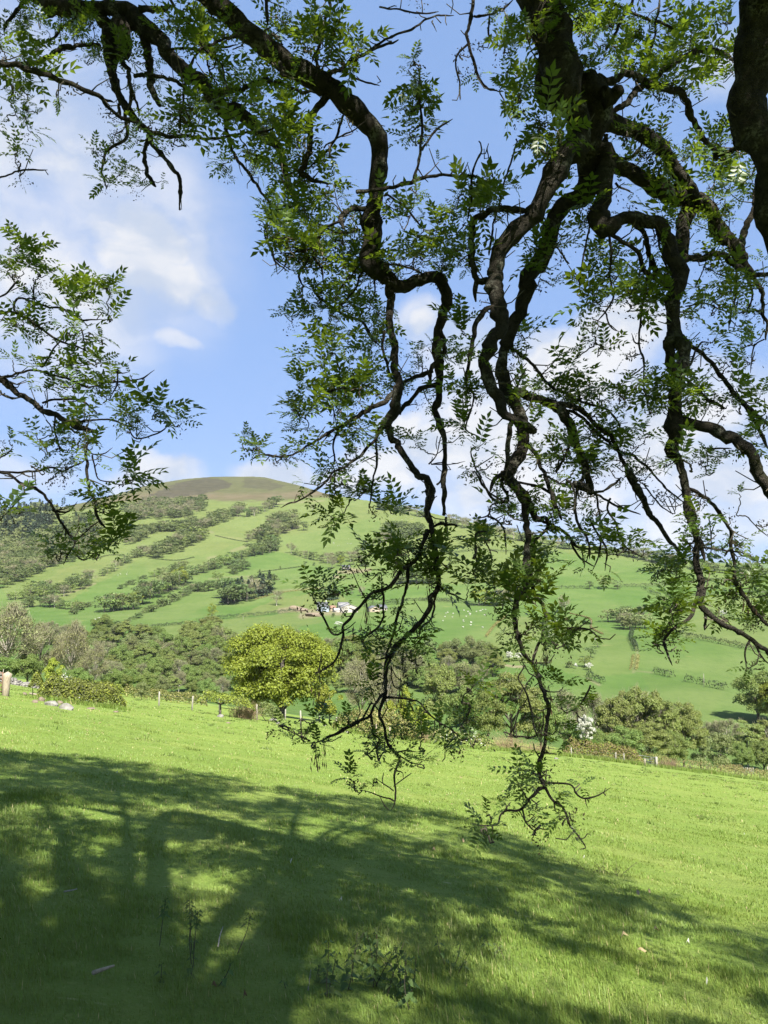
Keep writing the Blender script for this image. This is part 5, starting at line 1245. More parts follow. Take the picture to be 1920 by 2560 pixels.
br('D', [(1160, 1205), (1260, 1220), (1370, 1250), (1470, 1300), (1560, 1370), (1600, 1450), (1640, 1540), (1690, 1610)], [30, 27, 28, 29, 29, 30, 31, 30], None, -.2)
br('D', [(1215, 780), (1310, 840), (1390, 920), (1450, 1020), (1520, 1100), (1590, 1170), (1690, 1240)], [12, 11, 12, 13, 13, 12, 11], None, .3)
br('D', [(1190, 960), (1280, 1050), (1350, 1110), (1422, 1135)], [10, 9, 10, 8], None, .2)
br('D', [(1500, 1090), (1540, 1130), (1600, 1250), (1660, 1370)], [10, 10, 10, 9], None, 0)
br('B', [(930, 520), (1000, 530), (1090, 570), (1180, 630), (1250, 720), (1300, 800), (1350, 875)], [36, 35, 34, 32, 30, 28, 27], None, .4)
br('B', [(900, 690), (980, 700), (1080, 750), (1170, 810), (1270, 850), (1350, 880)], [40, 38, 36, 36, 38, 40], None, .3)
br('B', [(1330, 880), (1300, 940), (1283, 1050), (1272, 1130)], [34, 32, 28, 26], None, 0)
br('D', [(1200, 130), (1185, 220), (1182, 330), (1180, 420)], [27, 27, 26, 24], None, -.2)
br('B', [(1340, 870), (1410, 920), (1450, 1010), (1510, 1070), (1550, 1130), (1585, 1200)], [36, 28, 26, 24, 21, 18], None, .2)
br('D', [(1290, -20), (1330, 40), (1400, 130), (1470, 230), (1510, 310), (1550, 380), (1600, 460), (1620, 560), (1640, 700), (1645, 765)], [24, 24, 24, 22, 18, 14, 11, 9, 8, 6], None, .2)
br('D', [(1190, 330), (1210, 322), (1300, 315), (1390, 315), (1480, 350), (1550, 385), (1690, 405)], [18, 18, 18, 17, 16, 15, 12], None, .2)
br('D', [(1490, 250), (1540, 150), (1580, 40), (1600, -60)], [20, 18, 18, 17], 5.4, .2)
br('D', [(790, 170), (900, 240), (970, 330), (1010, 410), (1060, 450), (1120, 490)], [13, 12, 12, 12, 12, 11], None, .2)
br('D', [(920, 110), (980, 220), (1030, 330), (1080, 430), (1115, 480)], [14, 14, 14, 14, 12], None, .3)
br('D', [(795, 170), (800, 300), (790, 420), (820, 520), (810, 570), (770, 620), (720, 670)], [8, 6, 6, 6, 5, 5, 4], None, 0)
br('D', [(770, 610), (800, 690), (852, 722)], [5, 4, 3], None, 0)
br('D', [(690, 130), (670, 260), (640, 400), (630, 500)], [6, 5, 5, 3], None, -.1)
br('D', [(1000, 410), (970, 550), (960, 680), (955, 790), (985, 900), (975, 1030)], [7, 6, 6, 6, 5, 3], None, -.2)
br('D', [(1000, 290), (1010, 400), (1012, 515)], [6, 6, 6], None, .2)
br('D', [(1050, 120), (1060, 250), (1110, 400)], [6, 6, 6], 4.75, -.1)
br('D', [(850, 320), (910, 370), (960, 420)], [4, 4, 4], 4.9, 0)
br('D', [(955, 780), (930, 775), (915, 730)], [5, 4, 3], None, 0)
br('D', [(845, 990), (852, 1060), (850, 1120)], [3, 3.5, 4], 4.7, 0)
br('D', [(1260, 480), (1300, 400), (1340, 280)], [3, 3, 2], 5.0, 0)
br('D', [(1420, 140), (1490, 420), (1460, 600), (1440, 720)], [6, 6, 6, 4], None, -.2)
br('D', [(1540, 400), (1580, 520), (1540, 620)], [7, 6, 4], None, -.1)
br('D', [(1200, 960), (1240, 880), (1290, 790), (1345, 785)], [7, 6, 5, 4], None, .1)
br('D', [(1210, 580), (1330, 570), (1450, 610), (1660, 600)], [4, 4, 4, 3], 5.2, .1)
br('D', [(1640, 760), (1590, 800), (1575, 940)], [4, 4, 3], None, 0)
br('D', [(1300, 1350), (1380, 1355), (1460, 1355)], [4, 5, 4], 4.8, 0)
br('B', [(940, 350), (1040, 332), (1120, 342), (1200, 390), (1280, 400), (1320, 490), (1370, 580), (1410, 650), (1450, 695)], [15, 14, 14, 17, 16, 13, 12, 11, 9], None, .6)
br('B', [(1425, 660), (1500, 645), (1560, 610)], [9, 10, 12], None, -.2)
br('B', [(985, 500), (1080, 420), (1150, 350), (1230, 290), (1330, 240), (1430, 220), (1520, 250)], [14, 13, 12, 12, 12, 12, 11], None, .5)
br('B', [(1660, -190), (1640, -80), (1622, 0), (1612, 120), (1595, 300), (1568, 480), (1548, 590), (1535, 625)], [102, 100, 98, 97, 100, 90, 62, 34], 3.9, .3)
br('B', [(1575, 450), (1610, 600), (1640, 700), (1662, 780), (1650, 900), (1690, 1010), (1740, 1100)], [78, 62, 52, 48, 46, 45, 42], None, .1)
br('B', [(395, -60), (385, 0), (375, 100), (365, 180), (390, 290), (440, 370), (500, 390)], [8, 8, 7, 7, 6, 5, 4], 5.2, -.1)
br('B', [(367, 185), (310, 250), (325, 360), (330, 430)], [5, 4, 4, 3], None, 0)
br('B', [(388, 70), (460, 65), (520, 35), (560, 0)], [5, 5, 4, 4], None, .1)
br('B', [(455, 70), (450, 150), (500, 200), (545, 175)], [4, 4, 3, 2], None, 0)
br('B', [(570, 600), (545, 720), (510, 830), (480, 950), (450, 1100)], [3.5, 4, 4, 4.5, 5], 4.6, 0)
br('B', [(410, 610), (420, 660), (390, 740), (370, 850), (360, 950)], [3, 4, 4, 4, 5], 4.8, 0)
br('B', [(445, 640), (455, 700), (480, 830)], [3, 3, 3], 4.8, 0)
br('B', [(-120, 830), (0, 815), (130, 770), (230, 755), (370, 760), (445, 782)], [9, 8, 8, 7, 6, 4], 4.8, -.1)
br('B', [(130, 770), (160, 650), (160, 500), (150, 380), (155, 280)], [7, 6, 6, 5, 4], None, -.1)
br('B', [(165, 650), (230, 560), (295, 508)], [5, 5, 3], None, 0)
br('B', [(285, 760), (310, 700)], [4, 3], None, 0)
br('B', [(-260, 640), (-180, 590), (-110, 545), (-60, 500)], [4, 4, 3, 2.5], 4.8, -.3)
br('B', [(620, 915), (480, 915), (400, 960), (380, 1020), (380, 1120), (392, 1200)], [12, 14, 14, 14, 14, 13], None, .2)
br('B', [(0, 845), (100, 900), (170, 990)], [5, 5, 4], 4.9, 0)
br('B', [(0, 1140), (100, 1150), (190, 1190)], [5, 5, 5], 4.9, 0)
br('B', [(960, 210), (1040, 60), (1100, -60)], [6, 6, 6], 5.6, .2)
br('B', [(940, 0), (1050, 40), (1200, 100), (1300, 170)], [6, 6, 6, 5], 6.2, 0)
br('B', [(1120, 350), (1160, 170), (1200, 0)], [5, 5, 5], 5.4, .2)
br('B', [(960, 580), (965, 640), (950, 600)], [10, 8, 8], 4.7, 0)
br('B', [(990, 690), (1060, 690), (1100, 640), (1110, 620)], [6, 6, 6, 5], 4.75, 0)
br('B', [(1000, 790), (1060, 830)], [6, 4], 4.7, 0)
br('B', [(-60, 210), (0, 180), (100, 130), (200, 80), (300, 58)], [6, 5, 5, 4, 3], 5.0, .1)
br('B', [(-20, 30), (60, 40), (150, 60), (230, 55)], [4, 4, 4, 3], 5.0, 0)
br('B', [(210, 90), (215, 110), (222, 135)], [3, 3, 2], 5.0, 0)
# lower part of the right-hand hanging branch
br('F', [(215, -30), (270, 20), (312, 100), (338, 200), (350, 300), (348, 420), (350, 500), (335, 580), (290, 660), (280, 720), (300, 820), (330, 930), (380, 1020), (420, 1110), (440, 1180), (455, 1250), (445, 1340), (430, 1450), (415, 1560), (425, 1640), (450, 1690), (480, 1740), (540, 1800), (580, 1860), (620, 1920), (650, 1980), (662, 2010), (630, 2030)],
   [24, 25, 23, 20, 18, 18, 19, 20, 16, 14, 13, 12, 11, 11, 12, 10, 10, 10, 13, 10, 8, 8, 7, 6, 5, 4, 4, 3], None, -.55)
br('F', [(350, 510), (370, 550), (400, 610), (430, 690), (450, 760), (440, 830), (400, 930), (398, 1020), (430, 1080)], [13, 12, 11, 11, 10, 9, 8, 8, 9], None, -.15)
br('F', [(350, 160), (400, 215), (450, 220), (440, 290), (390, 340), (378, 430), (350, 500)], [16, 14, 12, 8, 8, 7, 8], None, .1)
br('F', [(380, 200), (500, 260), (560, 310), (620, 360), (700, 380), (780, 370)], [9, 9, 8, 7, 6, 5], None, .3)
br('F', [(560, 310), (620, 400), (660, 440), (710, 470)], [6, 6, 5, 4], None, .1)
br('F', [(640, 370), (650, 420), (655, 460)], [4, 4, 3], None, 0)
br('F', [(900, -60), (930, 0), (980, 110), (1040, 200), (1100, 290), (1150, 360), (1210, 450)], [16, 16, 16, 14, 12, 10, 7], 4.8, .2)
br('F', [(1185, -30), (1220, 80), (1240, 200), (1270, 320), (1275, 450), (1285, 570), (1310, 640), (1325, 720), (1380, 760), (1470, 810), (1560, 860), (1620, 910), (1690, 990)], [20, 19, 18, 18, 18, 18, 17, 16, 14, 14, 13, 12, 10], None, -.3)
br('F', [(1280, 580), (1250, 690), (1230, 750), (1170, 790), (1120, 830), (1100, 880), (1110, 930), (1140, 1005)], [13, 11, 10, 9, 8, 8, 7, 4], None, -.2)
br('F', [(1322, 700), (1320, 812)], [11, 7], None, 0)
br('F', [(1225, 50), (1320, 110), (1390, 180), (1440, 270), (1460, 380), (1470, 520), (1490, 570), (1540, 660), (1600, 720), (1690, 830)], [11, 10, 10, 10, 10, 11, 11, 11, 11, 10], None, .1)
br('F', [(1240, 230), (1290, 350), (1330, 465)], [12, 12, 10], None, -.1)
br('F', [(1290, 365), (1400, 380), (1500, 400), (1600, 440)], [6, 5, 5, 4], None, .2)
br('F', [(1565, 870), (1535, 940), (1542, 1045)], [6, 5, 3], None, 0)
br('F', [(1590, 880), (1640, 980), (1680, 1010)], [5, 5, 4], None, 0)
br('F', [(440, 800), (520, 808), (570, 810), (640, 815), (690, 830), (730, 860), (772, 875)], [5, 5, 4, 4, 4, 4, 2.5], None, -.2)
br('F', [(430, 1645), (510, 1650), (590, 1670), (610, 1710), (660, 1735), (720, 1720), (788, 1668)], [6, 5, 5, 5, 4, 4, 2.5], None, -.1)
br('F', [(660, 1735), (660, 1760), (676, 1790)], [3.5, 3, 2], None, 0)
br('F', [(435, 1680), (370, 1740), (320, 1800), (240, 1810), (200, 1840), (180, 1890), (100, 1890), (40, 1870)], [8, 7, 7, 6, 5, 5, 4, 2.5], None, -.1)
br('F', [(320, 1800), (340, 1870), (390, 1920), (400, 1935)], [5, 4, 4, 3], None, 0)
br('F', [(390, 1900), (430, 1912), (462, 1910)], [3, 3, 2], None, 0)
br('F', [(490, 1750), (495, 1810), (520, 1830)], [5, 4, 3], None, 0)
br('F', [(640, 1960), (670, 1930), (695, 1945)], [3, 3, 2], None, 0)
br('F', [(230, 110), (200, 110), (130, 60), (100, 0)], [6, 6, 6, 6], 4.3, 0)
br('F', [(240, 60), (220, 110), (150, 140), (130, 200), (60, 215)], [6, 6, 5, 5, 3], None, 0)
br('F', [(130, 200), (210, 260), (225, 330), (228, 410)], [6, 5, 5, 4], None, 0)
br('F', [(130, 280), (110, 285), (65, 295), (65, 400), (72, 470)], [5, 5, 5, 5, 4], 4.2, 0)
br('F', [(120, 210), (110, 290), (150, 400), (145, 470)], [5, 5, 4, 3], None, 0)
br('F', [(655, -60), (650, -10), (620, 60), (605, 150), (615, 220), (680, 350), (690, 430)], [10, 9, 8, 8, 8, 6, 5], 4.5, 0)
br('F', [(720, 60), (735, 150), (745, 210), (640, 240)], [6, 6, 5, 4], 4.7, 0)
br('F', [(800, 100), (790, 160), (830, 240), (850, 300), (900, 380), (980, 425)], [6, 6, 6, 6, 5, 4], 4.6, 0)
br('F', [(690, 210), (710, 270), (750, 330), (770, 380), (760, 490)], [6, 6, 6, 5, 3], 4.5, 0)
br('F', [(745, 330), (720, 440), (690, 500)], [5, 4, 3], None, 0)
br('F', [(560, 0), (600, 60), (610, 120)], [7, 7, 7], 4.4, 0)
br('F', [(690, 60), (800, 120), (960, 190)], [7, 6, 5], 4.7, .2)
br('F', [(980, 20), (1060, 130), (1150, 190), (1110, 90), (1190, 150)], [4, 4, 3, 3, 2], 4.9, 0)
br('F', [(270, 1380), (300, 1270), (350, 1180)], [4, 4, 4], 4.0, 0)
br('F', [(330, 1010), (300, 1080), (350, 1180), (380, 1330), (420, 1420)], [4, 4, 5, 5, 5], 4.0, 0)
br('F', [(215, 1375), (290, 1405), (370, 1400), (420, 1360), (430, 1260)], [4, 5, 5, 4, 4], 4.0, 0)
br('F', [(690, 1120), (660, 1190), (620, 1240), (560, 1270)], [5, 5, 4, 4], 4.0, 0)
br('F', [(1660, 620), (1600, 640), (1560, 620)], [3, 3, 3], 4.4, 0)
br('F', [(1535, 195), (1600, 260), (1670, 310)], [3, 3, 3], 4.8, 0)
br('F', [(1340, 200), (1350, 330), (1345, 420)], [3, 3, 3], 4.9, 0)
# spray at left edge
br('G', [(-160, 830), (-40, 930), (20, 975), (80, 1040), (180, 1090), (270, 1140), (370, 1200), (470, 1260), (560, 1295), (612, 1320)], [24, 22, 20, 18, 17, 17, 17, 18, 14, 10], 5.2, -.2)
br('G', [(600, 1330), (545, 1380), (540, 1480), (545, 1580), (560, 1690), (600, 1770), (630, 1860), (680, 1920)], [10, 10, 9, 9, 9, 9, 8, 5], None, -.1)
br('G', [(545, 1410), (580, 1445), (650, 1440), (712, 1400)], [5, 4, 4, 3], None, 0)
br('G', [(580, 1450), (600, 1550), (620, 1610), (700, 1630), (772, 1652)], [5, 5, 4, 4, 2.5], None, 0)
br('G', [(-140, 1510), (-40, 1560), (60, 1590), (160, 1640), (270, 1700), (310, 1750), (350, 1810), (390, 1890), (430, 1950), (470, 2010), (430, 2080), (402, 2142)], [9, 9, 9, 9, 9, 9, 9, 8, 8, 6, 5, 3], 5.1, -.1)
br('G', [(330, 1800), (420, 1805), (460, 1765), (476, 1740)], [7, 6, 4, 3], None, 0)
br('G', [(460, 2040), (470, 2080), (520, 2120), (578, 2095)], [5, 5, 4, 3], None, 0)
br('G', [(470, 2010), (520, 1960), (580, 1900), (640, 1850)], [5, 5, 4, 4], None, 0)
br('G', [(-60, 1550), (0, 1560), (130, 1565), (250, 1550), (320, 1525), (400, 1550), (500, 1500), (540, 1470)], [7, 7, 7, 7, 6, 6, 6, 6], None, .1)
br('G', [(-90, 600), (-20, 575), (80, 545), (150, 590), (220, 640), (290, 690), (400, 745), (480, 765), (560, 800)], [9, 8, 8, 8, 8, 7, 7, 6, 4], 5.2, 0)
br('G', [(90, 545), (95, 490), (140, 465), (220, 500), (300, 520), (390, 525), (450, 560), (520, 600), (640, 602)], [6, 7, 7, 7, 7, 7, 6, 6, 4], None, .1)
br('G', [(-60, 970), (0, 955), (100, 940), (200, 925), (330, 950), (450, 985), (560, 1020), (660, 990), (800, 985), (890, 970), (968, 928)], [7, 7, 7, 7, 7, 7, 6, 5, 5, 4, 3], 5.2, -.1)
br('G', [(0, 1045), (80, 1090), (150, 1088)], [7, 7, 6], 5.1, 0)
br('G', [(260, 900), (320, 820), (380, 750), (420, 655)], [6, 6, 5, 4], 5.2, 0)
br('G', [(265, 1125), (330, 1105), (430, 1105), (530, 1130), (615, 1172)], [7, 7, 7, 6, 5], None, .1)
br('G', [(480, 1250), (600, 1240), (700, 1240), (790, 1270), (872, 1290)], [7, 6, 6, 5, 4], None, -.1)
br('G', [(800, 1275), (850, 1350), (950, 1330), (1020, 1300), (1065, 1255)], [5, 5, 5, 5, 4], None, 0)
br('G', [(345, 1200), (345, 1290), (370, 1380), (382, 1445)], [6, 5, 5, 4], None, 0)
br('G', [(265, 1140), (265, 1190), (290, 1230)], [4, 4, 2.5], None, 0)
br('G', [(215, 390), (214, 450), (216, 510)], [5, 5, 5], 5.2, 0)
br('G', [(115, 360), (60, 430), (-20, 475)], [6, 6, 6], 5.3, 0)
br('G', [(742, 915), (740, 1000), (700, 1080)], [6, 5, 4], None, 0)
br('G', [(740, 940), (780, 940), (815, 930)], [4, 4, 3], None, 0)
br('G', [(790, 1260), (830, 1210)], [4, 3], None, 0)
br('G', [(-40, 1480), (40, 1440), (80, 1390)], [5, 4, 3], 5.2, 0)
# upper left
br('A', [(60, -90), (150, -30), (210, 20), (300, 40), (420, 40), (520, 30), (600, 90), (660, 150), (720, 220), (790, 290), (870, 360), (930, 430), (965, 488), (1020, 480), (1080, 530), (1130, 590), (1200, 640), (1230, 740), (1275, 855)],
   [42, 40, 38, 35, 33, 36, 34, 32, 30, 30, 30, 28, 32, 24, 22, 20, 19, 15, 9], 7.2, -.6)
br('A', [(420, 50), (470, 120), (480, 190), (485, 245), (490, 330), (510, 410), (550, 470), (590, 520), (640, 570), (650, 610), (690, 660), (740, 720), (780, 790), (775, 905)], [24, 30, 42, 28, 17, 16, 15, 12, 10, 9, 9, 9, 8, 4], 7.2, -.5)
br('A', [(500, 90), (530, 130), (532, 190), (530, 235)], [24, 34, 36, 22], 7.1, -.1)
br('A', [(500, 110), (550, 110), (600, 130), (640, 220), (650, 330), (660, 400), (692, 455)], [16, 18, 17, 16, 15, 13, 9], 7.1, -.2)
br('A', [(640, 590), (625, 680), (640, 750), (672, 802)], [9, 9, 9, 8], None, 0)
br('A', [(510, 250), (550, 320), (562, 400), (560, 470)], [10, 9, 8, 7], 7.1, 0)
br('A', [(510, 390), (508, 450), (507, 510)], [7, 6, 6], None, 0)
br('A', [(-80, 250), (-20, 265), (80, 280), (180, 320), (280, 360), (380, 400), (450, 430), (480, 470), (560, 510), (640, 560), (730, 580), (820, 592), (920, 588), (1050, 580), (1150, 565), (1225, 543)], [12, 12, 12, 11, 11, 10, 9, 8, 8, 8, 8, 7, 6, 5, 4, 2.5], 4.2, .4)
br('A', [(448, 430), (472, 432), (480, 436)], [6, 5, 3], None, 0)
br('A', [(60, 280), (120, 265), (200, 245), (280, 215), (350, 190), (430, 190)], [9, 10, 10, 10, 9, 8], 6.6, .2)
br('A', [(720, -50), (740, 0), (790, 70), (850, 140), (885, 205), (950, 290), (965, 400)], [7, 6, 6, 7, 9, 5, 4], 3.9, .1)
br('A', [(885, 200), (830, 260), (800, 350), (790, 470), (782, 575)], [7, 5, 5, 5, 4], None, .1)
br('A', [(880, 205), (970, 170), (1080, 140)], [6, 5, 5], None, .2)
br('A', [(885, 205), (900, 300), (940, 370)], [5, 4, 3], None, .1)
br('A', [(965, 480), (985, 600), (1020, 680), (1080, 760), (1130, 830), (1170, 890), (1150, 980), (1160, 1060), (1200, 1140), (1245, 1172)], [10, 8, 7, 7, 6, 5, 4, 4, 4, 2.5], None, -.5)
br('A', [(1410, 410), (1400, 430), (1350, 500), (1335, 600), (1310, 690), (1290, 740), (1350, 770), (1420, 792)], [20, 17, 15, 14, 13, 13, 9, 6], None, .2)
br('A', [(1482, 500), (1450, 580), (1390, 670), (1330, 730)], [5, 5, 5, 4], None, .2)
br('A', [(545, 480), (540, 600), (470, 650), (440, 700), (460, 810)], [8, 7, 6, 5, 4], 7.0, 0)
br('A', [(930, 410), (1060, 385), (1140, 350), (1220, 370), (1290, 390), (1390, 405)], [11, 10, 9, 8, 7, 6], None, -.6)
br('A', [(580, 330), (680, 330), (760, 350), (830, 410)], [9, 9, 8, 7], 6.9, 0)
br('A', [(1170, 240), (1140, 248), (1118, 240)], [8, 6, 5], 4.5, 0)
br('A', [(1210, 270), (1220, 325), (1260, 332)], [8, 7, 4], 4.5, 0)
br('A', [(-60, 790), (0, 770), (100, 740), (205, 735)], [5, 4, 4, 3], 6.0, 0)
br('A', [(1380, 320), (1365, 260), (1390, 130), (1425, 20), (1430, -40)], [8, 7, 7, 7, 7], 4.6, .4)
br('A', [(1420, 320), (1480, 290), (1560, 240), (1659, 190), (1720, 170)], [8, 7, 7, 6, 5], 4.6, .3)
br('A', [(1470, 300), (1560, 350), (1640, 360)], [4, 4, 3], 4.7, .2)
br('A', [(640, 140), (700, 210), (760, 205), (850, 215), (1030, 195)], [5, 5, 5, 5, 4], 6.6, 0)
br('A', [(600, 40), (680, 40), (740, 20)], [14, 12, 10], 6.9, .2)
br('A', [(360, 40), (300, 100), (240, 150), (180, 200)], [7, 6, 5, 4], 7.2, 0)
br('A', [(120, 0), (60, 60), (20, 140)], [10, 8, 6], 6.5, 0)
br('A', [(1290, 740), (1220, 780), (1330, 920)], [5, 4, 4], 5.2, .3)
br('A', [(550, 330), (600, 470), (600, 500)], [6, 5, 5], 7.0, 0)
br('A', [(0, 330), (60, 380), (40, 440)], [4, 4, 3], 6.5, 0)
br('A', [(1140, -40), (1150, 60), (1160, 120)], [9, 8, 7], 4.8, 0)

PXN = []; PXD = []          # pixel position and depth of everything leaves can spring from
LIMB3 = []
def ash_branch(P3, rad, sides, nm, seed):
    r = np.random.default_rng(seed)
    n = len(P3)
    k = np.hanning(5)[1:-1]; k /= k.sum()
    jit = np.stack([np.convolve(r.normal(size=n + 2), k, 'valid') for _ in range(3)], 1) * (np.minimum(rad, .05) * .32)[:, None]
    if rad.max() < .03:          # zigzag of the finer wood
        kk = max(2, n // 5); z_ = r.normal(size=(kk, 3)) * min(.012, .35 * rad.mean() + .004)
        jit = jit * 1.5 + np.stack([np.interp(np.linspace(0, kk - 1, n), np.arange(kk), z_[:, c_]) for c_ in range(3)], 1)
    jit[0] = 0
    knob = np.convolve(r.normal(size=n + 2), k, 'valid') * .10
    kn = (r.random(n) < .07) * r.uniform(.12, .38, n)
    P = P3 + jit; R = np.maximum(rad * (1 + knob + kn), .0018)
    if rad.max() < .03: R[-3:] *= [.85, .7, .45]
    mb = MB(); mb.tube(P - ASH0, R, sides)
    me = mb.mesh(nm, [M['ash_bark']], True)
    if rad.max() > .03:           # uneven bark outline
        V = np.empty(len(me.vertices) * 3, np.float32); me.vertices.foreach_get('co', V); V = V.reshape(-1, 3)
        Nn = np.empty(len(me.vertices) * 3, np.float32); me.vertices.foreach_get('normal', Nn); Nn = Nn.reshape(-1, 3)
        amp = min(rad.mean() * .13, .017)
        nz = sum(np.sin(V @ r.normal(size=3) * fq + r.uniform(0, 6.28)) / (i_ + 1.5) for i_, fq in enumerate((14, 22, 35, 50, 80)))
        V += Nn * ((nz[:, None] * amp + r.normal(size=(len(V), 1)) * amp * .35)).astype(np.float32)
        me.vertices.foreach_set('co', V.ravel()); me.update()
    return link(nm, me, ash)

LIMB_END = []
for bi, (c, pts, rad, d0, dd) in enumerate(BR):
    x0, y0, s = CROPS[c]
    Q = np.array([(x0 + x / s, y0 + y / s) for x, y in pts]); rp = np.array(rad, float) / s; rp = np.where(rp > 14, 14 + (rp - 14) * .87, rp)
    if d0 is None:
        A = np.concatenate(PXN); Dp = np.concatenate(PXD)
        i = np.argmin(((A - Q[0]) ** 2).sum(1)); d0 = Dp[i]
    per = 6 if len(pts) > 3 else 8
    q = catmull(np.column_stack([Q, rp]), per)
    t = np.linspace(0, 1, len(q))
    rr = np.random.default_rng(100 + bi)
    ph = rr.uniform(0, 6.28, 2); L = np.hypot(*np.diff(Q, axis=0).T).sum() / F * d0
    dep = d0 + dd * t + np.sin(t * 5 + ph[0]) * .05 * min(L, 1.2) - math.sin(ph[0]) * .05 * min(L, 1.2)
    seg = np.r_[0, np.cumsum(np.linalg.norm(np.diff(at(q[:, 0], q[:, 1], dep), axis=0), axis=1))]
    n = max(len(pts) * 2, int(seg[-1] / max(.018, min(.05, rp.mean() / F * d0 * .8))))
    ti = np.interp(np.linspace(0, seg[-1], n), seg, t)
    qq = np.stack([np.interp(ti, t, q[:, k]) for k in range(3)], 1); dep = np.interp(ti, t, dep)
    P3 = at(qq[:, 0], qq[:, 1], dep)
    r3 = np.maximum(qq[:, 2], .8) / F * dep
    sides = 26 if r3.max() > .08 else 14 if r3.max() > .03 else 7
    ash_branch(P3, r3, sides, 'limb' if r3.max() > .035 else 'branch', bi)
    PXN.append(qq[:, :2]); PXD.append(dep)
    LIMB3.append((P3, r3))
    if Q[0, 1] < -20 or Q[0, 0] < -20 or Q[0, 0] > 1940: LIMB_END.append((P3[0], r3[0], P3[0] - P3[2]))

# trunk and the limbs that run from it to the ones in view
gz = ASH0[2]
trunk_pts = catmull([ASH0 + [0, 0, -.3], ASH0 + [-.03, .02, 1.0], ASH0 + [.1, .1, 2.6], ASH0 + [.05, .3, 4.2], ASH0 + [-.1, .45, 5.6], ASH0 + [-.2, .3, 8.0], ASH0 + [-.5, .2, 11]], 8)
tr = np.interp(np.linspace(0, 1, len(trunk_pts)), [0, .1, .25, .5, .65, 1], [.72, .56, .48, .44, .34, .10])
ash_branch(trunk_pts, tr, 18, 'trunk', 900)
BOUGH = []
for i, (p, r_, dirv) in enumerate(LIMB_END):
    dirv = dirv / np.linalg.norm(dirv)
    a = trunk_pts[int(np.interp(p[2], [2, 7], [18, 34]))] if r_ > .03 else p + dirv * .8 + [0, -.5, .5]
    ln_ = np.linalg.norm(p - a)
    P = catmull([p, p + dirv * ln_ * .3, (p + dirv * ln_ * .35) * .45 + a * .55 + [0, 0, .4], a], 10)
    ash_branch(P, np.linspace(r_, max(r_ * 1.15, .012), len(P)), 12 if r_ > .03 else 6, 'limb', 950 + i)
    if r_ > .03: BOUGH.append(P)

# ---- leaves: one ash leaf is a stalk with pairs of leaflets
def leaf_mesh(pairs, rng, open_=1.0, simple=False):
    V = []; F3 = []
    def bend(x): return -.28 * x * x
    def leaflet(base, dirv, up, L, w):
        side = np.cross(up, dirv); n0 = len(V)
        m = base + dirv * L * .45; t = base + dirv * L + up * (-.12 * L)
        V.extend([base, m + side * w - up * w * -.35, t, m - side * w - up * w * -.35, m])
        if simple: F3.extend([[n0, n0 + 1, n0 + 2], [n0, n0 + 2, n0 + 3]])
        else: F3.extend([[n0, n0 + 1, n0 + 4], [n0 + 1, n0 + 2, n0 + 4], [n0 + 4, n0 + 2, n0 + 3], [n0, n0 + 4, n0 + 3]])
    for k in range(pairs):
        x = .22 + .62 * k / max(pairs - 1, 1); z = bend(x)
        for sgn in (-1, 1):
            a = math.radians(rng.uniform(52, 70)) * open_
            d = np.array([math.cos(a), sgn * math.sin(a), rng.uniform(-.25, .15)]); d /= np.linalg.norm(d)
            up = np.array([0.1, -sgn * .25, 1.0]); up -= d * (up @ d); up /= np.linalg.norm(up)
            leaflet(np.array([x + rng.uniform(-.01, .01), 0, z]), d, up, rng.uniform(.27, .36) * (1 - .25 * abs(k / max(pairs - 1, 1) - .5)), rng.uniform(.060, .078))
    leaflet(np.array([.88, 0, bend(.88)]), np.array([.93, 0, -.37]), np.array([.37, 0, .93]), .3, .068)
    if not simple:
        n0 = len(V)
        for x in (0, .45, .9):
            V.extend([np.array([x, .006, bend(x)]), np.array([x, -.006, bend(x)])])
        F3.extend([[n0, n0 + 1, n0 + 2], [n0 + 1, n0 + 3, n0 + 2], [n0 + 2, n0 + 3, n0 + 4], [n0 + 3, n0 + 5, n0 + 4]])
    return np.array(V), np.array(F3)
lr = np.random.default_rng(5)
LEAFV = [leaf_mesh(p, lr, o) for p, o in ((4, 1), (5, 1), (5, .85), (4, .7), (3, .9))]
LEAFS = [leaf_mesh(4, lr, 1, True), leaf_mesh(3, lr, .9, True)]

def frame(dirv, roll):
    x = dirv / np.linalg.norm(dirv); u = np.array([0, 0, 1.0]) if abs(x[2]) < .95 else np.array([0, 1.0, 0])
    y = np.cross(u, x); y /= np.linalg.norm(y); z = np.cross(x, y)
    c, s = math.cos(roll), math.sin(roll)
    return np.stack([x, y * c + z * s, -y * s + z * c], 1)

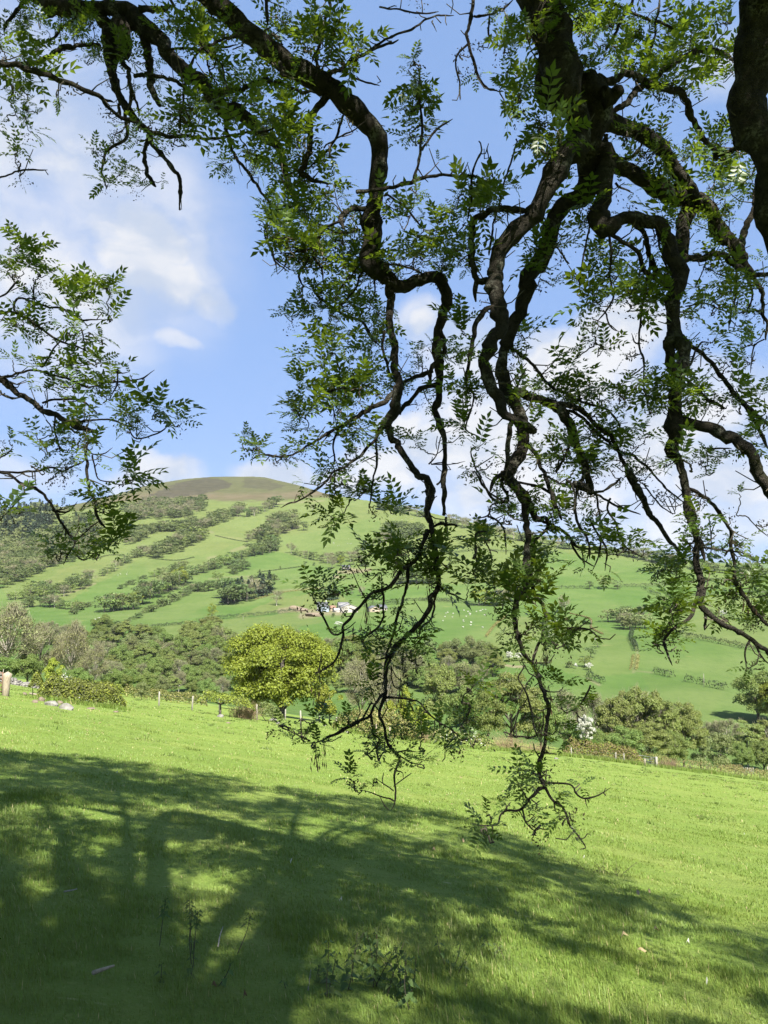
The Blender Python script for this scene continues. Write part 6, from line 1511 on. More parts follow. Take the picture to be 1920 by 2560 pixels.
BLOBS = [  # display pixels: centre, half sizes, weight
 (40,60,60,70,1.2),(60,190,70,60,1.1),(30,285,40,60,.9),(150,40,80,40,1),(250,95,110,60,1),(420,60,90,60,1),(250,330,50,35,.8),(240,400,25,15,1.3),(330,300,60,40,.8),(300,405,25,15,1.2),(250,375,30,25,.8),
 (380,270,60,50,1),(470,200,80,70,1),(560,200,90,80,1.1),(650,60,80,50,1.2),(740,95,50,50,.7),(600,300,70,60,1.1),(530,350,60,40,1.2),(640,380,80,80,1.2),(620,460,60,50,1.2),(690,500,90,90,1.1),(640,560,60,40,.8),
 (730,560,80,70,1),(700,650,80,50,1.2),(640,670,45,22,1.3),(760,700,80,60,1),(680,765,40,30,1),(770,780,80,60,1.1),(800,830,60,50,1),(690,845,60,45,1.1),(640,880,40,22,1.2),(720,910,90,40,1),(540,965,32,25,1.7),(590,988,25,15,1.3),(660,955,50,30,1),
 (790,960,60,40,.6),(720,1010,40,30,.8),(760,1065,60,40,.9),(718,1120,32,22,1.3),(820,1080,50,40,.8),(880,950,40,40,.7),(895,215,35,45,1.5),(885,275,35,25,1.2),(905,130,15,14,1.6),(890,310,25,15,1),(850,460,40,40,1),(960,540,80,45,1.2),(880,560,80,50,1.2),(930,450,50,50,.9),
 (1010,460,50,60,1),(1020,400,30,40,.6),(990,690,40,35,.6),(880,765,40,30,.9),(930,780,40,25,.6),(1000,785,50,40,.9),(1010,870,35,60,.9),(1080,440,50,40,.8),(1110,250,30,40,.7),(1130,150,50,60,.8),(1110,60,40,60,.8),(1240,50,80,50,1),(1330,60,80,50,1),(1390,120,70,50,.9),
 (1500,60,80,60,1),(1560,140,40,60,1),(1440,180,80,50,1),(1290,110,70,60,.9),(1180,285,35,35,1),(1195,320,40,35,.9),(1390,320,60,50,.9),(1480,380,80,50,.9),(1560,330,60,60,.9),(1600,420,40,60,.9),(1440,450,60,60,.6),(1540,480,60,60,.7),(1240,480,40,60,.7),(1190,540,50,35,1),(1180,590,40,35,1),
 (1310,560,50,35,.8),(1295,605,50,35,1),(1280,645,25,25,.9),(1440,640,90,55,1),(1360,610,40,40,.8),(1560,600,80,60,.8),(1620,640,40,40,.8),(1580,740,60,50,.6),(1530,850,80,60,.9),(1620,900,40,60,.9),(1270,750,40,50,.9),(1240,830,60,60,.9),(1320,880,60,40,.9),(1400,850,50,60,.9),(1350,950,60,40,.8),(1270,950,70,50,.8),(1160,880,50,50,.7),
 (1120,740,35,40,.7),(1220,1000,50,40,.6),(1340,1010,80,40,.8),(1460,990,80,40,.8),(1560,1000,60,30,.6),(1620,1075,30,15,1),(1140,1000,40,50,.7),(1040,1000,25,40,.8),(1060,1140,50,25,.7),(1120,1110,60,35,.9),(1060,1185,50,35,1),(1165,1200,50,25,1.1),(1200,1100,40,40,.7),(1310,1170,50,25,.9),(1250,1165,30,25,.9),(1380,1190,40,14,1),
 (1140,1270,60,50,1.2),(1060,1250,45,25,1.1),(1100,1310,50,30,.7),(1170,1370,60,45,1.1),(1110,1375,30,18,1.2),(1460,1260,45,60,1.3),(1450,1330,40,30,.9),(1440,1385,40,28,1.4),(1540,1290,50,40,.7),(1600,1330,60,40,.9),(1625,1240,35,35,.9),(1590,1190,50,30,.7),(1500,1150,40,50,.6),(1340,1150,30,40,.4),(1650,1270,20,60,.7),
 (870,1215,70,35,1.2),(800,1215,35,20,1.4),(950,1190,60,30,.9),(960,1270,50,45,.8),(850,1290,40,30,.6),(690,1285,30,30,1.9),(780,1370,60,25,1),(880,1380,60,50,.8),(870,1450,50,30,.5),(960,1540,80,40,1),(1000,1495,40,25,1.2),(930,1590,80,35,1.2),(1005,1580,45,25,1.3),(840,1590,55,35,1.2),(790,1610,40,25,1),(640,1570,45,35,1.2),(610,1600,20,12,1.2),
 (650,1600,50,18,1.2),(790,1690,45,22,1.5),(870,1655,50,25,.7),(830,1490,30,25,.5),(750,1565,40,25,.6),(1170,1490,50,40,.6),(1220,1520,60,40,1),(1200,1600,50,40,.8),(1110,1655,28,22,1.4),(1150,1690,35,40,.9),(1050,1775,40,20,1.4),(1080,1745,25,15,1.2),(1160,1765,25,35,1),(1240,1765,30,25,1.3),(1250,1812,18,12,1.3),(1215,1715,12,20,1.2),(1180,1640,20,50,.6),
 (1680,1500,20,40,1),(50,555,45,40,1.6),(60,610,50,35,1.3),(150,650,65,35,1.3),(215,655,55,35,1.4),(170,700,50,25,1),(20,705,35,30,1.1),(90,710,30,30,1.1),(195,745,45,28,1.3),(60,780,60,18,.9),(180,780,50,35,1.1),(235,795,35,35,1.3),(190,850,80,30,1),(60,830,60,25,.7),(320,890,55,30,1.3),(230,880,50,30,1.2),(380,900,30,18,1.3),(130,905,60,25,.9),
 (155,960,60,40,1.3),(100,950,35,25,1),(270,945,40,25,1.1),(25,990,35,18,1.1),(95,1020,45,20,1.3),(150,1010,40,20,1),(255,1030,40,22,1.3),(220,1095,50,35,1.2),(225,1155,50,40,1.4),(250,1185,30,18,1.2),(115,1190,45,22,1.5),(165,1185,45,28,1.3),(15,940,20,20,1),(10,1120,10,10,.5)]
K = 1920 / 1659
A = np.concatenate(PXN); Dp = np.concatenate(PXD)
twm = MB(); LEAVES = []     # (position, frame, length, variant)
flowers = []; keyspots = []
tg = []
for (cx, cy, rx, ry, w) in BLOBS:
    n = max(1, int(round(w * rx * ry / (500 if cx < 410 and 500 < cy < 1250 else 345 if cy < 1440 else 520) + lr.uniform(-.3, .3))))
    for _ in range(n):
        a = lr.uniform(0, 6.28); q = math.sqrt(lr.uniform(0, 1))
        tg.append((K * (cx + rx * q * math.cos(a)), K * (cy + ry * q * math.sin(a))))
tg = np.array(tg)
near = np.array([((A - t) ** 2).sum(1).min() for t in tg])
tg = tg[np.argsort(near)]
def cluster_at(P, dirv, sc, rng, n=None):
    n = n or rng.integers(5, 9)
    for k in range(n):
        a = 6.28 * k / n + rng.uniform(-.5, .5)
        f = frame(dirv, 0)
        out = f[:, 1] * math.cos(a) + f[:, 2] * math.sin(a)
        d = dirv / np.linalg.norm(dirv) * rng.uniform(.15, .8) + out * rng.uniform(.5, 1) + np.array([0, 0, .15])
        R = frame(d, rng.uniform(-.7, .7))
        L = sc * rng.uniform(.6, 1.15)
        LEAVES.append((P + d * .005, R, L, rng.integers(0, 5)))
    if rng.random() < .34: flowers.append((P - dirv / np.linalg.norm(dirv) * rng.uniform(.02, .07), rng.uniform(.035, .075)))
buf_xy = [A]; buf_d = [Dp]; new_xy = []; new_d = []
for t in tg:
    allxy = np.concatenate([A] + new_xy) if new_xy else A
    alld = np.concatenate([Dp] + new_d) if new_d else Dp
    i = np.argmin(((allxy - t) ** 2).sum(1)); d0 = alld[i]
    P0 = at(allxy[i, 0], allxy[i, 1], d0)
    d1 = d0 + lr.normal() * .12
    P1 = at(t[0], t[1], d1)
    L = np.linalg.norm(P1 - P0)
    if L > .02:
        mid1 = P0 * .65 + P1 * .35 + lr.normal(size=3) * .12 * L + [0, 0, -.10 * L]
        mid2 = P0 * .25 + P1 * .75 + lr.normal(size=3) * .10 * L + [0, 0, -.12 * L]
        C = catmull([P0, mid1, mid2, P1], max(3, min(8, int(L / .03))))
        C[1:-1] += lr.normal(size=(len(C) - 2, 3)) * .004
        twm.tube(C - ASH0, np.linspace(min(.0065, .003 + L * .010), .0028, len(C)), 5)
        q = project(C)
        new_xy.append(np.stack([q[0][2:], q[1][2:]], 1)); new_d.append(q[2][2:])
        dirv = C[-1] - C[-2]
    else: dirv = np.array([0, 0, 1.0])
    dirv = dirv / (np.linalg.norm(dirv) + 1e-9) * .6 + np.array([0, 0, .5]) + lr.normal(size=3) * .15
    sc = .90 * lr.choice([.08, .12, .16, .20, .25], p=[.16, .22, .28, .22, .12]) * (.72 if t[1] > 1640 else 1) * (1.08 if t[0] < 480 and 560 < t[1] < 1440 else 1)
    cluster_at(P1, dirv, sc, lr)
    if L > .3 and lr.random() < .8:
        cluster_at(C[len(C) // 2], C[len(C) // 2 + 1] - C[len(C) // 2] + np.array([0, 0, .05]), sc * .8, lr, 3)
# bare spur twigs all along the branches
spm = twm
for (P3, r3) in LIMB3:
    for k in range(int(np.linalg.norm(np.diff(P3, axis=0), axis=1).sum() / (.10 if r3.max() < .05 else .16))):
        i = lr.integers(1, len(P3) - 1)
        d = lr.normal(size=3); d[2] -= .2; d /= np.linalg.norm(d); L = lr.uniform(.03, .16)
        L = L + r3[i] * 1.2
        C = np.array([P3[i], P3[i] + d * L * .5 + lr.normal(size=3) * .01, P3[i] + d * L + [0, 0, .25 * L]])
        spm.tube(C - ASH0, [min(r3[i] * .6, .005), .0035, .0028], 5)
        if lr.random() < .22: cluster_at(C[-1], d + [0, 0, .3], .09, lr, 3)
        elif lr.random() < .12: flowers.append((C[-1], .045))
link('twigs', twm.mesh('twigs', [M['twig_bark']]), ash, kind='stuff')

# ---- upper crown, out of the picture above: it is what shades the grass in front
SHADE = [(-60, 1868), (0, 1880), (250, 1895), (480, 1925), (640, 1955), (800, 1985), (930, 1995), (1060, 2020), (1190, 2060), (1320, 2110), (1420, 2150), (1500, 2190), (1600, 2230), (1700, 2260), (1760, 2300), (1840, 2330), (1960, 2350), (2150, 2640), (-400, 2700), (-400, 1880)]
HOLES = [(170, 2040, 130, 22), (420, 2035, 90, 22), (470, 2110, 90, 22), (480, 2200, 105, 36), (380, 2210, 60, 20), (300, 2250, 60, 20), (560, 2060, 80, 20), (690, 2130, 60, 40), (810, 2070, 80, 25), (840, 2170, 70, 30), (760, 2255, 55, 16),
         (130, 2420, 150, 34), (60, 2525, 100, 30), (60, 2250, 70, 20), (200, 2080, 60, 14), (230, 2370, 110, 30), (350, 2330, 70, 18), (720, 2505, 200, 36), (700, 2440, 85, 28), (830, 2490, 100, 40), (980, 2520, 70, 50), (600, 2380, 60, 16), (930, 2350, 60, 14), (1020, 2320, 60, 14), (560, 2300, 50, 14), (200, 2160, 60, 14), (330, 2110, 70, 18), (640, 1990, 60, 10), (90, 2130, 50, 16), (480, 2545, 60, 14),
         (1080, 2070, 80, 14), (1290, 2290, 110, 30), (1200, 2340, 90, 26), (1420, 2290, 60, 18), (1330, 2390, 90, 22), (1160, 2130, 60, 12), (1450, 2450, 110, 34), (1560, 2360, 80, 20), (1650, 2420, 130, 40), (1750, 2350, 90, 24), (1800, 2500, 120, 34),
         (1500, 2530, 110, 26), (1250, 2490, 70, 20), (1100, 2420, 60, 16), (1030, 2140, 60, 14), (1720, 2470, 70, 24), (1600, 2300, 60, 14), (1380, 2230, 60, 12), (940, 2240, 60, 14), (1340, 2530, 60, 16)]
sr = np.random.default_rng(77)
ex = sr.uniform(-14, 6.5, 34000); ey = sr.uniform(-3, 19, 34000); ez = H(ex, ey)
qx, qy, qd = project(np.stack([ex, ey, ez], 1))
okv = qd > .4
qx = np.where(okv, qx, 960 + (ex - 0) * 300); qy = np.where(okv, qy, 2600)
qx_ = qx + 12 * wob(ex, ey, 1.1, 61); qy_ = qy + 7 * wob(ex, ey, 1.3, 62)
ins = in_poly(qx_, qy_, SHADE) | ((ey < 4.4) & (np.abs(ex + 2.5) < 6.5) & (sr.random(len(ex)) < .6))
hole = np.zeros(len(ex), bool)
for (hx, hy, hw, hh) in HOLES: hole |= ((qx_ - hx) / hw) ** 2 + ((qy_ - hy) / hh) ** 2 < 2.2
patch = wob(ex, ey, 1.5, 63) + .8 * wob(ex, ey, .7, 64)
keep = ins & (~hole | (sr.random(len(ex)) < .10)) & ((patch < .45) | (sr.random(len(ex)) < .25))
E = np.stack([ex, ey, ez], 1)[keep]
UP = MB(); crown_pts = []
NEED = 4500
E = E[sr.permutation(len(E))][:NEED]
for e in E:
    for _ in range(6):
        t = sr.uniform(7.5, 15.5)
        P = e + TO_SUN * t
        x_, y_, d_ = project(P)
        if d_ > .3 and y_ > -260 and -420 < x_ < 2340: continue
        crown_pts.append(P); break
# unseen leaf tufts added round the boughs, to break up their shadow edges
for P3 in BOUGH + [trunk_pts[24:]]:
    for k in range(len(P3) * 2):
        P = P3[sr.integers(2, len(P3))] + sr.normal(size=3) * [.42, .42, .38]
        x_, y_, d_ = project(P)
        if d_ > .3 and y_ > -200 and -420 < x_ < 2340: continue
        crown_pts.append(P)
# extra leaf clumps added out of view toward the sun, to shade the thick limbs
for (P3, r3) in LIMB3:
    if r3.max() < .06: continue
    for k in range(0, len(P3), 2):
        if sr.random() < .40: continue
        for _ in range(5):
            P = P3[k] + TO_SUN * sr.uniform(2.2, 9) + sr.normal(size=3) * .12
            x_, y_, d_ = project(P)
            if d_ > .3 and y_ > -260 and -420 < x_ < 2340: continue
            crown_pts.append(P); break
crown_pts = np.array(crown_pts)
LEAVES_UP = []
for P in crown_pts:
    for k in range(4):
        d = sr.normal(size=3); d[2] = abs(d[2]) * .4 - .2
        LEAVES_UP.append((P + sr.normal(size=3) * .09, frame(d, sr.uniform(-.9, .9)), sr.uniform(.28, .42), sr.integers(0, 2)))
# sprigs tying the upper crown together
ctr = crown_pts[sr.permutation(len(crown_pts))[:26]]
for i, p in enumerate(ctr):
    b = trunk_pts[int(np.clip(np.interp(p[2], [4, 14], [26, 46]), 26, 46))]
    if (project((b + p) / 2)[1] > -90 and project((b + p) / 2)[2] > .3): continue
    m_ = b * .5 + p * .5 + [0, 0, .8] + sr.normal(size=3) * .3
    C = catmull([b, b * .7 + m_ * .3 + sr.normal(size=3) * .2, m_, p], 8)
    qq = project(C)
    if np.any((qq[2] > .3) & (qq[1] > -60) & (qq[0] > -150) & (qq[0] < 2070)): continue
    ash_branch(C, np.linspace(.13, .03, len(C)), 8, 'limb', 1300 + i)

# ---- write leaves: the ones that show largest as parts, the rest as one part
pos = np.array([l[0] for l in LEAVES]); Ls = np.array([l[2] for l in LEAVES])
x_, y_, d_ = project(pos)
size = np.where((d_ > .3) & (x_ > 0) & (x_ < 1920) & (y_ > 0) & (y_ < 2560), Ls / np.maximum(d_, .3), 0)
big = set(np.argsort(-size)[:300].tolist())
LM = [mesh_np('leaf', v, f, [M['ash_leaf']]) for v, f in LEAFV]
def merge(leaves, variants):
    Vs = []; Fs = []; n = 0
    for vi, (v, f) in enumerate(variants):
        sel = [l for l in leaves if l[3] == vi]
        if not sel: continue
        R = np.stack([l[1] * l[2] for l in sel]); T = np.stack([l[0] for l in sel])
        V = np.einsum('nij,vj->nvi', R, v) + T[:, None, :]
        Fs.append((f[None] + (np.arange(len(sel)) * len(v))[:, None, None] + n).reshape(-1, 3)); Vs.append(V.reshape(-1, 3)); n += V.shape[0] * V.shape[1]
    return np.concatenate(Vs), np.concatenate(Fs)
for i in sorted(big):
    P, R, L, v = LEAVES[i]
    o = link('leaf', LM[v], ash)
    o.matrix_local = Matrix.Translation(Vector(P - ASH0)) @ Matrix((R * L).tolist()).to_4x4()
V, f = merge([l for i, l in enumerate(LEAVES) if i not in big], LEAFV)
V2, f2 = merge(LEAVES_UP, LEAFS)
link('foliage', mesh_np('foliage', np.concatenate([V, V2]) - ASH0, np.concatenate([f, f2 + len(V)]), [M['ash_leaf']]), ash, kind='stuff')
# flower tufts
C = []; N = []; S = []
for (P, s) in flowers:
    n = int(26 + lr.integers(0, 16))
    C.append(P + lr.normal(size=(n, 3)) * s * [.6, .6, .5]); N.append(lr.normal(size=(n, 3))); S.append(lr.uniform(.012, .026, n))
C = np.concatenate(C); N = np.concatenate(N); S = np.concatenate(S)
V, f = leaf_quads(C, N, S, S * .42, lr)
link('flower_tufts', mesh_np('flower_tufts', V - ASH0, f, [M['ash_flower']]), ash, kind='stuff')
# hanging bunches of last year's dry keys
for (kx, ky, ln_, n) in [(688, 1462, .16, 26), (740, 1385, .13, 20), (865, 1480, .15, 22), (680, 1622, .10, 12), (698, 1612, .09, 7), (1178, 1412, .09, 12), (1185, 1500, .14, 16), (1620, 1290, .10, 9), (790, 1312, .13, 16), (925, 1240, .13, 16), (1060, 1250, .09, 9)]:
    q = np.array([kx * K, ky * K]); i = np.argmin(((A - q) ** 2).sum(1)); P0 = at(q[0], q[1], Dp[i])
    C = P0 + np.stack([lr.normal(size=n) * .024, lr.normal(size=n) * .024, -lr.uniform(0, ln_, n)], 1)
    ph = lr.uniform(0, 6.28, n); N = np.stack([np.cos(ph), np.sin(ph), np.zeros(n)], 1)
    A_ = np.tile([0, 0, -1.0], (n, 1)) + lr.normal(size=(n, 3)) * .16; A_ /= np.linalg.norm(A_, axis=1)[:, None]
    B_ = np.cross(N, A_); L = lr.uniform(.035, .05, n)[:, None]; w = .0045
    V = np.stack([C, C + A_ * L * .55 + B_ * w, C + A_ * L, C + A_ * L * .55 - B_ * w], 1).reshape(-1, 3)
    mb = MB(); mb.add(V - ASH0, np.arange(n * 4).reshape(-1, 4), None, 0)
    for k in range(min(n, 10)): mb.tube(np.array([P0 + [0, 0, .05], C[k] * .5 + P0 * .5 + [.004, 0, .02], C[k]]) - ASH0, .0009, 3, 1)
    link('seed_bunch', mb.mesh('seed_bunch', [M['ash_key'], M['twig_bark']]), ash)
# ------------------------------------------------------------------ fences, gates, walls
def fence(name, posts, label, h, matn, r=.06, wires=(), lean=.03):
    """posts: ground points; wires: heights"""
    o = np.array(posts[0]); root = bpy.data.objects.new(name, None); COL.objects.link(root); root.location = o; tag(root, label, 'fence')
    rr = np.random.default_rng(len(posts) * 7)
    tops = []
    for p in posts:
        d = np.array([rr.normal() * lean, rr.normal() * lean, 1]); hh = h * rr.uniform(.93, 1.07)
        mb = MB(); mb.tube([[0, 0, -.3], d * hh * .5, d * hh], [r * 1.05, r, r * .92], 7); me = mb.mesh('post', [M[matn]], False)
        link('post', me, root, np.array(p) - o); tops.append((np.array(p) - o, d))
    for z in wires:
        mb = MB(); mb.tube([q + d * z - [0, .07, 0] for q, d in tops], .006, 4); link('wire', mb.mesh('wire', [M['wire']]), root)
    return root
fence('wire_fence', [g1(397, 1765), g1(480, 1776), spot(556, 64.5)], 'wire fence with two pale stakes between hawthorn hedge and flat thorn', 1.2, 'pale_post', .075, (.35, .7, 1.05))
fence('wire_fence', [spot(648, 65.5), g1(713, 1800), spot(756, 66.5), g1(799, 1808), spot(842, 72)], 'wire fence with three pale stakes in front of the big yellow-green oak', 1.2, 'pale_post', .075, (.3, .6, .9, 1.1))
fence('wire_fence', [spot(1419, 90.5), spot(1527, 89.5), spot(1548, 89.2)], 'three pale stakes standing along the clipped yellowish hedge', 1.0, 'pale_post', .07, (.5, .9))
fence('paling_fence', [spot(x, 150 + i * .3) for i, x in enumerate(np.linspace(1836, 1864, 7))], 'short run of pale palings at the far edge of the lower field', 1.1, 'pale_post', .11, (.6,))
fence('old_fence', [spot(x, 68) for x in (905, 940, 975)], 'old dark stakes hidden under the hedge mound', 1.0, 'post_wood', .06, (.5, .9))
# netting and shadowed rails below the wire beside the oak
def gate(name, a, b, h, matn, label, bars, w=.05, stile=.06, brace=True):
    a = np.array(a); b = np.array(b); root = bpy.data.objects.new(name, None); COL.objects.link(root); root.location = a; tag(root, label, 'gate')
    d = b - a
    for z in bars:
        mb = MB(); mb.beam([0, 0, z], d + [0, 0, z], .045, w); link('rail', mb.mesh('rail', [M[matn]]), root)
    for t in (0.0, 1.0):
        mb = MB(); mb.beam(d * t + [0, -.004, .12], d * t + [0.001, -.004, h], stile, stile); link('stile', mb.mesh('stile', [M[matn]]), root)
    if brace:
        mb = MB(); mb.beam([0, -.03, bars[0]] + d * .02, d * .98 + [0, -.03, bars[-1]], .03, .045); link('brace', mb.mesh('brace', [M[matn]]), root)
    return root
ga = spot(19, 43.3); gb = spot(-75, 43.8)
gate('field_gate', ga, gb, 1.28, 'rust_metal', 'rusty brown barred field gate cut by the left edge', (.2, .42, .66, .92, 1.22), .05)
gp = MB(); gp.tube([[0, 0, -.3], [.03, 0, .5], [.07, 0, 1.0], [.09, 0, 1.2]], [.2, .19, .22, .24], 9); 
link('gate_post', gp.mesh('gate_post', [M['post_wood']], False), None, spot(27, 43.2), None, 'thick weathered wooden gate post at the left edge', 'gate post')
a_ = spot(1578, 90.2); b_ = spot(1623, 91.8)
gate('metal_gate', a_, b_, 1.15, 'grey_metal', 'silver metal field gate set in the bottom hedge', (.18, .36, .56, .8, 1.1), .045, .06)
mb = MB(); mb.box((0, 0, .5), (.2, .2, 1.4), .2); link('gate_post', mb.mesh('gate_post', [M['pale_post']]), None, spot(1627, 91.6), None, 'pale square gate post at the right of the metal gate', 'gate post')
mb = MB(); mb.tube([[0, 0, -.2], [0, 0, .8]], .07, 7); link('gate_post', mb.mesh('gate_post', [M['post_wood']]), None, spot(1599, 88), None, 'short stake in front of the metal gate', 'post')

# tumbled stone wall behind the gate
wr = np.random.default_rng(8)
o_ = spot(0, 76); mb = MB()
line = np.array([spot(x, d) for x, d in ((-120, 74), (0, 76), (60, 77), (110, 77.5), (150, 78))])
d_ = np.r_[0, np.cumsum(np.linalg.norm(np.diff(line, axis=0), axis=1))]
for k in range(620):
    t = wr.uniform(0, d_[-1]); b = np.array([np.interp(t, d_, line[:, i]) for i in range(3)]); f_ = 1 - t / d_[-1]
    hh = (.25 + .5 * min(1, f_ * 1.6) + .25 * math.sin(t * 1.7))
    z = wr.uniform(0, max(hh, .15)); off = wr.normal() * .25 * (1.3 - z)
    s = wr.uniform(.12, .36, 3) * [1.2, 1, .7]
    q = wr.normal(size=3) * .35; ca, sa = math.cos(q[1]), math.sin(q[1])
    mb.box(b - o_ + [wr.normal() * .1, off, z], s, wr.uniform(0, 3.1), 0, np.array([[ca, 0, sa], [0, 1, 0], [-sa, 0, ca]]))
wl = bpy.data.objects.new('stone_wall', None); COL.objects.link(wl); wl.location = o_; tag(wl, 'tumbled grey dry stone wall on the brow behind the field gate', 'wall', None, 'thing')
link('stones', mb.mesh('stones', [M['stone']]), wl, kind='stuff')

# loose stones
put_rock('rock', 62, 1738, (.30, .24, .28), 'rust_stone', 'single small stone lying between gate post and rubble', 11)
put_rock('rock', 128, 1764, (.62, .4, .34), 'stone', 'flat grey slab in the middle of the rubble by the hedge', 12, .2)
put_rock('rock', 168, 1774, (.72, .4, .42), 'stone', 'largest pale grey slab at the front of the rubble', 13, -.25)
put_rock('rock', 172, 1757, (.32, .3, .34), 'stone', 'squarish stone at the hedge foot above the largest slab', 14)
put_rock('rock', 104, 1753, (.45, .35, .4), 'rust_stone', 'brown stone at the left of the rubble', 15)
put_rock('rock', 88, 1757, (.3, .25, .22), 'rust_stone', 'small brown stone leftmost in the rubble', 16)
put_rock('rock', 150, 1760, (.34, .3, .26), 'rust_stone', 'brown stone between the two grey slabs', 17)
put_rock('rock', 118, 1748, (.4, .3, .26), 'rust_stone', 'brown stone at the back of the rubble under the hedge', 18)
put_rock('rock', 227, 1773, (.42, .25, .14), 'rust_stone', 'low reddish stone under the right part of the blossoming hedge', 19)
put_rock('rock', 290, 1781, (.3, .2, .12), 'rust_stone', 'small reddish stone right of the blossoming hedge', 20)
put_rock('rock', 551, 1793, (.5, .34, .3), 'stone', 'pale stone at the foot of the flat browsed thorn', 21)
put_rock('rock', 570, 1808, (.3, .2, .12), 'rust_stone', 'small flat stone below the flat thorn', 22)
put_rock('rock', 682, 1802, (.62, .36, .36), 'stone', 'whitish boulder beside the three fence stakes', 23, .5)
put_rock('rock', 694, 1810, (.3, .24, .3), 'stone', 'smaller whitish stone right of the whitish boulder', 24)
put_rock('rock', 811, 1815, (.36, .24, .22), 'stone', 'white stone right of the three fence stakes', 25)
put_rock('rock', 868, 1832, (.3, .2, .2), 'stone', 'white stone in front of the hedge mound', 26)
put_rock('rock', 1390, 1898, (.4, .26, .2), 'stone', 'pale stone in the grass left of the clipped yellowish hedge', 27)
# a bleached plank on the rubble
mb = MB(); mb.box((0, 0, 0), (1.25, .16, .09)); o = link('plank', mb.mesh('plank', [M['post_wood']]), None, g1(98, 1745) + [0, 0, .18], None, 'bleached plank lying across the back of the rubble', 'plank'); o.rotation_euler = (0, .12, -.15)

# ------------------------------------------------------------------ in the foreground grass
def nettle(px, py, h, n, leafm, label, name='nettle', dead=False, lsz=.055, sway=.05):
    p = g1(px, py); r = np.random.default_rng(int(px * 3 + py)); root = bpy.data.objects.new(name, None); COL.objects.link(root); root.location = p; tag(root, label, 'plant')
    for k in range(n):
        b = np.array([r.normal() * .07 * n ** .5, r.normal() * .05 * n ** .5, -.03]); hh = h * r.uniform(.6, 1.1)
        t = b + np.array([r.normal() * sway, r.normal() * sway, hh]); mb = MB(); mb.tube(catmull([b, (b + t) / 2 + r.normal(size=3) * .012, t], 4), np.linspace(.0032, .0018, 9), 5, 0)
        link('stem', mb.mesh('stem', [M['twig_bark']]), root)
        C = []; N = []; S = []
        zs = np.linspace(.25 if not dead else .75, 1.02, int(hh / .055) + 2)
        for i, z in enumerate(zs):
            for q in range(2):
                a = i * 1.57 + q * math.pi + r.normal() * .3; L = lsz * (1.25 - .65 * z) * r.uniform(.7, 1.3)
                c = b + (t - b) * z; d = np.array([math.cos(a), math.sin(a), -.35]); C.append((c, d, L))
        V = []; Fc = []
        for c, d, L in C:
            d = d / np.linalg.norm(d); s = np.cross(d, [0, 0, 1.0]); s /= np.linalg.norm(s); u = np.cross(s, d); n0 = len(V)
            V += [c + d * .01, c + d * L * .35 + s * L * .36 + u * .006, c + d * L * .75 + s * L * .2, c + d * L * 1.15 - u * L * .15, c + d * L * .75 - s * L * .2, c + d * L * .35 - s * L * .36 + u * .006, c + d * L * .55 - u * .004]
            Fc += [[n0, n0 + 1, n0 + 6], [n0 + 1, n0 + 2, n0 + 6], [n0 + 2, n0 + 3, n0 + 6], [n0 + 3, n0 + 4, n0 + 6], [n0 + 4, n0 + 5, n0 + 6], [n0 + 5, n0, n0 + 6]]
        link('leaves', mesh_np('leaves', V, np.array(Fc), [M[leafm]]), root, kind='stuff')
    return root
nettle(885, 2480, .30, 6, 'nettle_leaf', 'clump of pale green nettles with heart-shaped leaves in a sun fleck', lsz=.062)
nettle(985, 2490, .34, 5, 'nettle_leaf', 'darker nettle clump right of the sunlit one', lsz=.06)
nettle(1035, 2490, .3, 3, 'nettle_leaf', 'thin nettle stems at the end of the nettle patch', lsz=.05)
nettle(905, 2395, .26, 3, 'nettle_leaf', 'small nettle standing behind the sunlit clump', lsz=.05)
nettle(755, 2470, .16, 3, 'nettle_leaf', 'low nettle left of the sunlit clump', lsz=.05)
nettle(490, 2395, .33, 2, 'nettle_leaf', 'thin dark-stemmed weeds standing alone in the shaded grass', 'weed', True, .05)
nettle(530, 2380, .33, 3, 'nettle_leaf', 'thin dark-stemmed weeds with a pale dead stalk between them', 'weed', True, .05)
nettle(497, 2460, .18, 3, 'nettle_leaf', 'low leafy weed in front of the dark stems', 'weed', False, .05)
nettle(1190, 2440, .2, 3, 'nettle_leaf', 'faint nettles in the shaded grass right of the patch', 'weed', False, .05)
nettle(1260, 2400, .2, 3, 'nettle_leaf', 'faint nettles in the dark shade', 'weed', False, .05)
for (px, py, lab) in [(1230, 2010, 'sparse weed at the shadow edge'), (1165, 2013, 'dark weed tuft left of the shadow edge weed'), (1540, 2190, 'thin dark weed in the shadow near the hanging tip'), (1490, 2180, 'dark weed below the lowest hanging tip'), (1815, 2045, 'dark thistle tuft in the lit grass'), (1745, 2045, 'small dark tuft in the lit grass'), (1490, 1985, 'brownish weed tuft between the hanging twigs'), (1755, 1985, 'long low weed tuft in the lit field'), (1610, 1940, 'weed tuft below the metal gate'), (1440, 1945, 'brown weed tuft left of the gate')]:
    nettle(px, py, .14, 6, 'hedge_leaf', lab, 'weed', False, .05, .1)

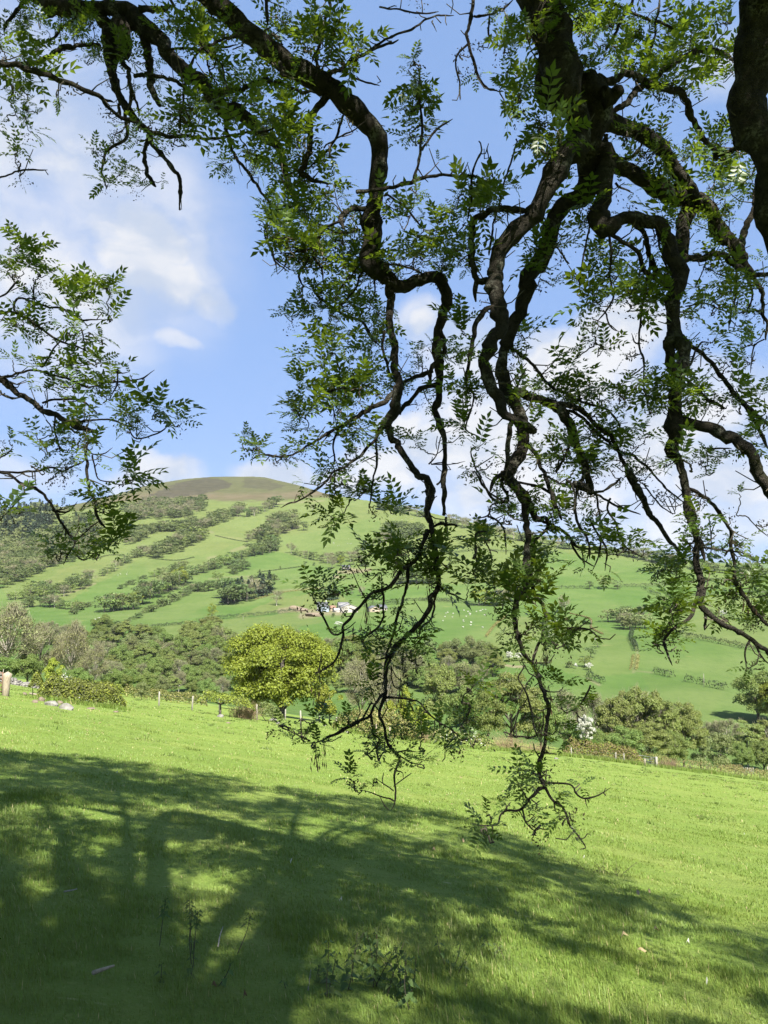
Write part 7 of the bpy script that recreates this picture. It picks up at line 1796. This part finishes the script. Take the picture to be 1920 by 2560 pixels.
def stick(pts, r, m_, label, name='stick', z=.03):
    P = np.array([g1(*q) + [0, 0, z] for q in pts]); mb = MB(); mb.tube(catmull(P - P[0], 5), np.linspace(r, r * .5, 5 * (len(P) - 1) + 1) if len(P) > 2 else np.linspace(r, r * .5, 6), 6)
    link(name, mb.mesh(name, [M[m_]], True), None, P[0], None, label, 'stick')
stick([(232, 2466), (262, 2455), (284, 2447)], .012, 'post_wood', 'brown broken stick in the shaded grass', z=.07)
stick([(160, 2250), (178, 2247), (192, 2243)], .007, 'pale_post', 'thin bleached stick in the dappled grass', z=.06)
stick([(545, 2378), (550, 2350), (557, 2328)], .005, 'pale_post', 'pale upright dead stalk among the dark weeds', 'dead_stalk', z=.03)
stick([(770, 2485), (774, 2455), (777, 2432)], .0035, 'pale_post', 'pale dead stalk left of the nettles', 'dead_stalk', z=.02)
lt = np.random.default_rng(12)
def scrap(px, py, L, m_, label, name):
    L = L * .55
    p = g1(px, py); V = [[-L, -.3 * L, .02], [0, -.42 * L, .05], [L, 0, .03], [0, .38 * L, .06], [-.8 * L, .25 * L, .03], [0, 0, .075]]
    me = mesh_np(name, V, np.array([[0, 1, 5], [1, 2, 5], [2, 3, 5], [3, 4, 5], [4, 0, 5]]), [M[m_]])
    o = link(name, me, None, p + [0, 0, .03], None, label, 'leaf' if name != 'feather' else 'feather'); o.rotation_euler = (lt.normal() * .3, lt.normal() * .3, lt.uniform(0, 6.28))
for (px, py, L, m_, lab) in [(1595, 2249, .085, 'dry_grass', 'curled tan dead leaf, larger of two at the shadow edge'), (1622, 2245, .06, 'dry_grass', 'smaller tan dead leaf beside the larger one'), (1565, 2360, .07, 'dry_grass', 'tan dead leaf alone in the dappled shade'), (1642, 2345, .06, 'dry_grass', 'brown dead leaf right of the lone tan one'), (1605, 2392, .07, 'dry_grass', 'straw-coloured scrap in a sun fleck'),
                           (538, 2485, .035, 'ash_key', 'orange-brown dead leaf standing in the grass'), (614, 2520, .03, 'ash_key', 'small tan leaf right of the orange-brown one'), (1085, 2138, .06, 'dry_grass', 'tan dead leaf in the shade under the hanging tips'), (790, 2000, .05, 'dry_grass', 'tan leaf near the edge of the shadow'), (1160, 2115, .06, 'dry_grass', 'pale straw scrap under the hanging branch')]:
    scrap(px, py, L, m_, lab, 'dead_leaf')
for (px, py, lab) in [(1245, 2098, 'white feather by the shadow edge under the hanging tip'), (1457, 2155, 'tiny white feather under the lowest hanging tip'), (1768, 2476, 'white feather in the dark grass at lower right'), (722, 2170, 'white feather in the shade left of centre'), (1330, 2120, 'tiny white fleck of feather at the shadow edge'), (1862, 2093, 'white fleck of feather in the lit grass'), (1718, 2375, 'white fleck of feather in the dappled shade'), (850, 2268, 'white fleck of feather behind the nettles'), (1075, 2012, 'white fleck of feather near the hanging tips'), (290, 1940, 'white fleck of feather at the far edge of the shadow')]:
    scrap(px, py, .026, 'blossom', lab, 'feather')

# ------------------------------------------------------------------ grass blades
def grass_material():
    m, g = mat('grass_blades')
    out = g.n('ShaderNodeOutputMaterial'); tc = g.n('ShaderNodeTexCoord'); O = tc.outputs['Object']
    col, a, b, c, d = grass_nodes(g, O, None)
    geo = g.n('ShaderNodeNewGeometry')
    hs = g.n('ShaderNodeHueSaturation'); g.l(col, hs.inputs['Color'])
    g.l(g.math('ADD', .72, g.math('MULTIPLY', geo.outputs['Random Per Island'], .6)), hs.inputs['Value'])
    g.l(g.math('ADD', .485, g.math('MULTIPLY', geo.outputs['Random Per Island'], .03)), hs.inputs['Hue'])
    dry = g.ramp(geo.outputs['Random Per Island'], (.975, .985))
    cc = g.mix(dry, hs.outputs[0], (.42, .36, .18))
    p = g.n('ShaderNodeBsdfPrincipled'); g.l(cc, p.inputs['Base Color']); p.inputs['Roughness'].default_value = .5; p.inputs['Specular IOR Level'].default_value = .3
    t = g.n('ShaderNodeBsdfTranslucent'); g.l(g.mix(.6, cc, (.19, .27, .02)), t.inputs[0])
    x = g.n('ShaderNodeMixShader'); x.inputs[0].default_value = .35
    g.l(p.outputs[0], x.inputs[1]); g.l(t.outputs[0], x.inputs[2]); g.l(x.outputs[0], out.inputs[0]); return m
M['blades'] = grass_material()
gr = np.random.default_rng(2024)
def blades(r0, r1, n, hmin, hmax, width):
    u = gr.uniform(-.70, .70, n); r = np.sqrt(gr.uniform(r0 ** 2, r1 ** 2, n))
    x = u * r; y = r
    cl = wob(x, y, .55, 71) * .5 + wob(x, y, 1.7, 72) * .6 + wob(x, y, 5, 73) * .4
    keep = gr.random(n) < np.clip(.75 + .5 * cl, .25, 1); x, y, cl, r = x[keep], y[keep], cl[keep], r[keep]; n = len(x)
    z = H(x, y) + .022 * wob(x, y, .9, 21) + .03 * wob(x, y, 2.3, 22) - .012
    h = gr.uniform(hmin, hmax, n) * np.clip(.8 + .75 * cl, .35, 1.9) * gr.choice([1, 1, 1, 1, 1.5], n)
    wd = width * gr.uniform(.6, 1.3, n) * np.sqrt(r / r1)
    a = gr.uniform(0, 6.28, n) ; lean = gr.uniform(.1, .75, n) * h
    wind = np.arctan2(.4 + wob(x, y, 3, 74), -.8 + wob(x, y, 2.6, 75))
    dx, dy = np.cos(a) * .6 + np.cos(wind) * .6, np.sin(a) * .6 + np.sin(wind) * .6
    sx, sy = -dy, dx; sl_ = np.hypot(sx, sy) + 1e-6; sx, sy = sx / sl_, sy / sl_
    B = np.stack([x, y, z], 1); S = np.stack([sx, sy, np.zeros(n)], 1) * wd[:, None] / 2; Dn = np.stack([dx, dy, np.zeros(n)], 1) * lean[:, None]
    up = np.zeros((n, 3)); up[:, 2] = h
    V = np.stack([B - S, B + S, B + up * .6 + Dn * .35 + S * .75, B + up * .6 + Dn * .35 - S * .75, B + up * .95 + Dn], 1).reshape(-1, 3)
    i = np.arange(n) * 5
    return V, np.stack([i, i + 1, i + 2, i + 3], 1), np.stack([i + 3, i + 2, i + 4], 1)
Vs = []; F4 = []; F3 = []; n0 = 0
for args in [(3.0, 6.5, 135000, .025, .066, .005), (6.5, 11, 135000, .025, .062, .0085), (11, 19, 118000, .025, .058, .015), (19, 34, 90000, .025, .054, .028), (34, 70, 90000, .03, .065, .055)]:
    V, a, b = blades(*args); Vs.append(V); F4.append(a + n0); F3.append(b + n0); n0 += len(V)
link('grass', mesh_np('grass', np.concatenate(Vs), [np.concatenate(F4), np.concatenate(F3)], [M['blades']]), kind='stuff', label='short lush pasture grass growing across the near slope', cat='grass')
# rank tufts of longer grass along the hedge foot
def tufts(P, n, h, w, nm):
    k = gr.integers(0, len(P) - 1, n); t = gr.uniform(0, 1, n)[:, None]; C = P[k] * (1 - t) + P[k + 1] * t + gr.normal(size=(n, 3)) * [.5, .5, 0]
    C[:, 2] = H(C[:, 0], C[:, 1]); a = gr.uniform(0, 6.28, n); hh = h * gr.uniform(.5, 1.3, n)
    S = np.stack([np.cos(a), np.sin(a), np.zeros(n)], 1) * w; T = C + np.stack([gr.normal(size=n) * h * .3, gr.normal(size=n) * h * .3, hh], 1)
    V = np.stack([C - S, C + S, T], 1).reshape(-1, 3); return V, np.arange(n * 3).reshape(-1, 3)
parts = [tufts(sl([(1390, 90.5), (1500, 89.5), (1600, 88)]), 2600, .45, .03, 0), tufts(sl([(1640, 90), (1760, 95), (1960, 103)]), 3000, .45, .03, 0), tufts(sl([(110, 44.3), (315, 46.3)]), 1800, .28, .02, 0), tufts(sl([(860, 66), (1040, 75), (1240, 84), (1390, 90)]), 4000, .4, .03, 0)]
V = np.concatenate([p[0] for p in parts]); o_ = np.cumsum([0] + [len(p[0]) for p in parts[:-1]])
link('rank_grass', mesh_np('rank_grass', V, np.concatenate([p[1] + k for p, k in zip(parts, o_)]), [M['blades']]), kind='stuff', label='longer dark grass growing along the foot of the hedges', cat='grass')

# darker rank tufts and pale dead flecks scattered over the field
n_ = 330; r_ = np.sqrt(gr.uniform(5 ** 2, 85 ** 2, n_)); u_ = gr.uniform(-.56, .56, n_)
C_ = np.stack([u_ * r_, r_, H(u_ * r_, r_)], 1); Vs = []
for c_ in C_:
    k_ = 26; s_ = gr.uniform(.06, .22); B_ = c_ + gr.normal(size=(k_, 3)) * [s_ * 1.6, s_, 0]; B_[:, 2] = H(B_[:, 0], B_[:, 1]) - .01
    a_ = gr.uniform(0, 6.28, k_); w_ = max(.004, c_[1] * .0009); S_ = np.stack([np.cos(a_), np.sin(a_), 0 * a_], 1) * w_
    T_ = B_ + np.stack([gr.normal(size=k_) * .05, gr.normal(size=k_) * .05, gr.uniform(.06, .14, k_)], 1); Vs.append(np.stack([B_ - S_, B_ + S_, T_], 1).reshape(-1, 3))
V = np.concatenate(Vs); link('tussocks', mesh_np('tussocks', V, np.arange(len(V)).reshape(-1, 3), [M['green_leaf']]), kind='stuff', label='darker rank tufts of grass dotted across the pasture', cat='grass')
n_ = 900; r_ = np.sqrt(gr.uniform(4.5 ** 2, 75 ** 2, n_)); u_ = gr.uniform(-.56, .56, n_); P_ = np.stack([u_ * r_, r_, H(u_ * r_, r_) + .05], 1)
V, f = leaf_quads(P_, gr.normal(size=(n_, 3)) * .5 + [0, -.2, 1], gr.uniform(.03, .07, n_) * np.clip(r_ / 14, .6, 2.4), .014 * np.clip(r_ / 14, .6, 2.4), gr)
link('grass_litter', mesh_np('grass_litter', V, f, [M['dry_grass']]), kind='stuff', label='pale straw flecks of dead grass strewn over the pasture', cat='grass')

# ------------------------------------------------------------------ air
if HAZE > 0:
    m, g = mat('haze_air'); out = g.n('ShaderNodeOutputMaterial'); v = g.n('ShaderNodeVolumePrincipled')
    v.inputs['Color'].default_value = (.86, .92, 1, 1); v.inputs['Density'].default_value = HAZE; v.inputs['Anisotropy'].default_value = .1
    g.l(v.outputs[0], out.inputs['Volume'])
    mb = MB(); mb.box((800, 1500, 130), (14000, 12000, 560)); link('haze', mb.mesh('haze', [m]), kind='stuff', label='thin summer haze softening the far hillside', cat='haze')
print('objects', len(bpy.data.objects))
